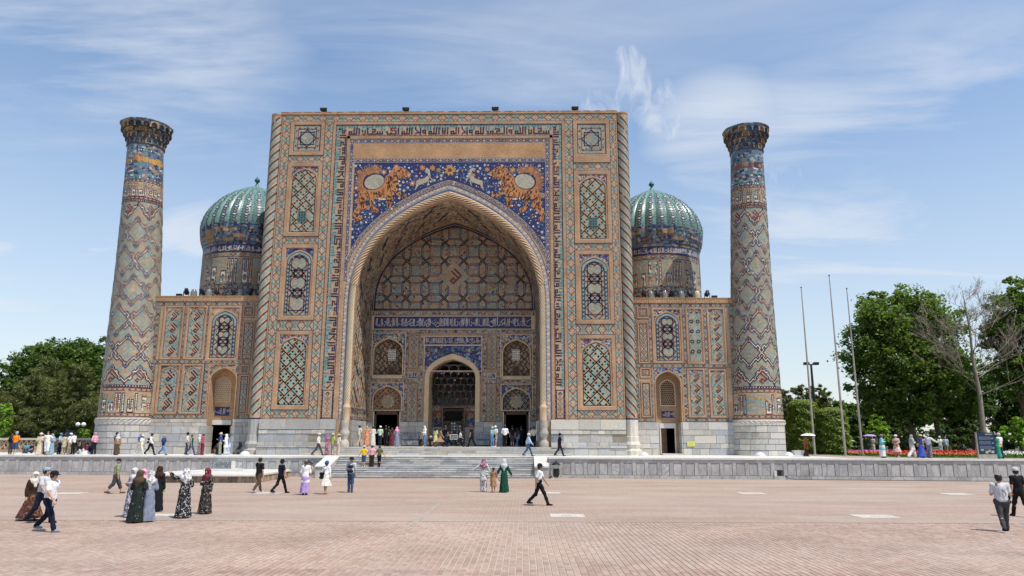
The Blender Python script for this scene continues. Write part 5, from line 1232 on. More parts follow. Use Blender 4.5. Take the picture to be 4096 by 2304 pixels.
# ribbed domes
def dome_mat():
 m=mat('dome_tile',(0.12,0.225,0.20),0.36,0.22,0.6,spec=0.5,fine=0.2,fscale=5,alt=(0.16,0.30,0.25),alt_amt=.6,alt_scale=.5)
 return m
dome_mat()
def dome(cx,cy,R,z_foot,z_drum,z_wide,z_top,z_fin,label,seed):
 T=empty('ribbed_dome',(cx,cy,z_foot),label=label,cat='dome')
 nr_=28;n=nr_*12
 rd_=R*.955
 mb=MB();mb.lathe([(rd_,z_foot),(rd_,z_drum)],'buff',64,(cx,cy,0));dr=mb.build('drum',T,smooth=True,world=True)
 fm=lambda u,v,h:(cx+(rd_+h)*math.sin(u/rd_),cy-(rd_+h)*math.cos(u/rd_),v)
 o=Orn(fm,sub=.35,base=.012,step=.005);U=rd_*1.7;H=z_drum-z_foot
 a=z_drum-4.1;b=z_drum-1.3
 o.rect(-U,z_foot,U,a,'mosaic_border',0);strip_n=int(2*U/.9)
 for k in range(strip_n):
  u=-U+(k+.5)*2*U/strip_n
  for v in(a-.25,b+.25):o.diamond(u,v,.36,.16,'dark',1);o.diamond(u,v,.24,.10,'buff',2);o.diamond(u+U/strip_n,v,.16,.12,'turq',1)
 for v in(a-.45,a,b,b+.45):o.rect(-U,v-.03,U,v+.03,'dark',2)
 o.rect(-U,a+.03,U,b-.03,'buff',0);maze(o,-U,a+.1,U,b-.1,.26,'turq',1,w=.35,seed=seed,dens=.7)
 cl=(b-a-.25)/6.2
 kufic(o,lambda s,t:(-U+s,a+.12+t),2*U,cl,'dark',2,start=seed,fill=1.35,sx=.42);kufic(o,lambda s,t:(-U+s,a+.12+t),2*U,cl,'glaze_white',3,start=seed,fill=.6,sx=.42)
 o.rect(-U,b+.48,U,z_drum,'cobalt',0);thuluth(o,-U,b+.5,U,z_drum-.1,'glaze_white',2,seed)
 for k in range(90):o.disc(random.uniform(-U,U),random.uniform(b+.55,z_drum-.12),.07,random.choice(('maroon','lilac','sky_blue','red_line')),1,5)
 o.build('drum_tilework',dr,world=True,kind='stuff')
 mb=MB();rr=random.Random(seed)
 cl_=[('mosaic_worn' if rr.random()<.55 else rr.choice(('mosaic_blue','mosaic_dark','brick_old','mosaic_worn')))for k in range(nr_*4)]
 mb.lathe([(rd_+.02,z_drum),(rd_+.05,z_drum+.28),(rd_+.12,z_drum+.30),(R*.99,z_drum+.62),(R*1.0,z_drum+.64),(R*1.015,z_drum+1.0),(R*1.0,z_drum+1.02)],lambda i,j:cl_[(j//6+i*17)%len(cl_)],n//2,(cx,cy,0),mod=lambda t,i:1+(.012+.012*(i>2))*(abs(math.cos(nr_/2*t))-.5));mb.build('stalactite_collar',T,world=True)
 zb=z_drum+.95;Ht=z_top-zb;prof=[]
 for k in range(45):
  t=k/44
  if t<.22:r=1.0+.03*math.sin(t/.22*math.pi/2)
  else:q=(t-.22)/.78;r=1.03*(1-q**2.15)**.90*(1-.10*q*(1-q))
  prof.append((max(r*R,.06),zb+Ht*t))
 low=int(45*.13)
 def mm(i,j):
  if i<low:return cl_[(j//12*3+i//2*7)%len(cl_)]
  if i<low+3:return('mosaic_blue','dome_tile')[(j//6)%2]if i%2 else 'mosaic_blue'
  return 'dome_tile'
 def md(t,i):
  f=1-i/44;amp=.040 if i<38 else .040*f*7
  return 1+amp*(abs(math.cos(nr_/2*t))**.8-.55)*1.5
 mb=MB();mb.lathe(prof,mm,n,(cx,cy,0),mod=md);shell=mb.build('dome_shell',T,smooth=True,world=True)
 o=MB()
 for k in range(nr_):
  th=2*math.pi*k/nr_
  if math.sin(th)>.35:continue
  for i in range(low+3,36,2):
   r,z=prof[i];r2,z2=prof[i+1];r1,z1=prof[i+2]
   wd=min(.24,r*.048)*(1.0 if(i//2)%3 else 1.6)
   rib=1+.040*.45*1.5
   p=lambda rr,zz,da:(cx+(rr*rib+.02)*math.cos(th+da/rr),cy+(rr*rib+.02)*math.sin(th+da/rr),zz+.005)
   big=(i//2)%3==0
   mcol='cobalt' if big else 'dark'
   o.face([p(r,z,0),p(r2,z2,wd),p(r1,z1,0),p(r2,z2,-wd)],mcol)
   q=lambda rr,zz,da:(cx+(rr*rib+.035)*math.cos(th+da/rr),cy+(rr*rib+.035)*math.sin(th+da/rr),zz+.008)
   zq0,zq1=z+(z2-z)*.45,z2+(z1-z2)*.55;rq0,rq1=r+(r2-r)*.45,r2+(r1-r2)*.55
   o.face([q(rq0,zq0,0),q(r2,z2,wd*.55),q(rq1,zq1,0),q(r2,z2,-wd*.55)],'glaze_white' if big else 'lilac')
  tv=th+math.pi/nr_
  for i in range(low+4,30,2):
   r,z=prof[i];r1,z1=prof[i+1];f=1-.040*.40*1.5;wv=.07
   p=lambda rr,zz,da:(cx+(rr*f+.03)*math.cos(tv+da/rr),cy+(rr*f+.03)*math.sin(tv+da/rr),zz)
   o.face([p(r,z,0),p((r+r1)/2,(z+z1)/2,wv),p(r1,z1,0),p((r+r1)/2,(z+z1)/2,-wv)],'cobalt')
 o.build('rib_tilework',shell,world=True,kind='stuff')
 mat('finial_green',(0.02,0.12,0.12),.35,.1)
 mb=MB();h=z_fin-z_top;mb.lathe([(.30,z_top-.25),(.22,z_top),(.10,z_top+h*.2),(.10,z_top+h*.3),(.27,z_top+h*.48),(.30,z_top+h*.62),(.18,z_top+h*.82),(.05,z_top+h*.95),(.02,z_top+h*1.1)],'finial_green',16,(cx,cy,0));mb.build('finial',T,smooth=True,world=True)
dome(-21.8,11.0,4.95,14.6,21.75,23.0,29.5,30.5,'left ribbed turquoise dome rising behind the left wing',3)
dome(20.65,11.0,4.78,14.4,21.45,22.7,28.95,29.85,'right ribbed turquoise dome rising behind the right wing',6)
# plaza, terrace, stairs
def fy(x):return-4.3-(x+40)*0.0777
PHI=math.atan(-0.0777)
def plaza_mat():
 m=bpy.data.materials.new('plaza_brick');MATS['plaza_brick']=m;m.use_nodes=True;nt=m.node_tree;nd=nt.nodes;lk=nt.links;b=nd['Principled BSDF'];b.inputs['Roughness'].default_value=.8;b.inputs['Specular IOR Level'].default_value=.25
 geo=nd.new('ShaderNodeNewGeometry');sp=nd.new('ShaderNodeSeparateXYZ');lk.new(geo.outputs['Position'],sp.inputs[0]);cb=nd.new('ShaderNodeCombineXYZ');lk.new(sp.outputs[1],cb.inputs[0]);lk.new(sp.outputs[0],cb.inputs[1])
 br=nd.new('ShaderNodeTexBrick');br.inputs['Scale'].default_value=1;br.inputs['Brick Width'].default_value=.26;br.inputs['Row Height'].default_value=.15;br.inputs['Mortar Size'].default_value=.006;br.inputs['Bias'].default_value=0
 br.inputs['Color1'].default_value=(.365,.258,.205,1);br.inputs['Color2'].default_value=(.315,.22,.172,1);br.inputs['Mortar'].default_value=(.40,.36,.31,1);lk.new(cb.outputs[0],br.inputs['Vector'])
 cur=br.outputs['Color']
 def nz(sc,det,lo,hi,stretch=None):
  n=nd.new('ShaderNodeTexNoise');n.inputs['Scale'].default_value=sc;n.inputs['Detail'].default_value=det;n.inputs['Roughness'].default_value=.62
  if stretch:mp=nd.new('ShaderNodeMapping');mp.inputs['Scale'].default_value=stretch;lk.new(geo.outputs['Position'],mp.inputs[0]);lk.new(mp.outputs[0],n.inputs['Vector'])
  else:lk.new(geo.outputs['Position'],n.inputs['Vector'])
  mr=nd.new('ShaderNodeMapRange');mr.inputs['From Min'].default_value=.3;mr.inputs['From Max'].default_value=.7;mr.inputs['To Min'].default_value=lo;mr.inputs['To Max'].default_value=hi;lk.new(n.outputs['Fac'],mr.inputs['Value']);return mr.outputs[0]
 mx=nd.new('ShaderNodeMixRGB');mx.inputs[2].default_value=(.39,.325,.268,1);lk.new(nz(.10,6,-.2,.75),mx.inputs[0]);lk.new(cur,mx.inputs[1])
 vm=nd.new('ShaderNodeVectorMath');vm.operation='SCALE';lk.new(mx.outputs[0],vm.inputs[0]);lk.new(nz(.45,7,.84,1.14,(.35,1.2,1)),vm.inputs['Scale'])
 v2=nd.new('ShaderNodeVectorMath');v2.operation='SCALE';lk.new(vm.outputs[0],v2.inputs[0]);lk.new(nz(9,2,.90,1.10),v2.inputs['Scale'])
 lk.new(v2.outputs[0],b.inputs['Base Color'])
plaza_mat()
mat('brick_unit',(.375,.266,.21),.8,.12,.35,fine=.12,fscale=11,spec=.25,alt=(.37,.30,.262),alt_amt=.8,alt_scale=.12);objrand(MATS['brick_unit'],.13,(.30,.18,.15),.7)
mat('joint_sand',(.45,.395,.335),.9,.12,2.0,fine=.1);mat('park_soil',(.10,.085,.05),.95,.3,.4);mat('asphalt',(.05,.05,.05),.9,.2)
mb=MB();mb.face([(-2500,-900,-.012),(2500,-900,-.012),(2500,3500,-.012),(-2500,3500,-.012)],'park_soil');g=mb.build('ground',kind='structure')
NX0,NX1=-8.15,8.75;SY0,SY1=-9.05,-5.95
PZ0=-46.6;NY=-37.0
mb=MB()
mb.face([(-120,NY,0),(120,NY,0),(120,fy(120)+.2,0),(-120,fy(-120)+.2,0)],'plaza_brick')
mb.face([(-120,-120,0),(120,-120,0),(120,-48.2,0),(-120,-48.2,0)],'plaza_brick');mb.face([(-120,-48.2,0),(-13.5,-48.2,0),(-13.5,NY,0),(-120,NY,0)],'plaza_brick');mb.face([(26.5,-48.2,0),(120,-48.2,0),(120,NY,0),(26.5,NY,0)],'plaza_brick')
plaza=mb.build('plaza',kind='structure')
mb=MB();mb.face([(-13.5,-48.2,-.010),(26.5,-48.2,-.010),(26.5,NY,-.010),(-13.5,NY,-.010)],'joint_sand');mb.build('joint_bed',plaza)
bw_,bl_=.150,.262;br=[]
nx=int(40/bw_)
for i in range(nx):
 x=-13.5+(i+.5)*bw_;off=(.5 if i%2 else 0)*bl_
 for j in range(int(11.2/bl_)):
  y=-48.2+(j+.5)*bl_+off
  if y+bl_/2<NY:br.append((x,y))
vis=sorted(br,key=lambda p:(max(0,abs(p[0]-6.5-0)-9.5)*3)+(p[1]+47.0 if p[1]>-46.9 else 50))
single=vis[:300];ss=set(single)
ubr=bevel_box('brick','brick_unit',.06)
rdb=random.Random(3)
for x,y in single:obj('brick',ubr,plaza,(x,y,-.018+rdb.uniform(0,.003)),(0,0,rdb.uniform(-.006,.006)),(bw_-.016-rdb.random()*.006,bl_-.006,.04))
P_=np.array([p for p in br if p not in ss]);n=len(P_)
hw=(bw_-.007-.014*np.exp(-((P_[:,0]-4.0)/6.5)**2)-RNG.random(n)*.006)/2;hl=(bl_-.007)/2;zt=.001+RNG.random(n)*.003;tilt=RNG.uniform(-.0015,.0015,n)
V=np.zeros((n,8,3));
for k,(sx,sy)in enumerate(((-1,-1),(1,-1),(1,1),(-1,1))):
 V[:,k]=np.stack([P_[:,0]+sx*hw,P_[:,1]+sy*hl,np.full(n,-.02)],1);V[:,k+4]=np.stack([P_[:,0]+sx*(hw-.003),P_[:,1]+sy*(hl-.003),zt+tilt*sx],1)
base=(np.arange(n)*8)[:,None,None];FQ=(np.array([[4,5,6,7],[0,1,5,4],[1,2,6,5],[3,0,4,7]])[None]+base).reshape(-1,4)
me=bpy.data.meshes.new('brick_paving');me.from_pydata(V.reshape(-1,3).tolist(),[],FQ.tolist())
for q,c in enumerate(((.392,.278,.222),(.35,.243,.192),(.405,.308,.252))):me.materials.append(mat('paver_%d'%q,c,.8,.17,.30,fine=.16,fscale=11,spec=.25,alt=(.40,.315,.262),alt_amt=.5,alt_scale=.12))
me.polygons.foreach_set('material_index',np.repeat(RNG.choice(3,n,p=[.45,.3,.25]),4).astype(np.int32));me.update()
obj('brick_paving',me,plaza,kind='stuff')
mat('inlay_stone',(.56,.53,.47),.6,.12,2.2,fine=.08,fscale=9,alt=(.40,.35,.30),alt_amt=.7,alt_scale=1.6)
for i,(cxp,cyp,wp,lab)in enumerate(((175*1.59,1241*1.59,1.5,0),(405*1.59,1297*1.59,1.25,0),(677*1.59,1240*1.59,1.4,0),(1380*1.59,1240*1.59,1.25,0),(1427*1.59,1297*1.59,1.25,1),(1890*1.59,1241*1.59,1.3,0),(2405*1.59,1243*1.59,1.3,0),(2200*1.59,1299*1.59,1.45,1))):
 x,y=onZ(cxp,cyp,0);r=wp*.62;skew=-.0
 mb=MB();mb.box(-wp/2,-.55,-.03,wp/2,.55,.006,'inlay_stone')
 if lab:
  for k in range(3):mb.face([(-.16+k*.12+p[0],-.12+p[1],.0075)for p in((-.035,-.05),(.035,-.05),(.02,.06),(-.02,.06))],'iron')
 mb.build('stone_inlay',plaza,loc=(x,y,0.004))
mat('drain_stone',(.34,.29,.25),.8,.2,2);mb=MB();a,b=onZ(1645,2104,0),onZ(1757,2014,0);d=Vector((b[0]-a[0],b[1]-a[1])).normalized()*1;nrm=Vector((-d.y,d.x))*.07
mb.face([(a[0]-nrm.x,a[1]-nrm.y,.0065),(b[0]-nrm.x,b[1]-nrm.y,.0065),(b[0]+nrm.x,b[1]+nrm.y,.0065),(a[0]+nrm.x,a[1]+nrm.y,.0065)],'drain_stone');mb.build('drain_strip',plaza)
mb=MB();xl,xr=-120,120
def slab(mb,pts,z,m):mb.face([(p[0],p[1],z)for p in pts],m)
slab(mb,[(xl,fy(xl)+.05),(NX0,fy(NX0)+.05),(NX0,8.5),(xl,8.5)],ZT,'marble_white');slab(mb,[(NX0,SY1),(NX1,SY1),(NX1,8.5),(NX0,8.5)],ZT,'marble_white');slab(mb,[(NX1,fy(NX1)+.05),(30.5,fy(30.5)+.05),(30.5,8.5),(NX1,8.5)],ZT,'marble_white')
slab(mb,[(30.5,fy(30.5)+.05),(xr,fy(xr)+.05),(xr,fy(xr)+.9),(30.5,fy(30.5)+.9)],ZT,'marble_white');slab(mb,[(30.5,fy(30.5)+.9),(xr,fy(xr)+.9),(xr,8.5),(30.5,8.5)],ZT,'plaza_brick')
slab(mb,[(xl,8.5),(xr,8.5),(900,900),(-900,900)],ZT-.006,'park_soil');slab(mb,[(-900,900),(xl,8.5),(xl,fy(xl)),(-900,fy(xl))],ZT-.006,'park_soil');slab(mb,[(900,900),(900,fy(xr)),(xr,fy(xr)),(xr,8.5)],ZT-.006,'park_soil')
for x,s in((NX0,1),(NX1,-1)):mb.face([(x,fy(x),0),(x,SY1,0),(x,SY1,ZT),(x,fy(x),ZT)],'marble_frame')
mb.build('terrace',kind='structure')
def ret_wall(x0,x1,label,pitch=.885,opening=None):
 L=(x1-x0)/math.cos(PHI);n=round(L/pitch);p=L/n
 T=empty('retaining_wall',(x0,fy(x0),0),PHI,label=label,cat='wall')
 mb=MB();mb.box(0,.03,0,L,.3,ZT-.02,'joint_dark');mb.build('wall_core',T)
 def piece(nm,m,a,b,c,d,e,f):obj(nm,STONES[m],T,((a+b)/2,(c+d)/2,(e+f)/2),(0,0,0),(b-a,d-c,f-e))
 rd=random.Random(int(x0*10));pw=p*.66
 for i in range(n):
  a=i*p;mid=a+p/2
  if opening is not None and abs(mid+x0-opening)<p*.5:
   mb=MB();mb.box(mid-.17,-.02,.17,mid+.17,.028,.62,'dark_void');mb.build('hatch',T);mb=MB();mb.box(mid-.36,-.10,.22,mid-.33,-.0,.62,'marble_white');mb.box(mid-.34,-.03,.22,mid-.17,.0,.62,'marble_white');mb.build('hatch_door',T)
   piece('wall_panel','marble_grey',mid-pw/2,mid+pw/2,.008,.035,.66,1.105)
  else:piece('wall_panel',rd.choice(['marble_grey','marble_grey','marble_frame','marble_grey'])if rd.random()<(.8 if x0>0 else .93)else 'marble_grey',mid-pw/2+.012,mid+pw/2-.012,.0,.04,.268,1.092)
  piece('wall_stile','marble_frame',a-(p-pw)/2+.014,a+(p-pw)/2-.014,-.028,.04,.255,1.105)
  piece('base_block',rd.choice(['marble_frame','marble_grey']),mid-p/2+.008,mid+p/2-.008,-.03,.04,.0,.24)
 i=0.0
 while i<L:
  w=rd.uniform(1.5,2.8);e=min(L,i+w);piece('rail_slab','marble_frame',i+.004,e-.004,-.03,.03,1.115,1.335);i=e
 i=0.0
 while i<L:
  w=rd.uniform(1.2,2.2);e=min(L,i+w);piece('coping_slab','marble_white',i+.003,e-.003,-.09,.62,1.345,1.474);i=e
 return T
ret_wall(-46.0,NX0-.02,'panelled grey marble retaining wall left of the stairs')
ret_wall(NX1+.02,52.0,'panelled grey marble retaining wall right of the stairs',opening=25.25)
st=empty('staircase',((NX0+NX1)/2,SY1,0),label='broad flight of grey marble steps up to the terrace',cat='stairs')
rd=random.Random(4);NSX0,NSX1=NX0+1.05,NX1-1.05
for k in range(10):
 z0,z1=ZT*k/10,ZT*(k+1)/10-(.001 if k<9 else-.0);y0=SY0+(SY1-SY0)*k/10;x=NSX0
 while x<NSX1-.01:
  e=min(NSX1,x+rd.uniform(.9,2.6));e=NSX1 if NSX1-e<.5 else e
  stone('step_slab',rd.choice(['marble_frame','marble_grey','marble_grey','plinth_cool']),x+.002,y0+.03,z0,e-.002,SY1+.02,z1-.035,st);stone('tread_slab',rd.choice(['marble_white','marble_frame']),x+.002,y0,z1-.034,e-.002,y0+.42 if k<9 else SY1+.3,z1,st);x=e
for x0,x1 in((NX0,NSX0),(NSX1,NX1)):
 mb=MB();y0,y1=SY0+.06,SY1;zl=.80;pr=[(y0,0),(y0,zl),(y1-.12,ZT-.005),(y1+.1,ZT-.005),(y1+.1,0)]
 mb.face([(x0+.02,y,z)for y,z in pr],'marble_frame');mb.face([(x1-.02,y,z)for y,z in pr[::-1]],'marble_frame')
 for a,b in zip(pr,pr[1:]):mb.face([(x0+.02,a[0],a[1]),(x1-.02,a[0],a[1]),(x1-.02,b[0],b[1]),(x0+.02,b[0],b[1])],'marble_frame')
 mb.build('cheek_wall',st,world=True)
 mb=MB();s0,s1=(y0-.07,zl+.0),(y1-.10,ZT+.01);t=.07
 P4=[(s0[0],s0[1]-.03),(s0[0],s0[1]+t),(s1[0],s1[1]+t-.02),(s1[0],s1[1]-.02)]
 mb.face([(x0,y,z)for y,z in P4],'marble_white');mb.face([(x1,y,z)for y,z in P4[::-1]],'marble_white')
 for a,b in zip(P4,P4[1:]+P4[:1]):mb.face([(x0,a[0],a[1]),(x1,a[0],a[1]),(x1,b[0],b[1]),(x0,b[0],b[1])],'marble_white')
 mb.build('cheek_slab',st,world=True)
st2=empty('upper_steps',(0,-.8,ZT),label='worn pale stone steps rising from the terrace into the arched hall',cat='stairs')
for k in range(4):
 z1=ZT+(ZF-ZT)*(k+1)/4;y0=-2.0+k*.42;xa,xb=-11.3+k*.62,10.9-k*.55;x=xa
 while x<xb-.01:
  e=min(xb,x+rd.uniform(1.0,2.4));e=xb if xb-e<.5 else e
  stone('step_slab',rd.choice(['plinth_pale','plinth_stone','plinth_pale']),x+.004,y0+rd.uniform(0,.03),z1-.15,e-.004,-.25 if k==3 else y0+.6,z1-rd.uniform(0,.012),st2);x=e
mb=MB();mb.box(-11.2,-1.9,ZT,10.8,-.3,ZT+.05,'mortar');mb.build('step_core',st2,world=True)
# stone dais with the marble block
zt=.46;P8=[onZ(644,1930,0),onZ(1026,1931,0),onZ(1156,1908,0)]
yb=fy(-16)-.25;P8=[(p[0],p[1])for p in P8];P8+=[(P8[2][0]-.8,yb),(P8[0][0]-.2,yb),(P8[0][0]-1.6,(P8[0][1]+yb)/2)]
dc=(sum(p[0]for p in P8)/6,sum(p[1]for p in P8)/6)
da=empty('stone_dais',(dc[0],dc[1],0),label='low stone-clad dais with white marble top, left of the stairs',cat='platform')
mb=MB();mb.face([(p[0],p[1],zt-.05)for p in P8],'mortar')
for a,b in zip(P8,P8[1:]+P8[:1]):mb.face([(a[0],a[1],0),(b[0],b[1],0),(b[0],b[1],zt-.05),(a[0],a[1],zt-.05)],'mortar')
mb.build('dais_core',da,world=True)
mb=MB();ex=[(dc[0]+(p[0]-dc[0])*1.03,dc[1]+(p[1]-dc[1])*1.06)for p in P8];mb.face([(p[0],p[1],zt+.05)for p in ex],'marble_white')
for a,b in zip(ex,ex[1:]+ex[:1]):mb.face([(a[0],a[1],zt-.05),(b[0],b[1],zt-.05),(b[0],b[1],zt+.05),(a[0],a[1],zt+.05)],'marble_white')
mb.build('dais_top',da,world=True)
rd=random.Random(8)
for a,b in zip(P8,P8[1:]+P8[:1]):
 L=math.hypot(b[0]-a[0],b[1]-a[1]);ang=math.atan2(b[1]-a[1],b[0]-a[0]);s=0
 if(a[1]+b[1])/2>dc[1]+.8:continue
 while s<L-.05:
  w=min(rd.uniform(.18,.42),L-s);two=rd.random()<.4;cuts=[(.01,.26),(.27,zt-.06)]if two else[(.01,zt-.06)]
  for z0,z1 in cuts:m_=s+w/2;obj('cladding_stone',STONES['rubble_stone'],da,(a[0]+math.cos(ang)*m_-dc[0],a[1]+math.sin(ang)*m_-dc[1],(z0+z1)/2),(rd.uniform(-.02,.02),0,ang),(w-.025,.10+rd.random()*.03,z1-z0))
  s+=w
by=dc[1]+.3;bx,bx1=onY(850,1880,by)[0],onY(934,1880,by)[0]
mo=empty('marble_block',((bx+bx1)/2,by,zt+.05),label='veined grey marble block on a white base, on the stone dais',cat='monument')
stone('block_base','marble_white',bx-.45,by-.5,zt+.05,bx1+.5,by+.5,zt+.22,mo);stone('block_slab','marble_blue',bx,by-.22,zt+.22,bx1-.12,by+.22,zt+.72,mo);stone('block_side','marble_white',bx1-.119,by-.2,zt+.22,bx1+.03,by+.22,zt+.73,mo)
# lamps and fittings
def moving_head(x,y,z,rz,label,group):
 T=empty('stage_light',(x,y,z),rz,label,'spotlight',group)
 mb=MB();mb.box(-.22,-.2,0,.22,.2,.16,'black');mb.build('lamp_base',T)
 mb=MB();mb.box(-.26,-.06,.16,-.20,.06,.62,'black');mb.build('yoke_arm',T);mb=MB();mb.box(.20,-.06,.16,.26,.06,.62,'black');mb.build('yoke_arm',T)
 mb=MB();mb.lathe([(.02,-.26),(.16,-.25),(.19,-.1),(.20,.1),(.16,.28),(.15,.33),(.02,.32)],'black',14);h=mb.build('lamp_head',T,smooth=True,loc=(0,0,.58));h.rotation_euler=(R_(random.uniform(-50,50)),0,R_(random.uniform(-30,30)))
 return T
mat('lamp_dome',(.17,.17,.16),.12,.1,spec=.6);mat('lamp_dome_cream',(.50,.42,.28),.15,.1,spec=.6)
def dome_lamp(x,y,z,label,group,m='lamp_dome',r=.30):
 T=empty('dome_lamp',(x,y,z),0,label,'lamp',group)
 mb=MB();mb.lathe([(r,0),(r,.12),(r*.98,.12)],'iron',18);mb.build('lamp_ring',T)
 mb=MB();mb.lathe([(r*.97,.10),(r*.95,.45),(r*.8,.68),(r*.5,.82),(.01,.88)],m,18);mb.build('lamp_cover',T,smooth=True)
def flood_box(x,y,z,rz,label,group,w=.55):
 T=empty('floodlight',(x,y,z),rz,label,'floodlight',group)
 mb=MB();mb.box(-.04,-.04,0,.04,.04,.2,'black');mb.build('bracket',T)
 mb=MB();P=[(-w/2,-.12,.14),(w/2,-.12,.14),(w/2*.7,.16,.12),(-w/2*.7,.16,.12)];Q=[(-w/2,-.2,.38),(w/2,-.2,.38),(w/2*.7,.16,.32),(-w/2*.7,.16,.32)]
 mb.grid([P,Q],'black',True);mb.cap(P[::-1],'black');mb.cap(Q,'black');mb.build('housing',T)
 mb=MB();mb.face([(-w/2+.04,-.135,.17),(w/2-.04,-.135,.17),(w/2-.04,-.197,.35),(-w/2+.04,-.197,.35)],'iron');mb.build('lens',T)
for kk,(px,side)in enumerate(((452,'b'),(468,'m'),(487,'d'),(508,'m'),(525,'d'),(545,'m'),(588,'m'),(606,'d'),(630,'m'))):
 x,z=onY(px*1.59,745*1.59,2.2);z=15.44
 od=('first','second','third','fourth','fifth','sixth','seventh','eighth','ninth')[kk];lb='%s lamp from the left in the row on the left wing roof'%od
 if side=='m':moving_head(x,2.2,z,random.uniform(-1,1),'black moving-head spotlight, '+lb,'lamps on the left wing roof')
 elif side=='d':dome_lamp(x,2.2,z,'grey domed lamp, '+lb,'lamps on the left wing roof')
 else:flood_box(x,2.2,z,0,'small box floodlight, '+lb,'lamps on the left wing roof')
for kk,(px,side)in enumerate(((1620,'m'),(1637,'d'),(1654,'m'),(1672,'d'),(1690,'m'),(1714,'d'),(1735,'m'),(1754,'c'),(1779,'m'),(1796,'b'))):
 x,z=onY(px*1.59,745*1.59,2.2);z=15.21
 od=('first','second','third','fourth','fifth','sixth','seventh','eighth','ninth','tenth')[kk];lb='%s lamp from the left in the row on the right wing roof'%od
 if side=='m':moving_head(x,2.2,z,random.uniform(-1,1),'black moving-head spotlight, '+lb,'lamps on the right wing roof')
 elif side in 'dc':dome_lamp(x,2.2,z,('grey' if side=='d' else 'cream')+' domed lamp, '+lb,'lamps on the right wing roof','lamp_dome' if side=='d' else 'lamp_dome_cream')
 else:flood_box(x,2.2,z,0,'small box floodlight, '+lb,'lamps on the right wing roof')
for px,od in((816,'leftmost'),(1022,'second from the left'),(1246,'third from the left'),(1446,'rightmost')):
 x,z=onY(px*1.59,445,.2);flood_box(x,.05,32.76,0,'black floodlight on top of the portal, %s of four'%od,'floodlights on the portal top',.66)
mat('lamp_shell',(.62,.62,.60),.25,.1,spec=.6)
for px,py,lab in((980,1807,'foot of the portal\'s left corner shaft'),(2575,1817,'foot of the portal\'s right corner shaft'),(3045,1822,'front of the right minaret base'),(3160,1822,'right of the right minaret base'),(335,1806,'left of the left minaret base')):
 x=onY(px,py,-1.2)[0]
 T=empty('ground_light',(x,-1.2 if px>400 and px<3000 else-.9,ZT+.003),0,'white domed ground light at the '+lab,'ground light','ground lights along the building')
 mb=MB();mb.lathe([(.46,0),(.46,.05),(.40,.06)],'plaster_white',18);mb.build('light_ring',T);mb=MB();mb.lathe([(.40,.05),(.30,.20),(.12,.30),(.01,.32)],'lamp_shell',18);mb.build('light_shell',T,smooth=True)
def litter_bin(x,y,label):
 T=empty('litter_bin',(x,y,0),.0,label,'litter bin','litter bins beside the stairs');mat('bin_cream',(.46,.42,.33),.5,.15)
 mb=MB();mb.box(-.36,-.22,0,.36,.22,.07,'plinth_stone');mb.build('bin_foot',T)
 for sg in(-1,1):
  mb=MB();L=[]
  for k in range(9):t=k/8;L.append((sg*(.20+.17*math.sin(math.pi*min(1,t*1.1))**.8),.07+t*.88))
  mb.grid([[(p[0],yy,p[1])for p in L]for yy in(-.18,.18)],'bin_cream');mb.grid([[(p[0]-sg*.07,yy,p[1])for p in L]for yy in(-.18,.18)],'bin_cream');mb.grid([[(p[0],-.18,p[1])for p in L],[(p[0]-sg*.07,-.18,p[1])for p in L]],'bin_cream');mb.build('bin_side',T)
 mb=MB();mb.box(-.20,-.15,.10,.20,.15,.70,'black');mb.build('bin_drum',T)
 mb=MB();mb.lathe([(.36,.95),(.33,1.0),(.16,1.10),(.05,1.16),(.05,1.20),(.02,1.25)],'black',14);mb.build('bin_lid',T)
litter_bin(onZ(2219,1908,0)[0],fy(10)-.55,'small black-lidded litter bin at the right foot of the stairs');litter_bin(onZ(1250,1904,0)[0],fy(-9)-.5,'small black-lidded litter bin at the left foot of the stairs')
for(x0,y0,y1,Y),od in zip(((2050,1142,725,2.0),(2127,1146,695,-1.5),(2170,1143,728,1.0)),('leftmost','middle','rightmost')):
 X=onY(x0*1.59,y0*1.59,Y)[0];Zt=onY(2100*1.59,y1*1.59,Y)[1]
 T=empty('flagpole',(X,Y,ZT),0,'bare flagpole standing right of the right minaret, %s of three'%od,'flagpole','bare flagpoles')
 mb=MB();mb.tube([(0,0,0),(0,0,(Zt-ZT)*.35),(0,0,(Zt-ZT)*.7),(0,0,Zt-ZT)],[.10,.085,.06,.035],'galvanised',10);mb.build('pole',T,smooth=True)
 mb=MB();mb.lathe([(.03,0),(.07,.05),(.05,.12),(.01,.16)],'iron',8,(0,0,Zt-ZT));mb.build('truck',T);mb=MB();mb.lathe([(.25,0),(.25,.05),(.15,.08)],'galvanised',10);mb.build('pole_foot',T)
for px,ytop,Y,w,lab in((2048,917,22,1.0,'tall dark mast with two floodlights behind the leftmost flagpole'),(2062,985,60,1.2,'small distant floodlight mast peeping over the pines')):
 X=onY(px*1.59,1010*1.59,Y)[0];Zt=onY(px*1.59,ytop*1.59,Y)[1]
 T=empty('floodlight_mast',(X,Y,ZT),0,lab,'light mast');mb=MB();mb.tube([(0,0,0),(0,0,Zt-ZT)],[.20,.12],'iron',10);mb.build('mast',T);mb=MB();mb.box(-w*.6,-.06,Zt-ZT-.06,w*.6,.06,Zt-ZT+.06,'iron');mb.build('cross_arm',T)
 for sg in(-1,1):mb=MB();mb.box(sg*w*.55-.28,-.3,Zt-ZT-.05,sg*w*.55+.28,.2,Zt-ZT+.25,'black');mb.build('flood_head',T)
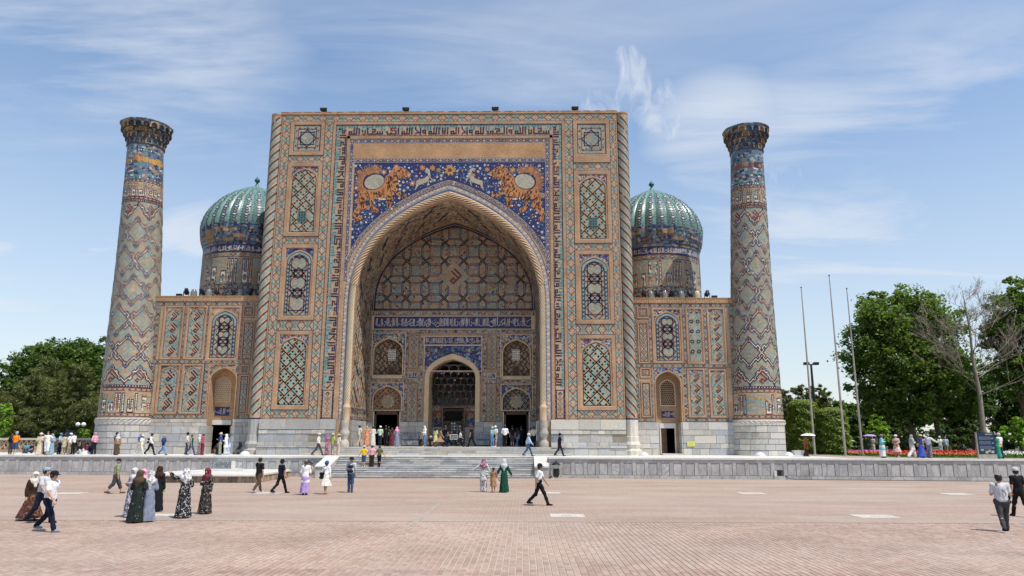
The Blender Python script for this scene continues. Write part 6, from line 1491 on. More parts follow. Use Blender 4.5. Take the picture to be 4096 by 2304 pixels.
X,Z=onY(203*1.59,1068*1.59,13);T=empty('globe_lamp',(X,13,ZT),0,'park lamp with two white globes behind the balustrade','lamp');mb=MB();mb.tube([(0,0,0),(0,0,Z-ZT-.3)],.06,'iron',8);mb.tube([(-.35,0,Z-ZT-.25),(.35,0,Z-ZT-.25)],.04,'iron',6);mb.build('post',T);mat('globe_white',(.8,.8,.78),.2,.03)
for sg in(-1,1):mb=MB();mb.lathe([(.01,-.24),(.17,-.17),(.24,0),(.17,.17),(.01,.24)],'globe_white',14,(sg*.3,0,Z-ZT));mb.build('globe',T,smooth=True)
bl=empty('balustrade',(-37,7.5,ZT),0,'low pierced brick balustrade with stone rail behind the people at far left','balustrade')
x0,x1=-47.0,-28.6;Yb=7.5;mb=MB();mb.box(x0,Yb-.18,2.62,x1,Yb+.18,2.82,'plinth_stone');mb.build('rail',bl,world=True);mb=MB();mb.box(x0,Yb-.12,ZT,x1,Yb+.12,1.75,'brick_old');mb.build('base_course',bl,world=True)
mb=MB();n=int((x1-x0)/.48)
for i in range(n):
 cx=x0+(i+.5)*(x1-x0)/n
 for a,b in(((-.24,0),(0,.43)),((0,.43),(.24,0)),((-.24,.86),(0,.43)),((0,.43),(.24,.86))):mb.tube([(cx+a[0],Yb,1.76+a[1]),(cx+b[0],Yb,1.76+b[1])],.075,'brick_old',6,False)
mb.build('lattice',bl,world=True)
def text_rows(mb,x0,x1,ztop,rows,dz,y,m,seed=0):
 rd=random.Random(seed)
 for r in range(rows):
  x=x0;z=ztop-r*dz
  while x<x1-.05:
   w=rd.uniform(.03,.10);mb.face([(x,y,z-dz*.25),(min(x1,x+w),y,z-dz*.25),(min(x1,x+w),y,z+dz*.2),(x,y,z+dz*.2)],m);x+=w+.025
mat('board_navy',(.010,.026,.055),.45,.1);mat('board_text',(.20,.27,.38),.6,0);mat('board_cream',(.45,.42,.32),.6,0)
Yi=fy(45)+.9;bx0,bx1=onY(3912,1800,Yi)[0],onY(3984,1800,Yi)[0];zt_=onY(3950,1730,Yi)[1]
T=empty('information_board',((bx0+bx1)/2,Yi,ZT),0,'tall navy information board with pale text at the terrace edge, far right','information board');w=(bx1-bx0)/2;h=zt_-ZT
mb=MB();mb.box(-w,-.06,0,w,.06,.32,'galvanised');mb.build('board_foot',T);mb=MB();mb.box(-w,-.05,.32,w,.05,h,'board_navy');mb.build('board_panel',T);mb=MB();mb.box(-w-.05,-.07,.0,-w+.0,.07,h+.02,'galvanised');mb.build('board_edge',T)
mb=MB();text_rows(mb,-w*.05,w*.75,h-.12,1,.1,-.054,'plaster_white',1)
for k,z in enumerate((h-.30,h-.62,h-.95)):text_rows(mb,-w*.78,w*.55,z,4,.06,-.054,'board_text',k);mb.face([(w*.6,-.054,z-.16),(w*.78,-.054,z-.16),(w*.78,-.054,z-.06),(w*.6,-.054,z-.06)],'board_text')
mb.face([(-w*.8,-.054,h-1.26),(w*.85,-.054,h-1.26),(w*.85,-.054,h-1.24),(-w*.8,-.054,h-1.24)],'board_text')
for p in((-.6,.62),(-.1,.46),(.2,.56),(.55,.48)):mb.face([(w*p[0]+a*.12,-.054,p[1]+b*.09)for a,b in((-1,-.6),(.7,-1),(1,.5),(-.2,1))],'board_cream')
mb.build('board_print',T)
X,Z=onY(280,1722,9.0);T=empty('park_sign',(X,9.0,ZT),0,'dark blue park sign behind the balustrade, beside the orange shirt','sign');mb=MB();mb.box(-.42,-.04,.3,.42,.04,Z-ZT,'board_navy');mb.build('sign_panel',T);mb=MB();text_rows(mb,-.3,.3,Z-ZT-.2,6,.12,-.045,'board_text',4);mb.build('sign_print',T)
mb=MB();mb.box(-.38,-.03,.0,-.32,.03,.3,'iron');mb.box(.32,-.03,0,.38,.03,.3,'iron');mb.build('sign_leg',T)
mat('notice_yellow',(.62,.58,.10),.6,.05)
a=[onY(2400+x/1.811,1100+y/1.811,1.33)for x,y in((630,1203),(688,1242))];mb=MB();xm,zm=(a[0][0]+a[1][0])/2,(a[0][1]+a[1][1])/2;hw,hh=(a[1][0]-a[0][0])/2,(a[0][1]-a[1][1])/2
mb.box(-hw,-.02,-hh,hw,.0,hh,'notice_yellow');text_rows(mb,-hw*.7,hw*.7,hh*.7,5,hh*.32,-.023,'board_cream',6);mb.build('notice',loc=(xm,1.29,zm),label='small yellow notice on the stone foot of the right wing',cat='notice')
Y0=4.6;X,Z=onY(1815,1747,Y0);T=empty('notice_stand',(X,Y0,ZF),0,'blue and white notice stand in front of the lattice screen','notice stand');mb=MB();mb.box(-.03,-.03,0,.03,.03,Z-ZF-.2,'iron');mb.build('stand_post',T);mb=MB();mb.box(-.34,-.03,Z-ZF-.25,.34,.01,Z-ZF+.22,'plaster_white');mb.box(-.28,-.036,Z-ZF-.19,.28,-.02,Z-ZF+.16,'board_navy');text_rows(mb,-.22,.22,Z-ZF+.08,4,.07,-.040,'plaster_white',3);mb.build('stand_panel',T)
X=onY(3185,1800,1.0)[0];stone('kerb_block','plinth_pale',X-.3,.6,ZT,X+.65,1.3,ZT+.42,label='pale stone block beside the right minaret base',cat='stone block')
x0=25.4;pts=[(x0+.1,fy(x0)-.04,.3),(x0+.35,fy(x0)-.12,.08),(x0+.8,fy(x0)-.25,.02),(x0+3,fy(x0)-.5,.02),(x0+7,fy(x0+7)-.45,.02),(x0+12,fy(x0+12)-.6,.02),(x0+17,fy(x0+17)-.5,.02)]
mb=MB();mb.tube(pts,.022,'black',6);mb.build('hose',label='thin black hose running from the hatch along the wall foot',cat='hose')
# vegetation
def leaf_mat(name,c0,c1,trans=.35):
 m=bpy.data.materials.new(name);MATS[name]=m;m.use_nodes=True;nt=m.node_tree;nd=nt.nodes;lk=nt.links;nd.remove(nd['Principled BSDF']);out=nd['Material Output']
 at=nd.new('ShaderNodeAttribute');at.attribute_name='tint';mx=nd.new('ShaderNodeMixRGB');mx.inputs[1].default_value=(*c0,1);mx.inputs[2].default_value=(*c1,1);lk.new(at.outputs['Fac'],mx.inputs[0])
 d=nd.new('ShaderNodeBsdfPrincipled');d.inputs['Roughness'].default_value=.55;d.inputs['Specular IOR Level'].default_value=.3;lk.new(mx.outputs[0],d.inputs['Base Color']);t=nd.new('ShaderNodeBsdfTranslucent')
 h=nd.new('ShaderNodeMixRGB');h.blend_type='MULTIPLY';h.inputs[0].default_value=1;h.inputs[2].default_value=(1.5,1.6,.5,1);lk.new(mx.outputs[0],h.inputs[1]);lk.new(h.outputs[0],t.inputs[0])
 s=nd.new('ShaderNodeMixShader');s.inputs[0].default_value=trans;lk.new(d.outputs[0],s.inputs[1]);lk.new(t.outputs[0],s.inputs[2]);lk.new(s.outputs[0],out.inputs[0]);return m
leaf_mat('leaf_plane',(.055,.105,.025),(.215,.305,.075),.40);leaf_mat('leaf_bright',(.11,.22,.025),(.28,.42,.06));leaf_mat('leaf_dark',(.045,.085,.032),(.12,.18,.06));leaf_mat('leaf_pine',(.06,.085,.032),(.25,.265,.10),.26);leaf_mat('leaf_cypress',(.08,.14,.025),(.28,.34,.065),.3);leaf_mat('grass',(.05,.13,.015),(.11,.22,.03));leaf_mat('leaf_left',(.035,.075,.018),(.15,.225,.05),.35);leaf_mat('leaf_olive',(.05,.08,.03),(.13,.17,.06))
mat('bark',(.13,.095,.07),.9,.25,3,fine=.25,fscale=20,bump=.4);mat('bark_pale',(.27,.225,.18),.9,.2,3,fine=.2,fscale=20)
def leaves(name,parent,C,size,m,aspect=.75,up=.35,seed=0,kind='stuff',nrm=None,loc=(0,0,0),**kw):
 """one diamond-shaped leaf face per point in C (n, 3); size may be an array"""
 rg=np.random.default_rng(seed);n=len(C);size=np.broadcast_to(np.asarray(size,float),(n,))*rg.uniform(.65,1.35,n)
 nv=rg.normal(size=(n,3));nv[:,2]=np.abs(nv[:,2])+up
 if nrm is not None:nv=nv*.7+nrm
 nv/=np.linalg.norm(nv,axis=1)[:,None];a=rg.normal(size=(n,3));a-=nv*(a*nv).sum(1)[:,None];a/=np.linalg.norm(a,axis=1)[:,None];b=np.cross(nv,a)
 s=size[:,None]*.5;V=np.stack([C-a*s,C+b*s*aspect+nv*s*.15,C+a*s,C-b*s*aspect+nv*s*.15],1).reshape(-1,3)
 me=bpy.data.meshes.new(name);me.vertices.add(4*n);me.vertices.foreach_set('co',V.ravel());me.loops.add(4*n);me.loops.foreach_set('vertex_index',np.arange(4*n,dtype=np.int32));me.polygons.add(n);me.polygons.foreach_set('loop_start',np.arange(0,4*n,4,dtype=np.int32));me.polygons.foreach_set('loop_total',np.full(n,4,np.int32))
 at=me.attributes.new('tint','FLOAT','FACE');at.data.foreach_set('value',np.clip(rg.normal(.42,.34,n),0,1).astype(np.float32));me.materials.append(MATS[m]);me.update(calc_edges=True);me.validate()
 return obj(name,me,parent,loc=loc,kind=kind,**kw)
def lobes_points(lobes,n,rg,clump=.22,shell=.55):
 """points in clumps spread through ellipsoid lobes (x, y, z, rx, ry, rz), denser near the surface"""
 L=np.array(lobes,float);vol=L[:,3]*L[:,4]*L[:,5];share=vol**.75;share/=share.sum();out=[]
 for l,s in zip(L,share):
  k=int(n*s);nc=max(6,int(k/55));d=rg.normal(size=(nc,3));d/=np.linalg.norm(d,axis=1)[:,None];r=np.where(rg.random(nc)<.18,rg.uniform(1.0,1.22,nc),rg.uniform(shell,1.03,nc)**.8)
  cc=l[:3]+d*r[:,None]*l[3:];rad=clump*l[3:].mean()*rg.uniform(.55,1.25,nc);pick=rg.integers(0,nc,k)
  q=rg.normal(size=(k,3))*.5;q[:,2]*=.65;out.append(cc[pick]+q*rad[pick][:,None])
 return np.concatenate(out)
def px_lobe(px,py,rx,ry,Y,dy=None):
 """crown lobe measured on the photo, given real depth Y"""
 X,Z=onY(px,py,Y);sc=(Vector((X,Y,Z))-CAM).dot(_fwd)/F_PX;a,b=rx*sc,ry*sc;return(X,Y,Z,a,dy if dy else(a+b)/2,b)
def trunk(parent,bx,by,z0,z1,r,lean=(0,0),limbs=(),m='bark',seed=0):
 rd=random.Random(seed);mb=MB();n=6;path=[(bx+lean[0]*k/n+rd.uniform(-.05,.05),by+lean[1]*k/n,z0+(z1-z0)*k/n)for k in range(n+1)]
 mb.tube(path,[r*(1.25 if k==0 else 1-.55*k/n)for k in range(n+1)],m,9)
 for lx,ly,lz in limbs:
  t=rd.uniform(.45,.95);s=Vector(path[int(t*n)]);e=Vector((lx,ly,lz));mid=(s+e)/2+Vector((rd.uniform(-.3,.3),rd.uniform(-.3,.3),-abs(e.z-s.z)*.12));mb.tube([s,mid,e],[r*.42,r*.28,r*.08],m,6)
 return mb.build('trunk',parent,world=True,smooth=True)
def tree(name,label,lobes,base,n,leaf,m,group=None,tr=.3,cat='tree',clump=.24,shell=.5,seed=0,tm='bark',lean=(0,0),aspect=.75,up=.35,ztop=None):
 rg=np.random.default_rng(seed);T=empty(name,(base[0],base[1],ZT),0,label,cat,group);P=lobes_points(lobes,n,rg,clump,shell);P=P[P[:,2]>ZT+.1]
 leaves('crown',T,P,leaf,m,aspect,up,seed,world=True)
 if tr:L=sorted(lobes,key=lambda l:-l[2]);trunk(T,base[0],base[1],ZT-.1,ztop or np.mean([l[2]for l in lobes]),tr,lean,[(l[0],l[1],l[2])for l in L[:7]],tm,seed)
 return T
def pxX(px,Y):return onY(px,1800,Y)[0]
tree('broadleaf_tree','bright green broadleaf tree rising behind the pines left of the left minaret',[px_lobe(250,1450,120,100,28),px_lobe(160,1470,90,85,28),px_lobe(330,1470,95,100,28),px_lobe(90,1530,90,100,27),px_lobe(30,1590,70,80,27),px_lobe(370,1560,70,110,27),px_lobe(250,1580,150,90,28)],(pxX(240,28),28),34000,.34,'leaf_left',tr=.4,seed=11)
for i,(px,py,rx,ry)in enumerate(((318,1450,26,85),(362,1445,30,95),(415,1440,36,110))):tree('slender_tree','slender dark green tree top beside the left minaret, %s of three'%('leftmost','middle','rightmost')[i],[px_lobe(px,py,rx,ry*.8,34),px_lobe(px+6,py+110,rx*1.2,ry,34)],(pxX(px,34),34),5000,.34,'leaf_dark' if i else 'leaf_plane',group='slender trees by the left minaret',tr=.18,seed=20+i)
for i,(lb,bx,Y,lab)in enumerate((([(90,1590,80,60),(120,1660,120,60),(70,1720,100,45),(150,1545,60,60),(40,1650,60,60)],100,17,'dark olive pine with hanging boughs at far left'),([(260,1560,75,70),(300,1640,110,60),(230,1700,120,50),(330,1500,45,55)],270,15,'dark olive pine directly left of the left minaret'),([(190,1500,55,60),(200,1590,90,60),(190,1680,100,50),(360,1690,60,50),(400,1600,40,70)],195,19,'olive pine between the two front pines at left'))):
 tree('pine_tree',lab,[px_lobe(a,b,c,d,Y)for a,b,c,d in lb],(pxX(bx,Y),Y),24000,.40,'leaf_pine',group='pines left of the building',tr=.3,seed=30+i,aspect=.16,up=.1,clump=.20,shell=.35)
tree('shrub','small bright green shrub at the left picture edge',[px_lobe(5,1660,30,60,10),px_lobe(15,1740,40,40,10)],(pxX(8,10),10),2500,.28,'leaf_bright',tr=.08,cat='shrub',seed=41)
tree('shrub','yellow-green shrub behind the balustrade by the left minaret',[px_lobe(330,1735,30,22,11),px_lobe(300,1755,40,18,11)],(pxX(325,11),11),1500,.24,'leaf_bright',tr=.06,cat='shrub',seed=42)
tree('plane_tree','largest plane tree, right of the flagpoles, with a broad dense crown',[px_lobe(*q,17)for q in((3570,1270,150,100),(3640,1215,90,60),(3500,1290,60,110),(3700,1320,120,130),(3530,1400,150,110),(3650,1440,190,120),(3460,1430,70,60),(3430,1400,28,18),(3510,1530,100,100),(3620,1570,150,90),(3740,1530,100,110),(3480,1610,50,60),(3640,1650,110,50))],(pxX(3665,17),17),52000,.34,'leaf_plane',tr=.36,tm='bark',lean=(-.9,0),seed=50,clump=.26,ztop=9.5)
tree('plane_tree','plane tree with a leaning trunk just left of the bare tree',[px_lobe(*q,21)for q in((3760,1480,90,100),(3800,1580,90,80),(3740,1640,110,50),(3860,1640,60,40))],(pxX(3775,21),21),16000,.34,'leaf_plane',tr=.34,lean=(-1.2,0),seed=51,ztop=9)
tree('broadleaf_tree','tall green tree cut by the right picture edge',[px_lobe(*q,15)for q in((4075,1180,60,90),(4060,1270,95,100),(4000,1330,60,70),(4100,1380,120,120),(4010,1420,45,60),(4120,1520,130,100),(4050,1480,60,60),(4180,1250,120,150),(4200,1450,120,150))],(pxX(4120,15),15),34000,.32,'leaf_plane',tr=.4,seed=52)
for i,(px,py,rx,ry,Y,lab)in enumerate(((3900,1560,70,120,30,'dark conifer behind the trunk of the bare tree'),(4000,1560,80,130,32,'dark conifer behind the information board'),(4090,1620,80,110,30,'dark conifer at the right picture edge'),(3840,1680,60,70,28,'dark conifer in the shade right of the plane trees'),(3560,1690,60,55,34,'dark conifer in the shade under the largest plane tree'))):tree('conifer',lab,[px_lobe(px,py-ry*.45,rx*.55,ry*.5,Y),px_lobe(px,py,rx*.85,ry*.5,Y),px_lobe(px,py+ry*.6,rx,ry*.5,Y)],(pxX(px,Y),Y),9000,.42,'leaf_dark',group='dark conifers behind the right lawn',tr=.25,seed=60+i,aspect=.35)
for i,(px,top,hw,Y,lab)in enumerate(((3222,1602,60,6.5,'clipped columnar evergreen nearest the right minaret'),(3332,1635,62,5.5,'clipped columnar evergreen between the flagpoles'))):
 X=pxX(px,Y);Zt=onY(px,top,Y)[1];w=hw*(62.5+Y)/F_PX;rg=np.random.default_rng(70+i);n=15000;T=empty('columnar_evergreen',(X,Y,ZT),0,lab,'evergreen','clipped columnar evergreens');h=Zt-ZT
 t=rg.random(n);th=rg.random(n)*2*np.pi;prof=w*np.clip(1.02-.38*np.clip(t-.45,0,1)**1.2-.18*(t<.05),.2,1.1)*np.where(t>.93,np.sqrt(np.clip((1.0-t)/.07,0,1))*.7+.3,1)*(1+.10*np.sin(th*5+t*9)*np.sin(t*23));r=prof*np.sqrt(rg.uniform(.62,1.0,n))+rg.normal(size=n)*.05
 P=np.stack([r*np.cos(th),r*np.sin(th),.05+t*h],1);leaves('foliage',T,P,.26,'leaf_cypress',.35,.5,71+i,nrm=np.stack([np.cos(th),np.sin(th),np.full(n,.5)],1));mb=MB();mb.tube([(0,0,0),(0,0,h*.8)],[.14,.03],'bark',7);mb.build('trunk',T)
for i,(lb,bx,Y,lab)in enumerate((([(3150,1590,35,35),(3190,1560,30,25),(3150,1660,60,50),(3130,1740,50,60)],3145,24,'dark pine between the right minaret and the leftmost flagpole'),([(3235,1575,35,28),(3290,1600,35,35),(3250,1640,70,40),(3285,1560,14,24)],3260,26,'dark pine behind the leftmost flagpole'))):tree('pine_tree',lab,[px_lobe(a,b,c,d,Y)for a,b,c,d in lb],(pxX(bx,Y),Y),9000,.42,'leaf_pine',group='pines right of the building',tr=.22,seed=80+i,aspect=.2,up=.1,shell=.3)
tree('broadleaf_tree','rounded green tree behind the middle flagpole',[px_lobe(*q,40)for q in((3350,1640,45,35),(3400,1650,40,32),(3370,1700,80,50))],(pxX(3375,40),40),9000,.38,'leaf_plane',tr=.25,seed=90)
tree('broadleaf_tree','dark green tree behind the rightmost flagpole',[px_lobe(*q,32)for q in((3470,1650,45,45),(3440,1710,60,50),(3510,1690,50,50))],(pxX(3465,32),32),9000,.36,'leaf_dark',tr=.25,seed=91)
tree('young_tree','young light green tree beside the turquoise dress',[px_lobe(*q,9)for q in((3500,1680,22,26),(3515,1725,42,32),(3500,1765,40,25),(3540,1745,25,25))],(pxX(3510,9),9),3600,.26,'leaf_bright',tr=.08,seed=92,cat='tree')
tree('young_tree','young light green tree behind the information board at the right edge',[px_lobe(*q,5)for q in((4075,1690,35,25),(4055,1730,50,25),(4085,1760,40,25))],(pxX(4080,5),5),3200,.26,'leaf_bright',tr=.07,seed=93)
for i,(px,py,rx,ry,Y,m,lab)in enumerate(((3800,1775,50,28,14,'leaf_olive','rounded grey-green shrub under the plane trees'),(3700,1785,40,20,15,'leaf_dark','dark shrub right of the floral dress'),(3600,1780,40,22,16,'leaf_dark','dark shrub behind the woman with the white hat'),(4010,1775,45,30,16,'leaf_dark','dark shrub right of the information board'),(3420,1775,40,26,16,'leaf_dark','dark shrub behind the middle flagpole'))):tree('shrub',lab,[px_lobe(px,py,rx,ry,Y)],(pxX(px,Y),Y),2600,.26,m,group='shrubs of the right lawn',tr=.06,cat='shrub',seed=95+i)
def bare_tree():
 Y=13.0;X,_=onY(3940,1760,Y);Zt=onY(3925,1160,Y)[1];T=empty('bare_tree',(X,Y,ZT),0,'leafless pale tree standing in front of the dark conifers at right','tree');rd=random.Random(77);mb=MB()
 main=[(0,0,0),(-.05,0,3),(.05,0,6),(-.15,0,9),(-.1,0,Zt-ZT-4),(-.35,0,Zt-ZT)];mb.tube(main,[.34,.27,.22,.16,.10,.02],'bark_pale',8);mb.build('trunk',T,smooth=True)
 br=MB()
 def branch(p,d,L,r,depth):
  n=3;pts=[p];q=p
  for k in range(n):d=(d+Vector((rd.uniform(-.22,.22),rd.uniform(-.22,.22),rd.uniform(-.02,.18)))).normalized();q=q+d*(L/n);pts.append(q)
  br.tube(pts,[max(r*(1-.25*k),.010)for k in range(n+1)],'bark_pale',4,False)
  if depth:
   for k in range(rd.choice((3,4,4))):
    t=rd.randint(1,n);s=pts[t];dd=(d+Vector((rd.uniform(-.9,.9),rd.uniform(-.9,.9),rd.uniform(-.25,.55)))).normalized();branch(s,dd,L*rd.uniform(.5,.72),r*.55,depth-1)
 H=Zt-ZT
 for k in range(26):
  z=H*(.34+.62*k/25);a=rd.uniform(0,6.28);L=(H*.34)*(1-.70*(k/25))*rd.uniform(.75,1.1);branch(Vector((-.1,0,z)),Vector((math.cos(a),.6*math.sin(a),rd.uniform(.15,.55))).normalized(),L,.062*(1-.5*k/25),4 if k<6 else 3)
 br.build('branches',T,kind='stuff')
bare_tree()
rg=np.random.default_rng(5);L=[]
for k in range(30):
 for x0,x1 in((-95,-42),(42,120)):
  X=rg.uniform(x0,x1);Y=rg.uniform(48,75);h=rg.uniform(3,5.5);L.append((X,Y,ZT+h*.9,rg.uniform(3,6),rg.uniform(2,4),h))
leaves('distant_wood',None,lobes_points(L,60000,rg,.25,.4),.6,'leaf_dark',.75,.35,6,label='far-off belt of dark trees behind the park',cat='wood')
def field(n,poly,seed):
 rg=np.random.default_rng(seed);P=np.array(poly);lo,hi=P.min(0),P.max(0);out=[]
 while len(out)<n:
  q=rg.uniform(lo,hi)
  if in_poly(tuple(q),poly):out.append(q)
 return np.array(out)
lw=[(pxX(3330,2),2.6),(pxX(3500,-3.5),-3.2),(pxX(3700,-6),-6.2),(pxX(4096,-8.2)+3,-8.6),(70,-8.8),(70,12),(pxX(3330,12),12)]
mat('lawn_soil',(.05,.10,.02),.95,.3,.8);mb=MB();mb.face([(p[0],p[1],ZT+.006)for p in lw],'lawn_soil');lawn=mb.build('lawn',kind='structure')
G=field(16000,lw,1);leaves('grass',lawn,np.column_stack([G,np.full(len(G),ZT+.03)]),.10,'grass',.5,.2,3)
mat('petal_red',(.55,.03,.02),.6,.25,3);mat('petal_pink',(.60,.18,.35),.6,.25,3);mat('petal_orange',(.62,.16,.06),.6,.25,3);mat('petal_white',(.72,.70,.66),.6,.15,3)
def bed(px0,px1,Ya,Yb,cols,seed,label):
 poly=[(pxX(px0,Ya),Ya),(pxX(px1,Ya),Ya),(pxX(px1,Yb),Yb),(pxX(px0,Yb),Yb)];cx,cy=sum(p[0]for p in poly)/4,(Ya+Yb)/2;T=empty('flower_bed',(cx,cy,ZT),0,label,'flower bed','flower beds on the right lawn')
 a=abs(poly[1][0]-poly[0][0])*abs(Yb-Ya);G=field(int(a*90),poly,seed);rg=np.random.default_rng(seed);h=.16+.22*(G[:,1]-min(Ya,Yb))/abs(Yb-Ya)
 leaves('bed_foliage',T,np.column_stack([G,ZT+rg.random(len(G))*h]),.13,'grass',.7,.3,seed,world=True)
 for j,(c,lo,hi)in enumerate(cols):
  m=(G[:,1]-min(Ya,Yb))/abs(Yb-Ya);sel=G[(m>=lo)&(m<hi)];hh=h[(m>=lo)&(m<hi)];ats=np.column_stack([sel+rg.normal(size=sel.shape)*.05,ZT+hh+.02+rg.random(len(sel))*.05])
  o=leaves('blooms',T,ats,.12,'grass',.9,.8,seed+j+1,world=True);o.data.materials[0]=MATS[c]
bed(3395,3600,.5,4.2,[('petal_pink',.45,1),('petal_orange',0,.45)],11,'flower bed with pink blossoms behind the middle flagpole')
bed(3560,3905,-4.2,1.2,[('petal_red',.4,1),('petal_orange',0,.4)],21,'long bed of red and orange flowers behind the walkers')
bed(3960,4150,-6.0,-3.0,[('petal_white',.2,1)],31,'bed of white flowers at the right picture edge')
# people
def sdf_mesh(prims,res,k=.03,zmin=None,holes=(),fold=0):
 """mesh a smooth union of round cones (a, b, ra, rb, qy): qy squashes depth; surface nets"""
 A=np.array([p[0]for p in prims]);B=np.array([p[1]for p in prims]);RR=np.array([max(p[2],p[3])for p in prims]);lo=np.minimum(A,B).min(0)-RR.max()-3*res-k*.5;hi=np.maximum(A,B).max(0)+RR.max()+3*res+k*.5
 n=np.ceil((hi-lo)/res).astype(int)+1;X=lo[0]+np.arange(n[0])*res;Y=lo[1]+np.arange(n[1])*res;Z=lo[2]+np.arange(n[2])*res;F=np.full(n,.5,np.float32)
 for a,b,ra,rb,qy in prims:
  a=np.array(a,float);b=np.array(b,float);rm=max(ra,rb)+k+2*res;l=np.minimum(a,b)-rm;h=np.maximum(a,b)+rm;i0=np.clip(((l-lo)/res).astype(int),0,n-1);i1=np.clip(((h-lo)/res).astype(int)+2,0,n)
  x=X[i0[0]:i1[0],None,None];y=Y[None,i0[1]:i1[1],None];z=Z[None,None,i0[2]:i1[2]];ba=b-a;ba2=max(1e-9,ba@ba)
  t=np.clip(((x-a[0])*ba[0]+(y-a[1])*ba[1]+(z-a[2])*ba[2])/ba2,0,1);d=np.sqrt((x-a[0]-t*ba[0])**2+((y-a[1]-t*ba[1])*qy)**2+(z-a[2]-t*ba[2])**2)-(ra+(rb-ra)*t)
  S=F[i0[0]:i1[0],i0[1]:i1[1],i0[2]:i1[2]];hh=np.clip(.5+.5*(S-d)/k,0,1);S[...]=S*(1-hh)+d*hh-k*hh*(1-hh)
 if fold:F=F+(fold*np.sin(41*X[:,None,None]+7*Z[None,None,:]+2.2*np.sin(9*Z[None,None,:]))*np.sin(37*Y[None,:,None]-5*Z[None,None,:])+fold*.6*np.sin(23*Z[None,None,:]+14*X[:,None,None]+11*Y[None,:,None])).astype(np.float32)
 if zmin is not None:F=np.maximum(F,(zmin-Z)[None,None,:].astype(np.float32))
 for c,r in holes:F=np.maximum(F,r-np.sqrt((X[:,None,None]-c[0])**2+(Y[None,:,None]-c[1])**2+(Z[None,None,:]-c[2])**2))
 s=F<0;c8=[s[i:n[0]-1+i,j:n[1]-1+j,m:n[2]-1+m]for i in(0,1)for j in(0,1)for m in(0,1)];al=np.logical_and.reduce(c8);an=np.logical_or.reduce(c8);act=an&~al;idx=np.full(act.shape,-1,np.int64);cells=np.argwhere(act);idx[act]=np.arange(len(cells))
 if not len(cells):return None
 acc=np.zeros((len(cells),3));cnt=np.zeros(len(cells));corners=[np.array(c)for c in((0,0,0),(0,0,1),(0,1,0),(0,1,1),(1,0,0),(1,0,1),(1,1,0),(1,1,1))]
 val=[F[tuple((cells+c).T)]for c in corners]
 for i in range(8):
  for j in range(i+1,8):
   if np.abs(corners[i]-corners[j]).sum()!=1:continue
   m=(val[i]<0)!=(val[j]<0);t=val[i][m]/(val[i][m]-val[j][m]);acc[m]+=corners[i]+t[:,None]*(corners[j]-corners[i]);cnt[m]+=1
 V=lo+(cells+acc/cnt[:,None])*res;Q=[]
 for ax in range(3):
  e0=[slice(None)]*3;e1=[slice(None)]*3;e0[ax]=slice(0,-1);e1[ax]=slice(1,None);cr=s[tuple(e0)]!=s[tuple(e1)];o1,o2=[a for a in range(3)if a!=ax];E=np.argwhere(cr);E=E[(E[:,o1]>0)&(E[:,o2]>0)&(E[:,o1]<n[o1]-1)&(E[:,o2]<n[o2]-1)]
  if not len(E):continue
  flip=s[tuple(E.T)];d1=np.zeros(3,int);d1[o1]=1;d2=np.zeros(3,int);d2[o2]=1;q=np.stack([idx[tuple((E-d1-d2).T)],idx[tuple((E-d2).T)],idx[tuple(E.T)],idx[tuple((E-d1).T)]],1);fl=flip if ax!=1 else~flip;q[~fl]=q[~fl][:,::-1];Q.append(q)
 Q=np.concatenate(Q);Q=Q[(Q>=0).all(1)];return V,Q
def np_mesh(name,V,Q,m):
 me=bpy.data.meshes.new(name);n=len(Q);me.vertices.add(len(V));me.vertices.foreach_set('co',V.astype(np.float32).ravel());me.loops.add(4*n);me.loops.foreach_set('vertex_index',Q.astype(np.int32).ravel());me.polygons.add(n);me.polygons.foreach_set('loop_start',np.arange(0,4*n,4,dtype=np.int32));me.polygons.foreach_set('loop_total',np.full(n,4,np.int32));me.polygons.foreach_set('use_smooth',np.ones(n,bool));me.materials.append(MATS[m]);me.update(calc_edges=True);return me
CC=dict(white=(.72,.72,.71),offwhite=(.60,.57,.50),cream=(.58,.49,.36),black=(.012,.012,.014),navy=(.014,.020,.042),dknavy=(.010,.013,.028),brown=(.085,.055,.035),dkbrown=(.040,.022,.014),rust=(.24,.075,.025),orange=(.85,.22,.01),yellow=(.80,.50,.01),pink=(.70,.32,.42),hotpink=(.42,.10,.17),maroon=(.17,.030,.045),red=(.55,.08,.04),lilac=(.40,.28,.55),purple=(.30,.14,.26),grey=(.30,.30,.31),lgrey=(.50,.51,.53),dkgrey=(.055,.055,.06),slate=(.20,.23,.30),bluegrey=(.24,.36,.45),ltblue=(.42,.55,.72),blue=(.035,.07,.22),jeans=(.035,.075,.16),ltjeans=(.12,.24,.42),teal=(.10,.28,.30),aqua=(.20,.50,.55),green=(.02,.25,.17),dkgreen=(.008,.060,.035),olive=(.12,.11,.05),mint=(.42,.62,.45),lime=(.36,.50,.10),sage=(.25,.31,.18),khaki=(.28,.23,.14),beige=(.46,.39,.29),lemon=(.50,.52,.22),tan=(.30,.18,.10),royal=(.05,.10,.42),straw=(.55,.40,.20))
mat('skin',(.47,.28,.19),.55,.06,4,spec=.3);mat('skin_dark',(.35,.19,.12),.55,.06,4,spec=.3);mat('hair_dark',(.014,.010,.008),.5,.1);mat('hair_brown',(.075,.035,.018),.5,.1);mat('hair_blond',(.42,.28,.12),.5,.1);mat('hair_grey',(.30,.29,.28),.6,.1);mat('eye',(.02,.015,.012),.3,0)
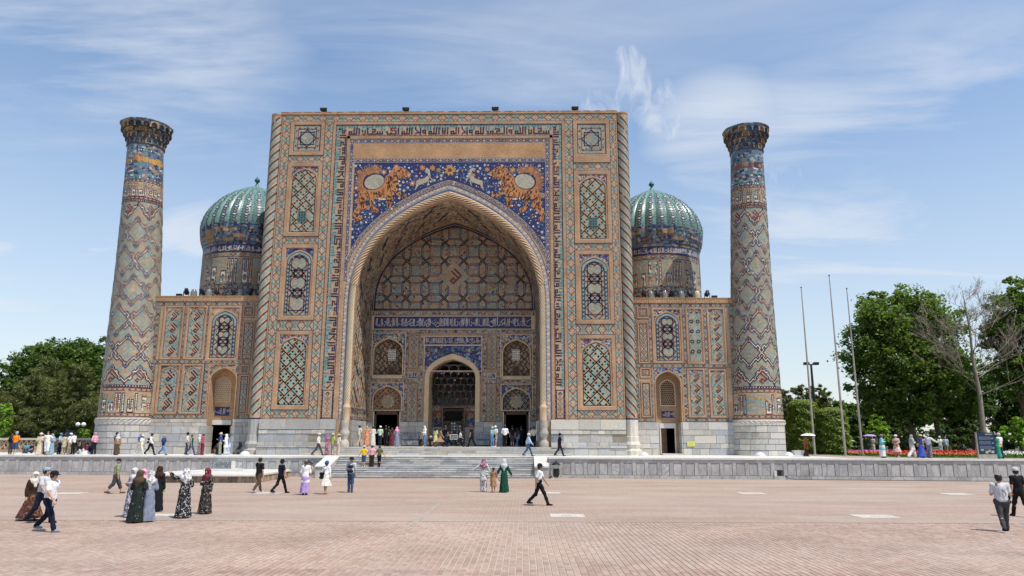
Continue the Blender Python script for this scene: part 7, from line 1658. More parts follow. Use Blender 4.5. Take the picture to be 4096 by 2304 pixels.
for n_,cols,sc in(('floral_black',[((.012,.012,.014),8),((.26,.24,.20),1.0),((.12,.09,.06),1.4)],34),('floral_green',[((.006,.012,.011),18),((.24,.20,.11),.5),((.012,.028,.02),1.5)],26),('dotted_black',[((.010,.010,.013),8),((.50,.50,.48),1.3)],40),('floral_white',[((.62,.61,.60),4),((.30,.30,.33),1.4),((.20,.20,.22),.8)],22),('floral_pink',[((.62,.50,.45),3),((.40,.14,.16),2),((.55,.26,.24),1.5)],18),('floral_red',[((.62,.14,.05),3),((.62,.30,.16),2),((.50,.42,.30),1)],16),('floral_purple',[((.20,.06,.10),3),((.36,.14,.22),2),((.45,.36,.34),1)],20),('pattern_grey',[((.46,.45,.46),3),((.24,.22,.26),2),((.62,.60,.58),2)],24),('check_blue',[((.10,.11,.16),2),((.45,.45,.48),2)],20),('floral_brown',[((.05,.02,.012),4),((.12,.04,.02),2),((.20,.10,.05),1)],18)):patch('cloth_'+n_,cols,sc,.8,.15)
def cloth(c):
 nm='cloth_'+c
 if nm not in MATS:
  if c=='hair':return 'hair_dark'
  mat(nm,CC[c],.85,.10,6,spec=.15,fine=.08,fscale=30,bump=.15)
 return nm
NEAR_RES,FAR_RES=.0145,.027
def V3(*a):return np.array(a,float)
def person(x,y,z,rz,label,H=1.70,sex='m',pose='stand',top='short:white',bot='trousers:black',head='hair:dark',arms='down',near=False,group='visitors',skin='skin',shoes='black',bulk=1.0,stride=1.0,extra=()):
 """figure facing local -Y; rz turns it. Returns the empty and key joints"""
 s=H/1.72;w=(.175 if sex=='m' else .155)*s*(.5+.5*bulk);T=empty('person',(x,y,z),rz,label,'person',group);res=NEAR_RES if near else FAR_RES
 hipz,shz,nk=.915*s,1.41*s,1.46*s;J={}
 def leg(sg,a,kb):
  hip=V3(sg*.088*s*bulk,0,hipz);th,sh=.435*s,.425*s;kn=hip+th*V3(0,-math.sin(a),-math.cos(a));an=kn+sh*V3(0,-math.sin(a-kb),-math.cos(a-kb));return hip,kn,an
 if pose=='walk':Ls=leg(1,R_(24)*stride,R_(6));Rs=leg(-1,R_(-17)*stride,R_(24)*stride)
 elif pose=='walk2':Ls=leg(1,R_(-17)*stride,R_(26)*stride);Rs=leg(-1,R_(24)*stride,R_(6))
 elif pose=='sit':hipz=.16*s;dz=1.41*s-.915*s;shz=hipz+dz;nk=shz+.05*s;Ls=(V3(.10*s,0,hipz),V3(.16*s,-.36*s,.40*s),V3(.12*s,-.52*s,.07*s));Rs=(V3(-.10*s,0,hipz),V3(-.17*s,-.38*s,.36*s),V3(-.12*s,-.56*s,.07*s))
 else:Ls=leg(1,R_(3),R_(2));Rs=leg(-1,R_(-3),R_(3))
 if pose!='sit':
  drop=min(Ls[2][2],Rs[2][2])-.075*s;hipz-=drop;shz-=drop;nk-=drop;Ls=tuple(p-V3(0,0,drop)for p in Ls);Rs=tuple(p-V3(0,0,drop)for p in Rs)
 lean=V3(0,-.02*s,0)if pose.startswith('walk')else V3(0,0,0)
 pel,ch=V3(0,0,hipz),V3(0,0,shz)+lean
 def arm(sg,mode):
  shd=ch+V3(sg*w,0,-.015*s);U_,Fo=.285*s,.25*s
  if mode=='down':e=shd+U_*V3(sg*.16,.05,-.98);h=e+Fo*V3(sg*.02,-.18,-.97)
  elif mode=='fwd':e=shd+U_*V3(sg*.14,-.36,-.92);h=e+Fo*V3(0,-.62,-.78)
  elif mode=='back':e=shd+U_*V3(sg*.14,.38,-.91);h=e+Fo*V3(0,.06,-1)
  elif mode=='hold':e=shd+U_*V3(sg*.22,-.05,-.97);h=e+Fo*V3(-sg*.55,-.78,.25)
  elif mode=='face':e=shd+U_*V3(sg*.35,-.45,-.80);h=e+Fo*V3(-sg*.45,-.25,.85)
  elif mode=='up':e=shd+U_*V3(sg*.75,-.35,.45);h=e+Fo*V3(sg*.15,-.25,.95)
  elif mode=='point':e=shd+U_*V3(sg*.72,-.62,-.05);h=e+Fo*V3(sg*.55,-.55,.62)
  elif mode=='out':e=shd+U_*V3(sg*.80,-.05,-.58);h=e+Fo*V3(sg*.86,-.12,-.48)
  elif mode=='hand':e=shd+U_*V3(sg*.42,0,-.90);h=e+Fo*V3(sg*.45,-.05,-.88)
  elif mode=='akimbo':e=shd+U_*V3(sg*.62,.15,-.72);h=e+Fo*V3(-sg*.70,-.35,-.60)
  elif mode=='behind':e=shd+U_*V3(sg*.22,.30,-.92);h=e+Fo*V3(-sg*.70,.18,-.60)
  else:e=shd+U_*V3(sg*.16,.05,-.98);h=e+Fo*V3(0,-.18,-.97)
  if pose=='sit' and mode=='down':e=shd+U_*V3(sg*.2,-.45,-.85);h=e+Fo*V3(-sg*.1,-.85,-.35)
  return shd,e,h
 ml,mr_=(arms.split(',')*2)[:2]if ',' in arms else(arms,arms)
 La,Ra=arm(1,ml),arm(-1,mr_);hd=V3(0,-.012*s,nk+.155*s)+lean*1.2
 RC=lambda a,b,ra,rb,q=1.0:(a,b,ra*s,rb*s,q)
 body=[RC(pel+V3(0,0,.02),pel+V3(0,0,.20*s),.135*bulk,.125*bulk,1.25),RC(pel+V3(0,0,.2*s),ch-V3(0,0,.12*s),.125*bulk,.14*bulk,1.25),RC(ch+V3(-w*.62,0,-.05*s),ch+V3(w*.62,0,-.05*s),.085,.085,1.05),RC(ch+V3(0,.01,0),hd-V3(0,0,.05*s),.060,.054),RC(hd+V3(0,-.008*s,-.045*s),hd+V3(0,.012*s,.035*s),.074,.096),RC(hd+V3(0,-.092*s,-.005*s),hd+V3(0,-.100*s,-.03*s),.014,.017)]
 for sg in(-1,1):body.append(RC(hd+V3(sg*.088*s,.008,-.01*s),hd+V3(sg*.09*s,.012,.022*s),.015,.018))
 for P in(Ls,Rs):body+=[RC(P[0],P[1],.088*bulk,.058),RC(P[1],P[2],.058,.040),RC(P[1]+(P[2]-P[1])*.28+V3(0,.015,0),P[1]+(P[2]-P[1])*.5,.056,.045),RC(P[2]+V3(0,.03*s,-.035*s),P[2]+V3(0,-.15*s,-.045*s),.034,.030)]
 for sg,A in((1,La),(-1,Ra)):
  d=(A[2]-A[1])/np.linalg.norm(A[2]-A[1]);body+=[RC(A[0],A[1],.050,.040),RC(A[1],A[2],.040,.028),RC(A[2],A[2]+d*.065*s,.026,.030)]
  if near:
   sd_=V3(1,0,0)if abs(d[0])<.8 else V3(0,1,0);sd_=sd_-d*(sd_@d);sd_/=np.linalg.norm(sd_);nn=np.cross(d,sd_)
   for k,(off,L)in enumerate(((-.030,.058),(-.010,.070),(.010,.066),(.030,.052))):
    r0=A[2]+d*.085*s+sd_*off*s;m1=r0+d*L*.5*s+nn*.004;body+=[RC(r0,m1,.0105,.010),RC(m1,m1+d*L*.5*s-nn*.014*s,.010,.0085)]
   tb=A[2]+d*.03*s-sd_*sg*.028*s;body+=[RC(tb,tb+d*.035*s-sd_*sg*.028*s,.0115,.011),RC(tb+d*.035*s-sd_*sg*.028*s,tb+d*.065*s-sd_*sg*.030*s,.011,.009)]
  else:body.append(RC(A[2]+d*.065*s,A[2]+d*.15*s,.026,.018))
 def add(nm,prims,m,k=.03,**kw):
  r=sdf_mesh(prims,res,k,fold=0 if nm in('body','hair','shoe')else .0075,**kw)
  if r is None:return None
  return obj(nm,np_mesh(nm,r[0],r[1],m),T)
 add('body',body,skin,.022 if near else .03)
 bk,bc=bot.split(':');tk,tcol=top.split(':');inf=.016*s
 legp=[]
 for P in(Ls,Rs):
  if bk in('trousers','wide'):wd=.0 if bk=='trousers' else .025;legp+=[(P[0],P[1],.098*s*bulk,.074*s+wd,1),(P[1],P[2]+V3(0,.005,.0),.072*s+wd,.062*s+wd*1.6,1)]
  elif bk=='shorts':legp+=[(P[0],P[1]+(P[2]-P[1])*.08,.102*s*bulk,.088*s,1)]
  elif bk=='capri':legp+=[(P[0],P[1],.105*s*bulk,.092*s,1),(P[1],P[1]+(P[2]-P[1])*.45,.09*s,.082*s,1)]
 hipp=[(pel+V3(0,0,-.01),pel+V3(0,0,.13*s),.150*s*bulk,.138*s*bulk,1.22)]
 if bk in('trousers','shorts','capri','wide'):add({'trousers':'trousers','wide':'trousers','shorts':'shorts','capri':'trousers'}[bk],hipp+legp,cloth(bc),.035)
 elif bk in('skirt','midi'):
  hem=.09*s if bk=='skirt' else .42*s;f=(Ls[2]+Rs[2])/2;wide_=max(.20*s,abs(Ls[2][1]-Rs[2][1])*.42+.14*s);br=[(pel+V3(0,0,.12*s),pel-V3(0,0,.1),.135*s*bulk,.18*s*bulk,1.15),(pel-V3(0,0,.1),V3(f[0],f[1],hem),.18*s*bulk,wide_,1.0)]
  for P in(Ls,Rs):br.append((P[1],V3(P[2][0]*1.3,P[2][1],hem),.10*s,.125*s,1))
  for k in range(6):a=k*1.047+.3;br.append((pel+V3(.12*s*math.cos(a),.1*s*math.sin(a),-.15*s),V3(f[0]+wide_*.92*math.cos(a),f[1]+wide_*.92*math.sin(a),hem),.05*s,.07*s,1))
  if pose=='sit':br=[(pel,V3(0,-.38*s,.34*s),.17*s,.17*s,1),(V3(0,-.38*s,.32*s),V3(0,-.5*s,.1),.17*s,.17*s,1)];hem=.0
  add('skirt',br,cloth(bc),.05,zmin=hem)
 elif bk=='robe':
  hem=.035*s;f=(Ls[2]+Rs[2])/2;wide_=max(.23*s,abs(Ls[2][1]-Rs[2][1])*.45+.15*s)*bulk
  br=[(ch-V3(0,0,.18*s),pel,.145*s*bulk,.165*s*bulk,1.15),(pel,V3(f[0],f[1]+.01,hem),.17*s*bulk,wide_,1.0),(ch+V3(-w*.6,0,-.05*s),ch+V3(w*.6,0,-.05*s),.105*s,.105*s,1.05),(ch-V3(0,0,.02),ch-V3(0,0,.2*s),.13*s,.145*s,1.2)]
  for k in range(7):a=k*.9+.3;br.append((pel+V3(.13*s*math.cos(a),.11*s*math.sin(a),-.05*s),V3(f[0]+wide_*.95*math.cos(a),f[1]+wide_*.95*math.sin(a),hem),.045*s,.065*s,1))
  for A in(La,Ra):br+=[(A[0],A[1],.068*s,.066*s,1),(A[1],A[1]+(A[2]-A[1])*.95,.064*s,.068*s,1)]
  if pose=='sit':br=[(ch-V3(0,0,.05),pel,.14*s,.19*s,1),(pel,V3(0,-.4*s,.34*s),.18*s,.17*s,1),(V3(0,-.38*s,.32*s),V3(0,-.5*s,.1),.17*s,.17*s,1),(ch+V3(-w*.6,0,-.05*s),ch+V3(w*.6,0,-.05*s),.1*s,.1*s,1)]+[q for A in(La,Ra)for q in((A[0],A[1],.066*s,.062*s,1),(A[1],A[1]+(A[2]-A[1])*.9,.06*s,.06*s,1))];hem=0
  add('robe',br,cloth(bc),.045,zmin=hem)
 if tk!='none':
  tp=[(pel+V3(0,0,.06*s),pel+V3(0,0,.2*s),.158*s*bulk,.146*s*bulk,1.2),(pel+V3(0,0,.2*s),ch-V3(0,0,.12*s),.146*s*bulk,.158*s*bulk,1.2),(ch+V3(-w*.64,0,-.045*s),ch+V3(w*.64,0,-.045*s),.104*s,.104*s,1.05)]
  for A in(La,Ra):
   if tk=='sleeveless':continue
   tp.append((A[0],A[0]+(A[1]-A[0])*(.68 if tk in('short','tunics')else 1),.074*s,.066*s,1))
   if tk in('long','tunic','jacket'):tp.append((A[1],A[1]+(A[2]-A[1])*.93,.062*s,.050*s+(.012 if tk=='tunic' else 0),1))
  if tk in('tunic','tunics','jacket'):f=(Ls[1]+Rs[1])/2;tp+=[(pel+V3(0,0,.1),V3(f[0],f[1],hipz-.28*s),.16*s*bulk,.205*s*bulk,1.1)]
  add({'tunic':'tunic','tunics':'tunic','jacket':'jacket'}.get(tk,'shirt'),tp,cloth(tcol),.03,zmin=(hipz-.34*s)if tk in('tunic','tunics','jacket')else hipz-.05*s)
 for P in((Ls,Rs)if shoes!='none' else()):add('shoe',[q for q in((P[2]+V3(0,.04*s,-.036*s),P[2]+V3(0,-.06*s,-.040*s),.044*s,.042*s,1),(P[2]+V3(0,-.06*s,-.042*s),P[2]+V3(0,-.165*s,-.048*s),.042*s,.034*s,1))],cloth(shoes),.02,zmin=(-.002 if pose!='sit' else None))
 parts=head.split('+')
 face=(tuple(hd+V3(0,-.115*s,-.022*s)),.088*s)
 for h in parts:
  hk,hc=h.split(':')
  if hk=='hair':add('hair',[RC(hd+V3(0,.012*s,.022*s),hd+V3(0,.022*s,-.012*s),.106,.098)],'hair_'+hc,.02,holes=[face])
  elif hk=='long':add('hair',[RC(hd+V3(0,.012*s,.022*s),hd+V3(0,.02*s,-.02*s),.107,.10),RC(hd+V3(0,.045*s,-.02*s),ch+V3(0,.085*s,-.08*s),.085,.06,1.2)],'hair_'+hc,.03,holes=[face])
  elif hk=='bun':add('hair',[RC(hd+V3(0,.012*s,.022*s),hd+V3(0,.02*s,-.012*s),.105,.098),RC(hd+V3(0,.10*s,.03*s),hd+V3(0,.11*s,.02*s),.05,.05)],'hair_'+hc,.02,holes=[face])
  elif hk=='tail':add('hair',[RC(hd+V3(0,.012*s,.022*s),hd+V3(0,.02*s,-.012*s),.105,.098),RC(hd+V3(0,.10*s,.02*s),hd+V3(0,.14*s,-.18*s),.04,.022)],'hair_'+hc,.02,holes=[face])
  elif hk=='scarf':add('headscarf',[RC(hd+V3(0,.012*s,.02*s),hd+V3(0,.015*s,-.03*s),.118,.115),RC(hd+V3(0,.03*s,-.06*s),ch+V3(0,.03*s,-.03*s),.105,.16,1.15),RC(ch+V3(-w*.5,.02*s,-.03*s),ch+V3(w*.5,.02*s,-.03*s),.125,.125,1.0),RC(ch+V3(0,.06*s,-.04*s),ch+V3(0,.095*s,-.27*s),.13,.055,1.15),RC(ch+V3(0,-.05*s,-.02*s),ch+V3(.02,-.10*s,-.17*s),.11,.055,1.15)],cloth(hc),.035,holes=[(tuple(hd+V3(0,-.125*s,-.025*s)),.075*s)])
  elif hk=='turban':add('headscarf',[RC(hd+V3(0,.02*s,.03*s),hd+V3(0,.04*s,.0),.118,.11),RC(hd+V3(0,.08*s,.02*s),hd+V3(0,.1*s,-.12*s),.07,.03)],cloth(hc),.03,holes=[(tuple(hd+V3(0,-.12*s,-.045*s)),.095*s)])
  elif hk=='cap':
   mb=MB();m=cloth(hc);mb.lathe([(.110*s,-.01*s),(.113*s,.03*s),(.10*s,.075*s),(.06*s,.103*s),(.004,.112*s)],m,16);rows=[]
   for k in range(9):a=math.pi*(1.12+.76*k/8);rows.append([(.108*s*math.cos(a),.108*s*math.sin(a),-.004*s),(.150*s*math.cos(a)*.85,.195*s*math.sin(a),-.022*s)])
   mb.grid(rows,m);mb.grid([[(p[0],p[1],p[2]+.012*s)for p in r]for r in rows],m);o=mb.build('cap',T,smooth=True,loc=tuple(hd+V3(0,.008*s,.03*s)))
  elif hk=='hat':
   mb=MB();m=cloth(hc);mb.lathe([(.205*s,-.025*s),(.208*s,-.018*s),(.118*s,.004*s),(.112*s,.05*s),(.10*s,.09*s),(.05*s,.105*s),(.003,.106*s)],m,18);mb.lathe([(.205*s,-.026*s),(.11*s,-.004*s)],m,18);mb.build('hat',T,smooth=True,loc=tuple(hd+V3(0,.01*s,.04*s)))
  elif hk=='skullcap':
   mb=MB();mb.lathe([(.108*s,0),(.112*s,.05*s),(.09*s,.085*s),(.004,.10*s)],cloth(hc),14);mb.build('skullcap',T,smooth=True,loc=tuple(hd+V3(0,.015*s,.035*s)))
 if near:
  mb=MB()
  for sg in(-1,1):mb.lathe([(.001,-.012*s),(.012*s,-.004*s),(.012*s,.004*s),(.001,.012*s)],'eye',8,(sg*.032*s,-.083*s,.012*s));mb.box(sg*.034*s-.018*s,-.094*s,.030*s,sg*.034*s+.018*s,-.084*s,.036*s,'hair_dark')
  mb.box(-.022*s,-.094*s,-.064*s,.022*s,-.082*s,-.057*s,'petal_lip');mb.build('face_features',T,loc=tuple(hd))
 return T,dict(hl=La[2],hr=Ra[2],sl=La[0],sr=Ra[0],pel=pel,ch=ch,hd=hd,s=s,rz=rz,pos=V3(x,y,z))
mat('petal_lip',(.30,.10,.09),.5,0)
def at_body(J,p):
 c,s_=math.cos(J['rz']),math.sin(J['rz']);return(J['pos'][0]+p[0]*c-p[1]*s_,J['pos'][1]+p[0]*s_+p[1]*c,J['pos'][2]+p[2])
def backpack(J,label,c):
 T=empty('backpack',at_body(J,J['ch']+V3(0,.20,-.48)),J['rz'],label,'backpack');mb=MB();m=cloth(c);r=sdf_mesh([(V3(-.08,.02,.10),V3(.08,.02,.10),.085,.085,1),(V3(-.08,.02,.34),V3(.08,.02,.34),.08,.08,1),(V3(-.05,.08,.12),V3(.05,.08,.12),.06,.06,1)],.02,.06);obj('bag',np_mesh('bag',r[0],r[1],m),T)
 for sg in(-1,1):mb=MB();mb.tube([(sg*.10,-.04,.40),(sg*.11,-.16,.50),(sg*.11,-.32,.44),(sg*.11,-.33,.25),(sg*.12,-.18,.10),(sg*.09,-.03,.08)],.016,m,5);mb.build('strap',T)
def cross_bag(J,label,c,side=1,front=-1,size=1.0,strap='black'):
 """shoulder bag hanging at the hip on a diagonal strap"""
 q=J['pel']+V3(side*.17,front*.10,.06);T=empty('shoulder_bag',at_body(J,q),J['rz'],label,'bag');r=sdf_mesh([(V3(-.05*size,0,-.07*size),V3(.05*size,0,-.07*size),.055*size,.055*size,1.3),(V3(-.05*size,0,.05*size),V3(.05*size,0,.05*size),.055*size,.055*size,1.3)],.016,.05);obj('bag',np_mesh('bag',r[0],r[1],cloth(c)),T)
 e=J['ch']-q;mb=MB();mb.tube([(0,0,.08*size),tuple(e*.45+V3(-side*.02,front*.11,0)),tuple(e+V3(-side*.11,front*.07,.045)),tuple(e+V3(-side*.13,0,.06)),tuple(e+V3(-side*.11,-front*.09,.02)),tuple(e*.45+V3(-side*.0,-front*.24,0)),(0,-front*.06,.05)],.012,cloth(strap),5);mb.build('strap',T)
def umbrella(J,label,c,hand='hl',tilt=(.0,.0),r=.55,up=.75):
 p=at_body(J,J[hand]);T=empty('umbrella',p,0,label,'umbrella');mb=MB();mb.tube([(0,0,-.08),(tilt[0]*up,tilt[1]*up,up)],.010,'iron',6);mb.build('shaft',T);mb=MB();rows=[]
 for k in range(6):t=k/5;rr=r*math.sin(t*1.25)/math.sin(1.25);rows.append([(tilt[0]*up+rr*(1-.06*t*(j%2))*math.cos(2*math.pi*j/16),tilt[1]*up+rr*(1-.06*t*(j%2))*math.sin(2*math.pi*j/16),up-(1-math.cos(t*1.25))*r*.42)for j in range(16)])
 mb.grid(rows,cloth(c),True);mb.build('canopy',T,smooth=True)
 mb=MB()
 for j in range(8):a=2*math.pi*j/8;mb.tube([(tilt[0]*up,tilt[1]*up,up-.02),(tilt[0]*up+r*.9*math.cos(a),tilt[1]*up+r*.9*math.sin(a),up-r*.27)],.005,'iron',4,False)
 mb.build('ribs',T)
def bottle(J,label,hand='hl',c='lamp_shell'):
 T=empty('bottle',at_body(J,J[hand]+V3(0,-.02,-.18)),J['rz'],label,'bottle');mb=MB();mb.lathe([(.001,0),(.032,.005),(.033,.10),(.030,.15),(.014,.19),(.014,.205)],c,10);mb.build('flask',T,smooth=True);mb=MB();mb.lathe([(.017,.20),(.017,.225),(.001,.226)],'sky_blue',8);mb.build('bottle_cap',T)
def G0(px,py):return onZ(px*1.59,py*1.59,0)
# who stands where
D_=math.pi/180
def plaza_person(px,py,deg,label,**kw):
 x,y=G0(px,py);return person(x,y,.004,deg*D_,label,near=True,group='people on the plaza',**kw)[1]
J=plaza_person(116,1338,84,'man in white t-shirt and black cap walking right at far left with a bottle',H=1.78,pose='walk2',top='short:white',bot='trousers:dknavy',head='hair:dark+cap:black',arms='back,fwd',bulk=1.12,shoes='slate');bottle(J,'clear water bottle carried by the man in the black cap at far left','hr')
plaza_person(99,1316,84,'man in pale grey t-shirt and teal cap half hidden behind the white t-shirt',H=1.80,pose='walk',top='short:lgrey',bot='trousers:navy',head='hair:dark+skullcap:bluegrey',arms='back,fwd',bulk=1.12)
plaza_person(74,1309,45,'woman in cream headscarf and dark brown skirt at far left',H=1.62,sex='f',pose='walk',top='long:dkbrown',bot='skirt:floral_brown',head='scarf:offwhite',arms='down')
J=plaza_person(288,1242,125,'man in sage t-shirt and cap walking before the terrace wall',H=1.75,pose='walk',top='short:sage',bot='capri:dkgrey',head='hair:grey+cap:dknavy',arms='back,down',bulk=1.15,shoes='brown')
plaza_person(340,1315,178,'woman in dark green robe and brown headscarf seen from behind',H=1.66,sex='f',bot='robe:floral_green',top='none:black',head='scarf:brown',arms='hold',bulk=1.1)
plaza_person(369,1313,200,'woman in slate grey robe and white flowered headscarf, right of the brown scarf',H=1.62,sex='f',bot='robe:slate',top='none:black',head='scarf:floral_white',arms='hold')
plaza_person(327,1301,-20,'woman in pale blue-grey headscarf behind the dark green robe',H=1.66,sex='f',bot='robe:check_blue',top='none:black',head='scarf:lgrey',arms='hold')
plaza_person(351,1302,10,'woman in pink headscarf in the middle of the group',H=1.63,sex='f',bot='robe:dkgrey',top='none:black',head='scarf:pink',arms='hold')
J=plaza_person(392,1287,185,'woman in black robe and dark brown headscarf at the right of the group',H=1.66,sex='f',bot='robe:black',top='none:black',head='scarf:dkbrown',arms='down,down')
q=at_body(J,J['hr']+V3(.02,0,-.1));mb=MB();mb.box(-.09,-.03,-.03,.09,.03,.03,'notice_yellow');mat('lime_thing',(.30,.55,.05),.5,.1);mb.m=[0]*len(mb.f);mb.names=['lime_thing'];mb.build('purse',loc=q,label='bright lime purse in the hand of the woman in black',cat='purse')
plaza_person(459,1303,205,'woman in black dotted dress raising her arm, white patterned headscarf',H=1.66,sex='f',bot='robe:dotted_black',top='none:black',head='scarf:floral_white',arms='point,hold',bulk=1.12,shoes='tan')
plaza_person(514,1293,-12,'woman in black flowered coat and maroon headscarf facing the camera',H=1.62,sex='f',bot='robe:floral_black',top='none:black',head='scarf:maroon',arms='down,hold')
J=plaza_person(648,1240,158,'man in black t-shirt and brown trousers walking away',H=1.82,pose='walk',top='short:black',bot='trousers:brown',head='hair:dark',arms='fwd,down',shoes='lgrey');bottle(J,'water bottle in the hand of the man in brown trousers','hr')
J=plaza_person(704,1241,140,'man in navy t-shirt and black cap walking away beside the black t-shirt',H=1.72,pose='walk2',top='short:dknavy',bot='trousers:black',head='hair:dark+cap:black',arms='down,hand',skin='skin_dark');bottle(J,'water bottle in the hand of the man in the navy t-shirt','hl')
plaza_person(766,1245,180,'woman in white blouse and lilac skirt seen from behind',H=1.66,sex='f',top='tunic:white',bot='skirt:lilac',head='tail:brown',arms='hold',bulk=1.1)
J=plaza_person(818,1243,172,'woman in white tunic and blue turban with a black bag on her back',H=1.62,sex='f',pose='walk',stride=.6,top='tunic:white',bot='midi:offwhite',head='turban:blue',arms='down',shoes='tan');cross_bag(J,'black bag on the back of the woman with the blue turban','black',1,1,1.5)
J=plaza_person(881,1239,180,'man in black brimmed hat with a navy backpack and jeans',H=1.76,top='short:lgrey',bot='trousers:jeans',head='hair:grey+hat:dknavy',arms='hold,down',shoes='brown');backpack(J,'navy backpack on the man in the brimmed hat','navy')
J=plaza_person(1216,1238,180,'woman in patterned grey tunic stretching one arm out, rosy headscarf',H=1.70,sex='f',top='tunic:pattern_grey',bot='wide:pattern_grey',head='scarf:floral_purple',arms='out,hand',shoes='tan');cross_bag(J,'green and white bag hanging beside the patterned tunic','mint',-1,1,1.1,'black')
plaza_person(1241,1239,180,'little girl in brown dress holding the hand of the woman in green',H=1.27,sex='f',top='short:tan',bot='midi:tan',head='tail:dark',arms='down,hand',shoes='tan')
plaza_person(1268,1239,180,'woman in long dark green dress and pale headscarf seen from behind',H=1.68,sex='f',bot='robe:dkgreen',top='none:black',head='scarf:lgrey',arms='hand,hand',shoes='tan')
J=plaza_person(1357,1272,78,'man in white polo shirt, black trousers and cap striding right before the stairs',H=1.76,pose='walk',stride=1.12,top='short:white',bot='trousers:black',head='hair:dark+cap:dknavy',arms='fwd,back',skin='skin_dark',bulk=1.05);cross_bag(J,'black shoulder bag of the man in the white polo shirt','black',-1,-1,1.35)
J=plaza_person(2530,1338,162,'man in pale grey shirt and dark trousers walking away at far right',H=1.70,pose='walk2',stride=.8,top='short:lgrey',bot='trousers:dkgrey',head='hair:dark',arms='hold',bulk=1.2);cross_bag(J,'black bag hanging at the right side of the grey shirt','black',-1,-1,1.1)
plaza_person(2571,1300,180,'man in black with a grey cap cut by the right picture edge',H=1.76,pose='walk',top='short:black',bot='trousers:black',head='hair:dark+cap:lgrey',arms='down')
def tp(px,Y,deg,label,z=ZT+.003,**kw):
 X=onY(px*1.59,1800,Y)[0];return person(X,Y,z,deg*D_,label,group='people on the terrace',**kw)[1]
tp(37,-2.6,180,'man in bright orange t-shirt and denim shorts at far left',H=1.76,top='short:orange',bot='shorts:jeans',head='hair:grey+skullcap:bluegrey',arms='hold',bulk=1.2,shoes='white')
tp(26,-2.2,200,'woman with black top and dark trousers left of the orange t-shirt',H=1.62,sex='f',top='long:black',bot='trousers:dkgrey',head='long:brown',arms='face',shoes='white')
tp(99,-3.2,30,'person in cream robe and wide pale hat at far left',H=1.70,bot='robe:cream',top='none:black',head='hair:grey+hat:offwhite',arms='hold',shoes='offwhite')
tp(117,-3.4,0,'man in white shirt and white shorts with hands on hips',H=1.80,top='short:white',bot='capri:white',head='hair:dark',arms='akimbo',bulk=1.22,shoes='brown')
tp(128,-2.6,20,'woman in grey-blue robe beside the man in white shorts',H=1.64,sex='f',bot='robe:bluegrey',top='none:black',head='scarf:bluegrey',arms='hold')
tp(108,-1.4,20,'woman in dark plum robe behind the cream robe',H=1.60,sex='f',bot='robe:dkbrown',top='none:black',head='hair:dark',arms='hold')
tp(149,-1.6,100,'man in blue-white shirt and teal cap with hands clasped',H=1.70,top='short:ltblue',bot='trousers:dknavy',head='hair:dark+cap:teal',arms='hold')
tp(160,-1.9,250,'man in cream suit standing in the left group',H=1.64,top='jacket:beige',bot='trousers:beige',head='hair:dark',arms='hold',shoes='brown')
tp(174,-2.2,90,'man in white t-shirt and khaki trousers with a white cap',H=1.70,top='short:white',bot='trousers:khaki',head='hair:dark+cap:white',arms='behind',shoes='brown')
tp(183,-2.0,270,'man in white t-shirt and black cap left of the seated people',H=1.76,top='short:white',bot='trousers:black',head='hair:dark+cap:black',arms='down')
tp(236,-1.2,250,'man in pink shirt and black trousers beside the left minaret',H=1.78,top='long:pink',bot='trousers:black',head='hair:grey',arms='hold')
for px,Y,deg,lab,kw in((67,3.8,20,'seated person with teal top by the balustrade at left',dict(top='short:teal',bot='trousers:dkgrey',head='long:dark',sex='f')),(80,3.2,-20,'seated person in navy top and jeans by the balustrade',dict(top='short:navy',bot='trousers:jeans',head='hair:dark')),(199,-.4,60,'seated woman in black on the ground in the left group',dict(top='long:black',bot='trousers:lgrey',head='bun:brown',sex='f')),(218,.6,-30,'seated woman in maroon and white near the left minaret',dict(top='long:maroon',bot='skirt:hotpink',head='hair:dark+cap:black',sex='f')),(226,1.6,30,'seated person in dark blue beside the left minaret',dict(top='long:blue',bot='trousers:navy',head='hair:dark'))):tp(px,Y,deg,lab,H=1.66,pose='sit',**kw)
tp(290,-3.0,150,'man in dark clothes half hidden behind the grey headscarf',H=1.76,top='long:black',bot='trousers:dkbrown',head='hair:dark+cap:black',arms='hold')
tp(294,-3.5,195,'woman in brown skirt, grey headscarf and vest before the left minaret',H=1.64,sex='f',top='tunic:tan',bot='skirt:brown',head='scarf:lgrey',arms='down')
tp(350,-2.6,80,'man in blue shirt behind the white cap before the left minaret',H=1.78,pose='walk',top='short:royal',bot='trousers:offwhite',head='hair:grey',arms='down',shoes='white')
tp(355,-3.2,80,'woman in white cap, white trousers and blue scarf',H=1.62,sex='f',pose='walk2',top='short:white',bot='trousers:offwhite',head='hair:dark+cap:offwhite',arms='down',shoes='white')
J=tp(378,-2.9,90,'man in white shirt and black trousers carrying a black backpack',H=1.74,pose='walk',top='long:white',bot='trousers:black',head='hair:dark+cap:navy',arms='back,fwd');backpack(J,'black backpack on the man in the white shirt','black')
J=tp(410,-3.0,80,'blond person in navy top and jeans walking before the left wing',H=1.68,sex='f',pose='walk2',stride=1.1,top='short:blue',bot='trousers:ltjeans',head='hair:blond',arms='hold,back',shoes='navy');cross_bag(J,'dark bag of the blond person in jeans','dknavy',-1,-1,1.2)
tp(469,-2.8,120,'man in white t-shirt and grey trousers with a black cap',H=1.76,top='short:white',bot='trousers:dkgrey',head='hair:dark+cap:black',arms='down',shoes='white')
tp(480,-3.0,100,'person in dark green vest and jeans raising one arm',H=1.66,pose='walk',top='sleeveless:dkgreen',bot='trousers:jeans',head='hair:dark',arms='up,down',shoes='navy')
tp(500,-2.5,110,'woman in cream headscarf and flowered trousers',H=1.60,sex='f',top='long:offwhite',bot='wide:floral_pink',head='scarf:offwhite',arms='hold',shoes='white')
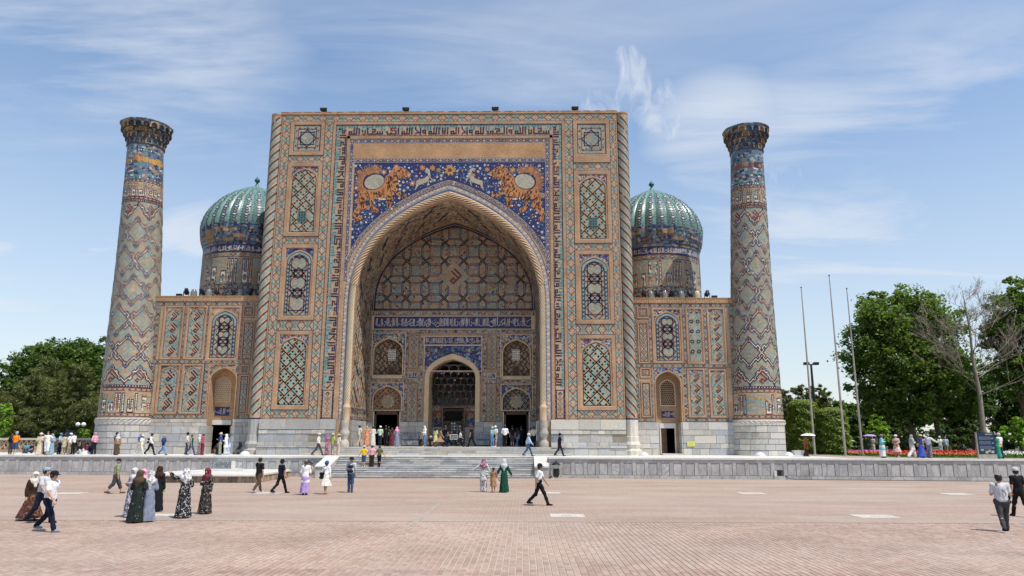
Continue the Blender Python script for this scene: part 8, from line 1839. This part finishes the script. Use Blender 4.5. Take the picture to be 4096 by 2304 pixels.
J=tp(509,-2.9,150,'woman in rose shirt and maroon trousers with hand to her face',H=1.68,sex='f',top='short:hotpink',bot='wide:maroon',head='hair:brown',arms='face,down',bulk=1.1);cross_bag(J,'black bag on the woman in maroon trousers','black',1,-1,1.2)
tp(547,.8,20,'seated woman in dark robe in the left wing doorway',H=1.62,sex='f',pose='sit',bot='robe:black',top='none:black',head='scarf:dkgrey')
tp(553,-2.4,-70,'man in royal blue polo and green trousers with a cream cap',H=1.76,top='short:blue',bot='trousers:sage',head='hair:grey+cap:cream',arms='down,hold',bulk=1.15,shoes='royal')
tp(567,-2.2,-80,'woman in white robe and white headscarf by the left doorway',H=1.64,sex='f',bot='wide:lgrey',top='tunic:white',head='scarf:white',arms='hold',shoes='white')
J=tp(574,-1.6,-60,'person in pale blue clothes under the dark umbrella',H=1.66,sex='f',top='tunic:ltblue',bot='wide:ltblue',head='hair:dark',arms='hold',shoes='white');umbrella(J,'dark umbrella at the left wing doorway','dkgrey','hl',(.12,.1),.50,.55)
X=onY(599*1.59,1800,-.2)[0];S_=empty('stroller',(X,-.2,ZT),-.4,'small black and grey stroller left of the portal','stroller');mb=MB();mb.tube([(-.2,-.25,.1),(-.2,.2,.62),(-.2,.42,.98),(.2,.42,.98),(.2,.2,.62),(.2,-.25,.1)],.018,'iron',6);mb.tube([(-.2,.28,.1),(-.2,-.05,.55)],.018,'iron',6);mb.tube([(.2,.28,.1),(.2,-.05,.55)],.018,'iron',6);mb.build('stroller_frame',S_);mb=MB();mb.grid([[(-.18,-.22,.42),(.18,-.22,.42)],[(-.18,.05,.38),(.18,.05,.38)],[(-.18,.25,.75),(.18,.25,.75)],[(-.18,.16,1.0),(.18,.16,1.0)],[(-.18,-.08,1.02),(.18,-.08,1.02)]],'black');mb.build('stroller_seat',S_)
for sx in(-.2,.2):
 for sy in(-.27,.3):mb=MB();mb.lathe([(.05,-.02),(.09,-.02),(.09,.02),(.05,.02)],'black',12);o=mb.build('wheel',S_,loc=(sx,sy,.09));o.rotation_euler=(0,R_(90),0)
tp(800,-3.4,100,'man in white polo and grey trousers with a white cap left of the stairs',H=1.80,pose='walk',stride=1.1,top='short:white',bot='trousers:dkgrey',head='hair:grey+cap:offwhite',arms='down,back')
tp(823,-3.0,-160,'woman in maroon patterned dress with a rosy headscarf at the left of the steps',H=1.62,sex='f',top='tunic:floral_purple',bot='wide:floral_purple',head='scarf:purple',arms='hold')
tp(836,-2.7,150,'man in lime shirt, khaki trousers and straw hat at the left of the steps',H=1.72,top='short:lime',bot='trousers:beige',head='hair:grey+hat:straw',arms='hold,down',shoes='tan')
tp(851,-3.0,150,'woman in white top, pale trousers and wide straw hat beside the steps',H=1.66,sex='f',top='short:offwhite',bot='wide:beige',head='hair:brown+hat:straw',arms='down',shoes='offwhite')
for px,lab,kw in((916,'child in yellow t-shirt and blue shorts climbing the stairs',dict(H=1.52,top='short:yellow',bot='shorts:jeans',head='hair:brown+cap:offwhite',shoes='offwhite')),(936,'woman in pink t-shirt and plum trousers climbing the stairs',dict(H=1.56,sex='f',top='short:pink',bot='wide:dkbrown',head='bun:brown',shoes='lgrey',bulk=1.15)),(955,'boy in olive t-shirt and black trousers climbing the stairs',dict(H=1.52,top='short:olive',bot='trousers:black',head='hair:dark',pose='walk',stride=.5))):tp(px,-7.55,180,lab,z=.735,arms='hand',**kw)
def hp(px,Y,deg,label,**kw):return tp(px,Y,deg,label,z=ZF+.003,**kw)
hp(902,.6,150,'man in cream clothes stepping into the hall at its left side',H=1.82,pose='walk',stride=.7,top='short:offwhite',bot='trousers:beige',head='hair:dark',arms='down',shoes='offwhite')
hp(921,.4,190,'blond woman in orange-red patterned dress in the hall',H=1.72,sex='f',bot='robe:floral_red',top='none:black',head='long:blond',arms='hold')
hp(937,.5,180,'woman in white dress right of the orange-red dress',H=1.70,sex='f',bot='robe:offwhite',top='none:black',head='bun:dark',arms='hold')
hp(955,.5,170,'person in mint green shirt and white bucket hat before the left doorway',H=1.70,top='short:mint',bot='trousers:navy',head='hair:dark+cap:white',arms='hold,down',shoes='white')
hp(969,2.6,180,'man in black before the left doorway of the hall',H=1.78,top='short:black',bot='trousers:black',head='hair:dark',arms='hold')
hp(976,3.2,170,'person in black and white top at the left doorway of the hall',H=1.68,top='long:floral_black',bot='trousers:black',head='hair:dark',arms='down')
hp(985,4.4,0,'dim figure in dark red inside the left doorway',H=1.64,sex='f',bot='robe:maroon',top='none:black',head='scarf:dkbrown')
hp(997,1.6,200,'woman in slate robe and pinkish headscarf leaving the left doorway',H=1.66,sex='f',bot='robe:slate',top='none:black',head='scarf:pink',arms='hold')
hp(1067,.6,-60,'woman in white top, pale jeans and cream headscarf in the hall',H=1.72,sex='f',top='long:white',bot='trousers:ltjeans',head='scarf:offwhite',arms='hold',shoes='white')
hp(1056,3.4,60,'seated person in black on the floor left of the white top',H=1.64,pose='sit',top='long:black',bot='trousers:brown',head='hair:dark')
hp(1083,3.0,0,'seated person in black with a pink sun hat in the hall',H=1.60,sex='f',pose='sit',top='long:black',bot='skirt:black',head='hair:dark+hat:pink')
hp(1095,.8,160,'girl in pale green dress with dark hair in the hall',H=1.58,sex='f',top='short:lemon',bot='midi:lemon',head='long:dark',arms='hold',shoes='tan')
hp(1107,.8,100,'woman in brown dress walking through the hall',H=1.60,sex='f',pose='walk',top='short:tan',bot='midi:tan',head='long:dark',arms='fwd',shoes='tan')
hp(1119,1.0,120,'man in navy shirt beside the brown dress',H=1.76,pose='walk',stride=.6,top='short:dknavy',bot='trousers:navy',head='hair:dark',arms='fwd')
hp(1157,.8,100,'boy in white t-shirt and black trousers walking in the hall',H=1.40,pose='walk',top='short:white',bot='trousers:black',head='hair:dark',arms='back,fwd')
hp(1186,.6,250,'man all in black with a red cap walking in the hall',H=1.80,pose='walk',stride=.8,top='short:black',bot='trousers:black',head='hair:dark+cap:maroon',arms='down',bulk=1.1)
J=hp(1238,.6,60,'person in turquoise top, blue trousers and cream hat in the hall',H=1.66,sex='f',top='short:aqua',bot='trousers:ltjeans',head='hair:grey+cap:cream',arms='hold',shoes='white');cross_bag(J,'black bag of the person in the turquoise top','black',1,-1,1.1)
hp(1246,.9,-40,'person in white t-shirt and patterned shorts with a white cap',H=1.74,top='short:white',bot='shorts:check_blue',head='hair:grey+cap:white',arms='hold',shoes='white')
hp(1270,.7,180,'man in white long-sleeved shirt and black trousers before the right doorway',H=1.80,top='long:white',bot='trousers:black',head='hair:dark',arms='hold',bulk=1.08)
hp(1289,2.4,180,'man in black t-shirt and dark shorts before the right doorway',H=1.76,top='short:black',bot='shorts:dkgrey',head='hair:dark',arms='down')
hp(1301,2.8,150,'person in grey top and jeans at the right doorway of the hall',H=1.66,sex='f',pose='walk',top='short:dkgrey',bot='trousers:ltjeans',head='long:dark',arms='down',shoes='white')
hp(1311,3.6,180,'man in dark clothes inside the right doorway of the hall',H=1.76,top='long:dknavy',bot='trousers:black',head='hair:dark',arms='hold')
tp(1329,-4.4,100,'man in light blue shirt, jeans and white cap walking above the stairs',H=1.78,pose='walk',top='long:ltblue',bot='trousers:jeans',head='hair:grey+cap:offwhite',arms='back,fwd')
hp(1343,1.2,170,'person with white vest and black trousers at the right side of the hall',H=1.70,top='long:offwhite',bot='trousers:black',head='hair:dark',arms='hold')
hp(1335,1.8,150,'person with dark hair and cream top behind the light blue shirt',H=1.62,sex='f',top='short:offwhite',bot='trousers:dkbrown',head='hair:brown',arms='hold')
tp(1408,-3.6,95,'man in navy uniform and cap walking right of the stairs',H=1.80,pose='walk',stride=.95,top='short:dknavy',bot='trousers:dknavy',head='hair:dark+cap:dknavy',arms='back,fwd')
J=tp(2028,-3.0,95,'woman in rust cloak under the white umbrella by the right minaret',H=1.62,sex='f',pose='walk',stride=.5,top='tunic:rust',bot='wide:dkbrown',head='hair:dark',arms='down,hold');umbrella(J,'white and blue umbrella beside the leftmost flagpole','white','hr',(0,0),.62,.68)
tp(2220,-7.0,60,'woman in turquoise coat over a white skirt holding a phone up',H=1.66,sex='f',top='tunic:aqua',bot='skirt:white',head='bun:brown+cap:purple',arms='face,hold',bulk=1.12)
J=tp(2256,-7.0,150,'woman in pink flowered dress and white cap with a backpack',H=1.66,sex='f',pose='walk',stride=.6,top='short:floral_pink',bot='midi:floral_pink',head='hair:grey+cap:white',arms='hold',bulk=1.15,shoes='white');backpack(J,'khaki backpack on the pink flowered dress','khaki')
tp(2295,-7.2,100,'person in patterned scarf, grey headscarf and white trousers',H=1.70,sex='f',pose='walk',top='tunic:pattern_grey',bot='wide:white',head='scarf:grey',arms='hold',shoes='offwhite')
J=tp(2318,-7.2,110,'woman in blue dress and straw hat on the pink paving',H=1.68,sex='f',pose='walk',stride=.6,top='sleeveless:royal',bot='skirt:royal',head='hair:dark+hat:straw',arms='down',shoes='tan');cross_bag(J,'tan bag on the shoulder of the blue dress','straw',1,1,1.2)
tp(2338,-7.2,120,'man in white shirt and patterned trousers beside the blue dress',H=1.72,top='long:white',bot='wide:check_blue',head='hair:grey',arms='hold,out',bulk=1.15)
J=tp(2509,-9.3,185,'woman in emerald dress beside the information board',H=1.68,sex='f',top='sleeveless:green',bot='skirt:green',head='bun:dark',arms='down',shoes='offwhite');cross_bag(J,'straw bag on the emerald dress','straw',-1,1,1.4)
tp(2517,-8.7,190,'man in white t-shirt and pale cap behind the emerald dress',H=1.76,top='short:white',bot='trousers:dkgrey',head='hair:grey+cap:offwhite',arms='hold')
J=tp(2185,7,60,'distant person in dark clothes under the lilac umbrella',H=1.62,sex='f',top='long:dkgrey',bot='skirt:dkgrey',head='hair:dark',arms='hold');umbrella(J,'pale lilac umbrella behind the pink flowers','lilac','hl',(0,0),.62,.7)
tp(2197,7.5,-40,'distant woman in cream top behind the pink flowers',H=1.62,sex='f',top='short:cream',bot='skirt:beige',head='hair:dark',arms='hold');tp(2206,8.5,30,'distant man in slate shirt behind the pink flowers',H=1.72,top='short:slate',bot='trousers:navy',head='hair:dark')
tp(2367,5,10,'distant person in white shirt and hat behind the red flowers',H=1.62,top='short:white',bot='trousers:lgrey',head='hair:dark+cap:offwhite',arms='hold');tp(2381,6,-20,'distant person in pale blue shirt behind the red flowers',H=1.60,top='short:ltblue',bot='trousers:khaki',head='hair:dark')
tp(2425,8,20,'distant seated person in dark clothes on the lawn left of the information board',H=1.6,pose='sit',top='long:black',bot='trousers:dkgrey',head='hair:dark')
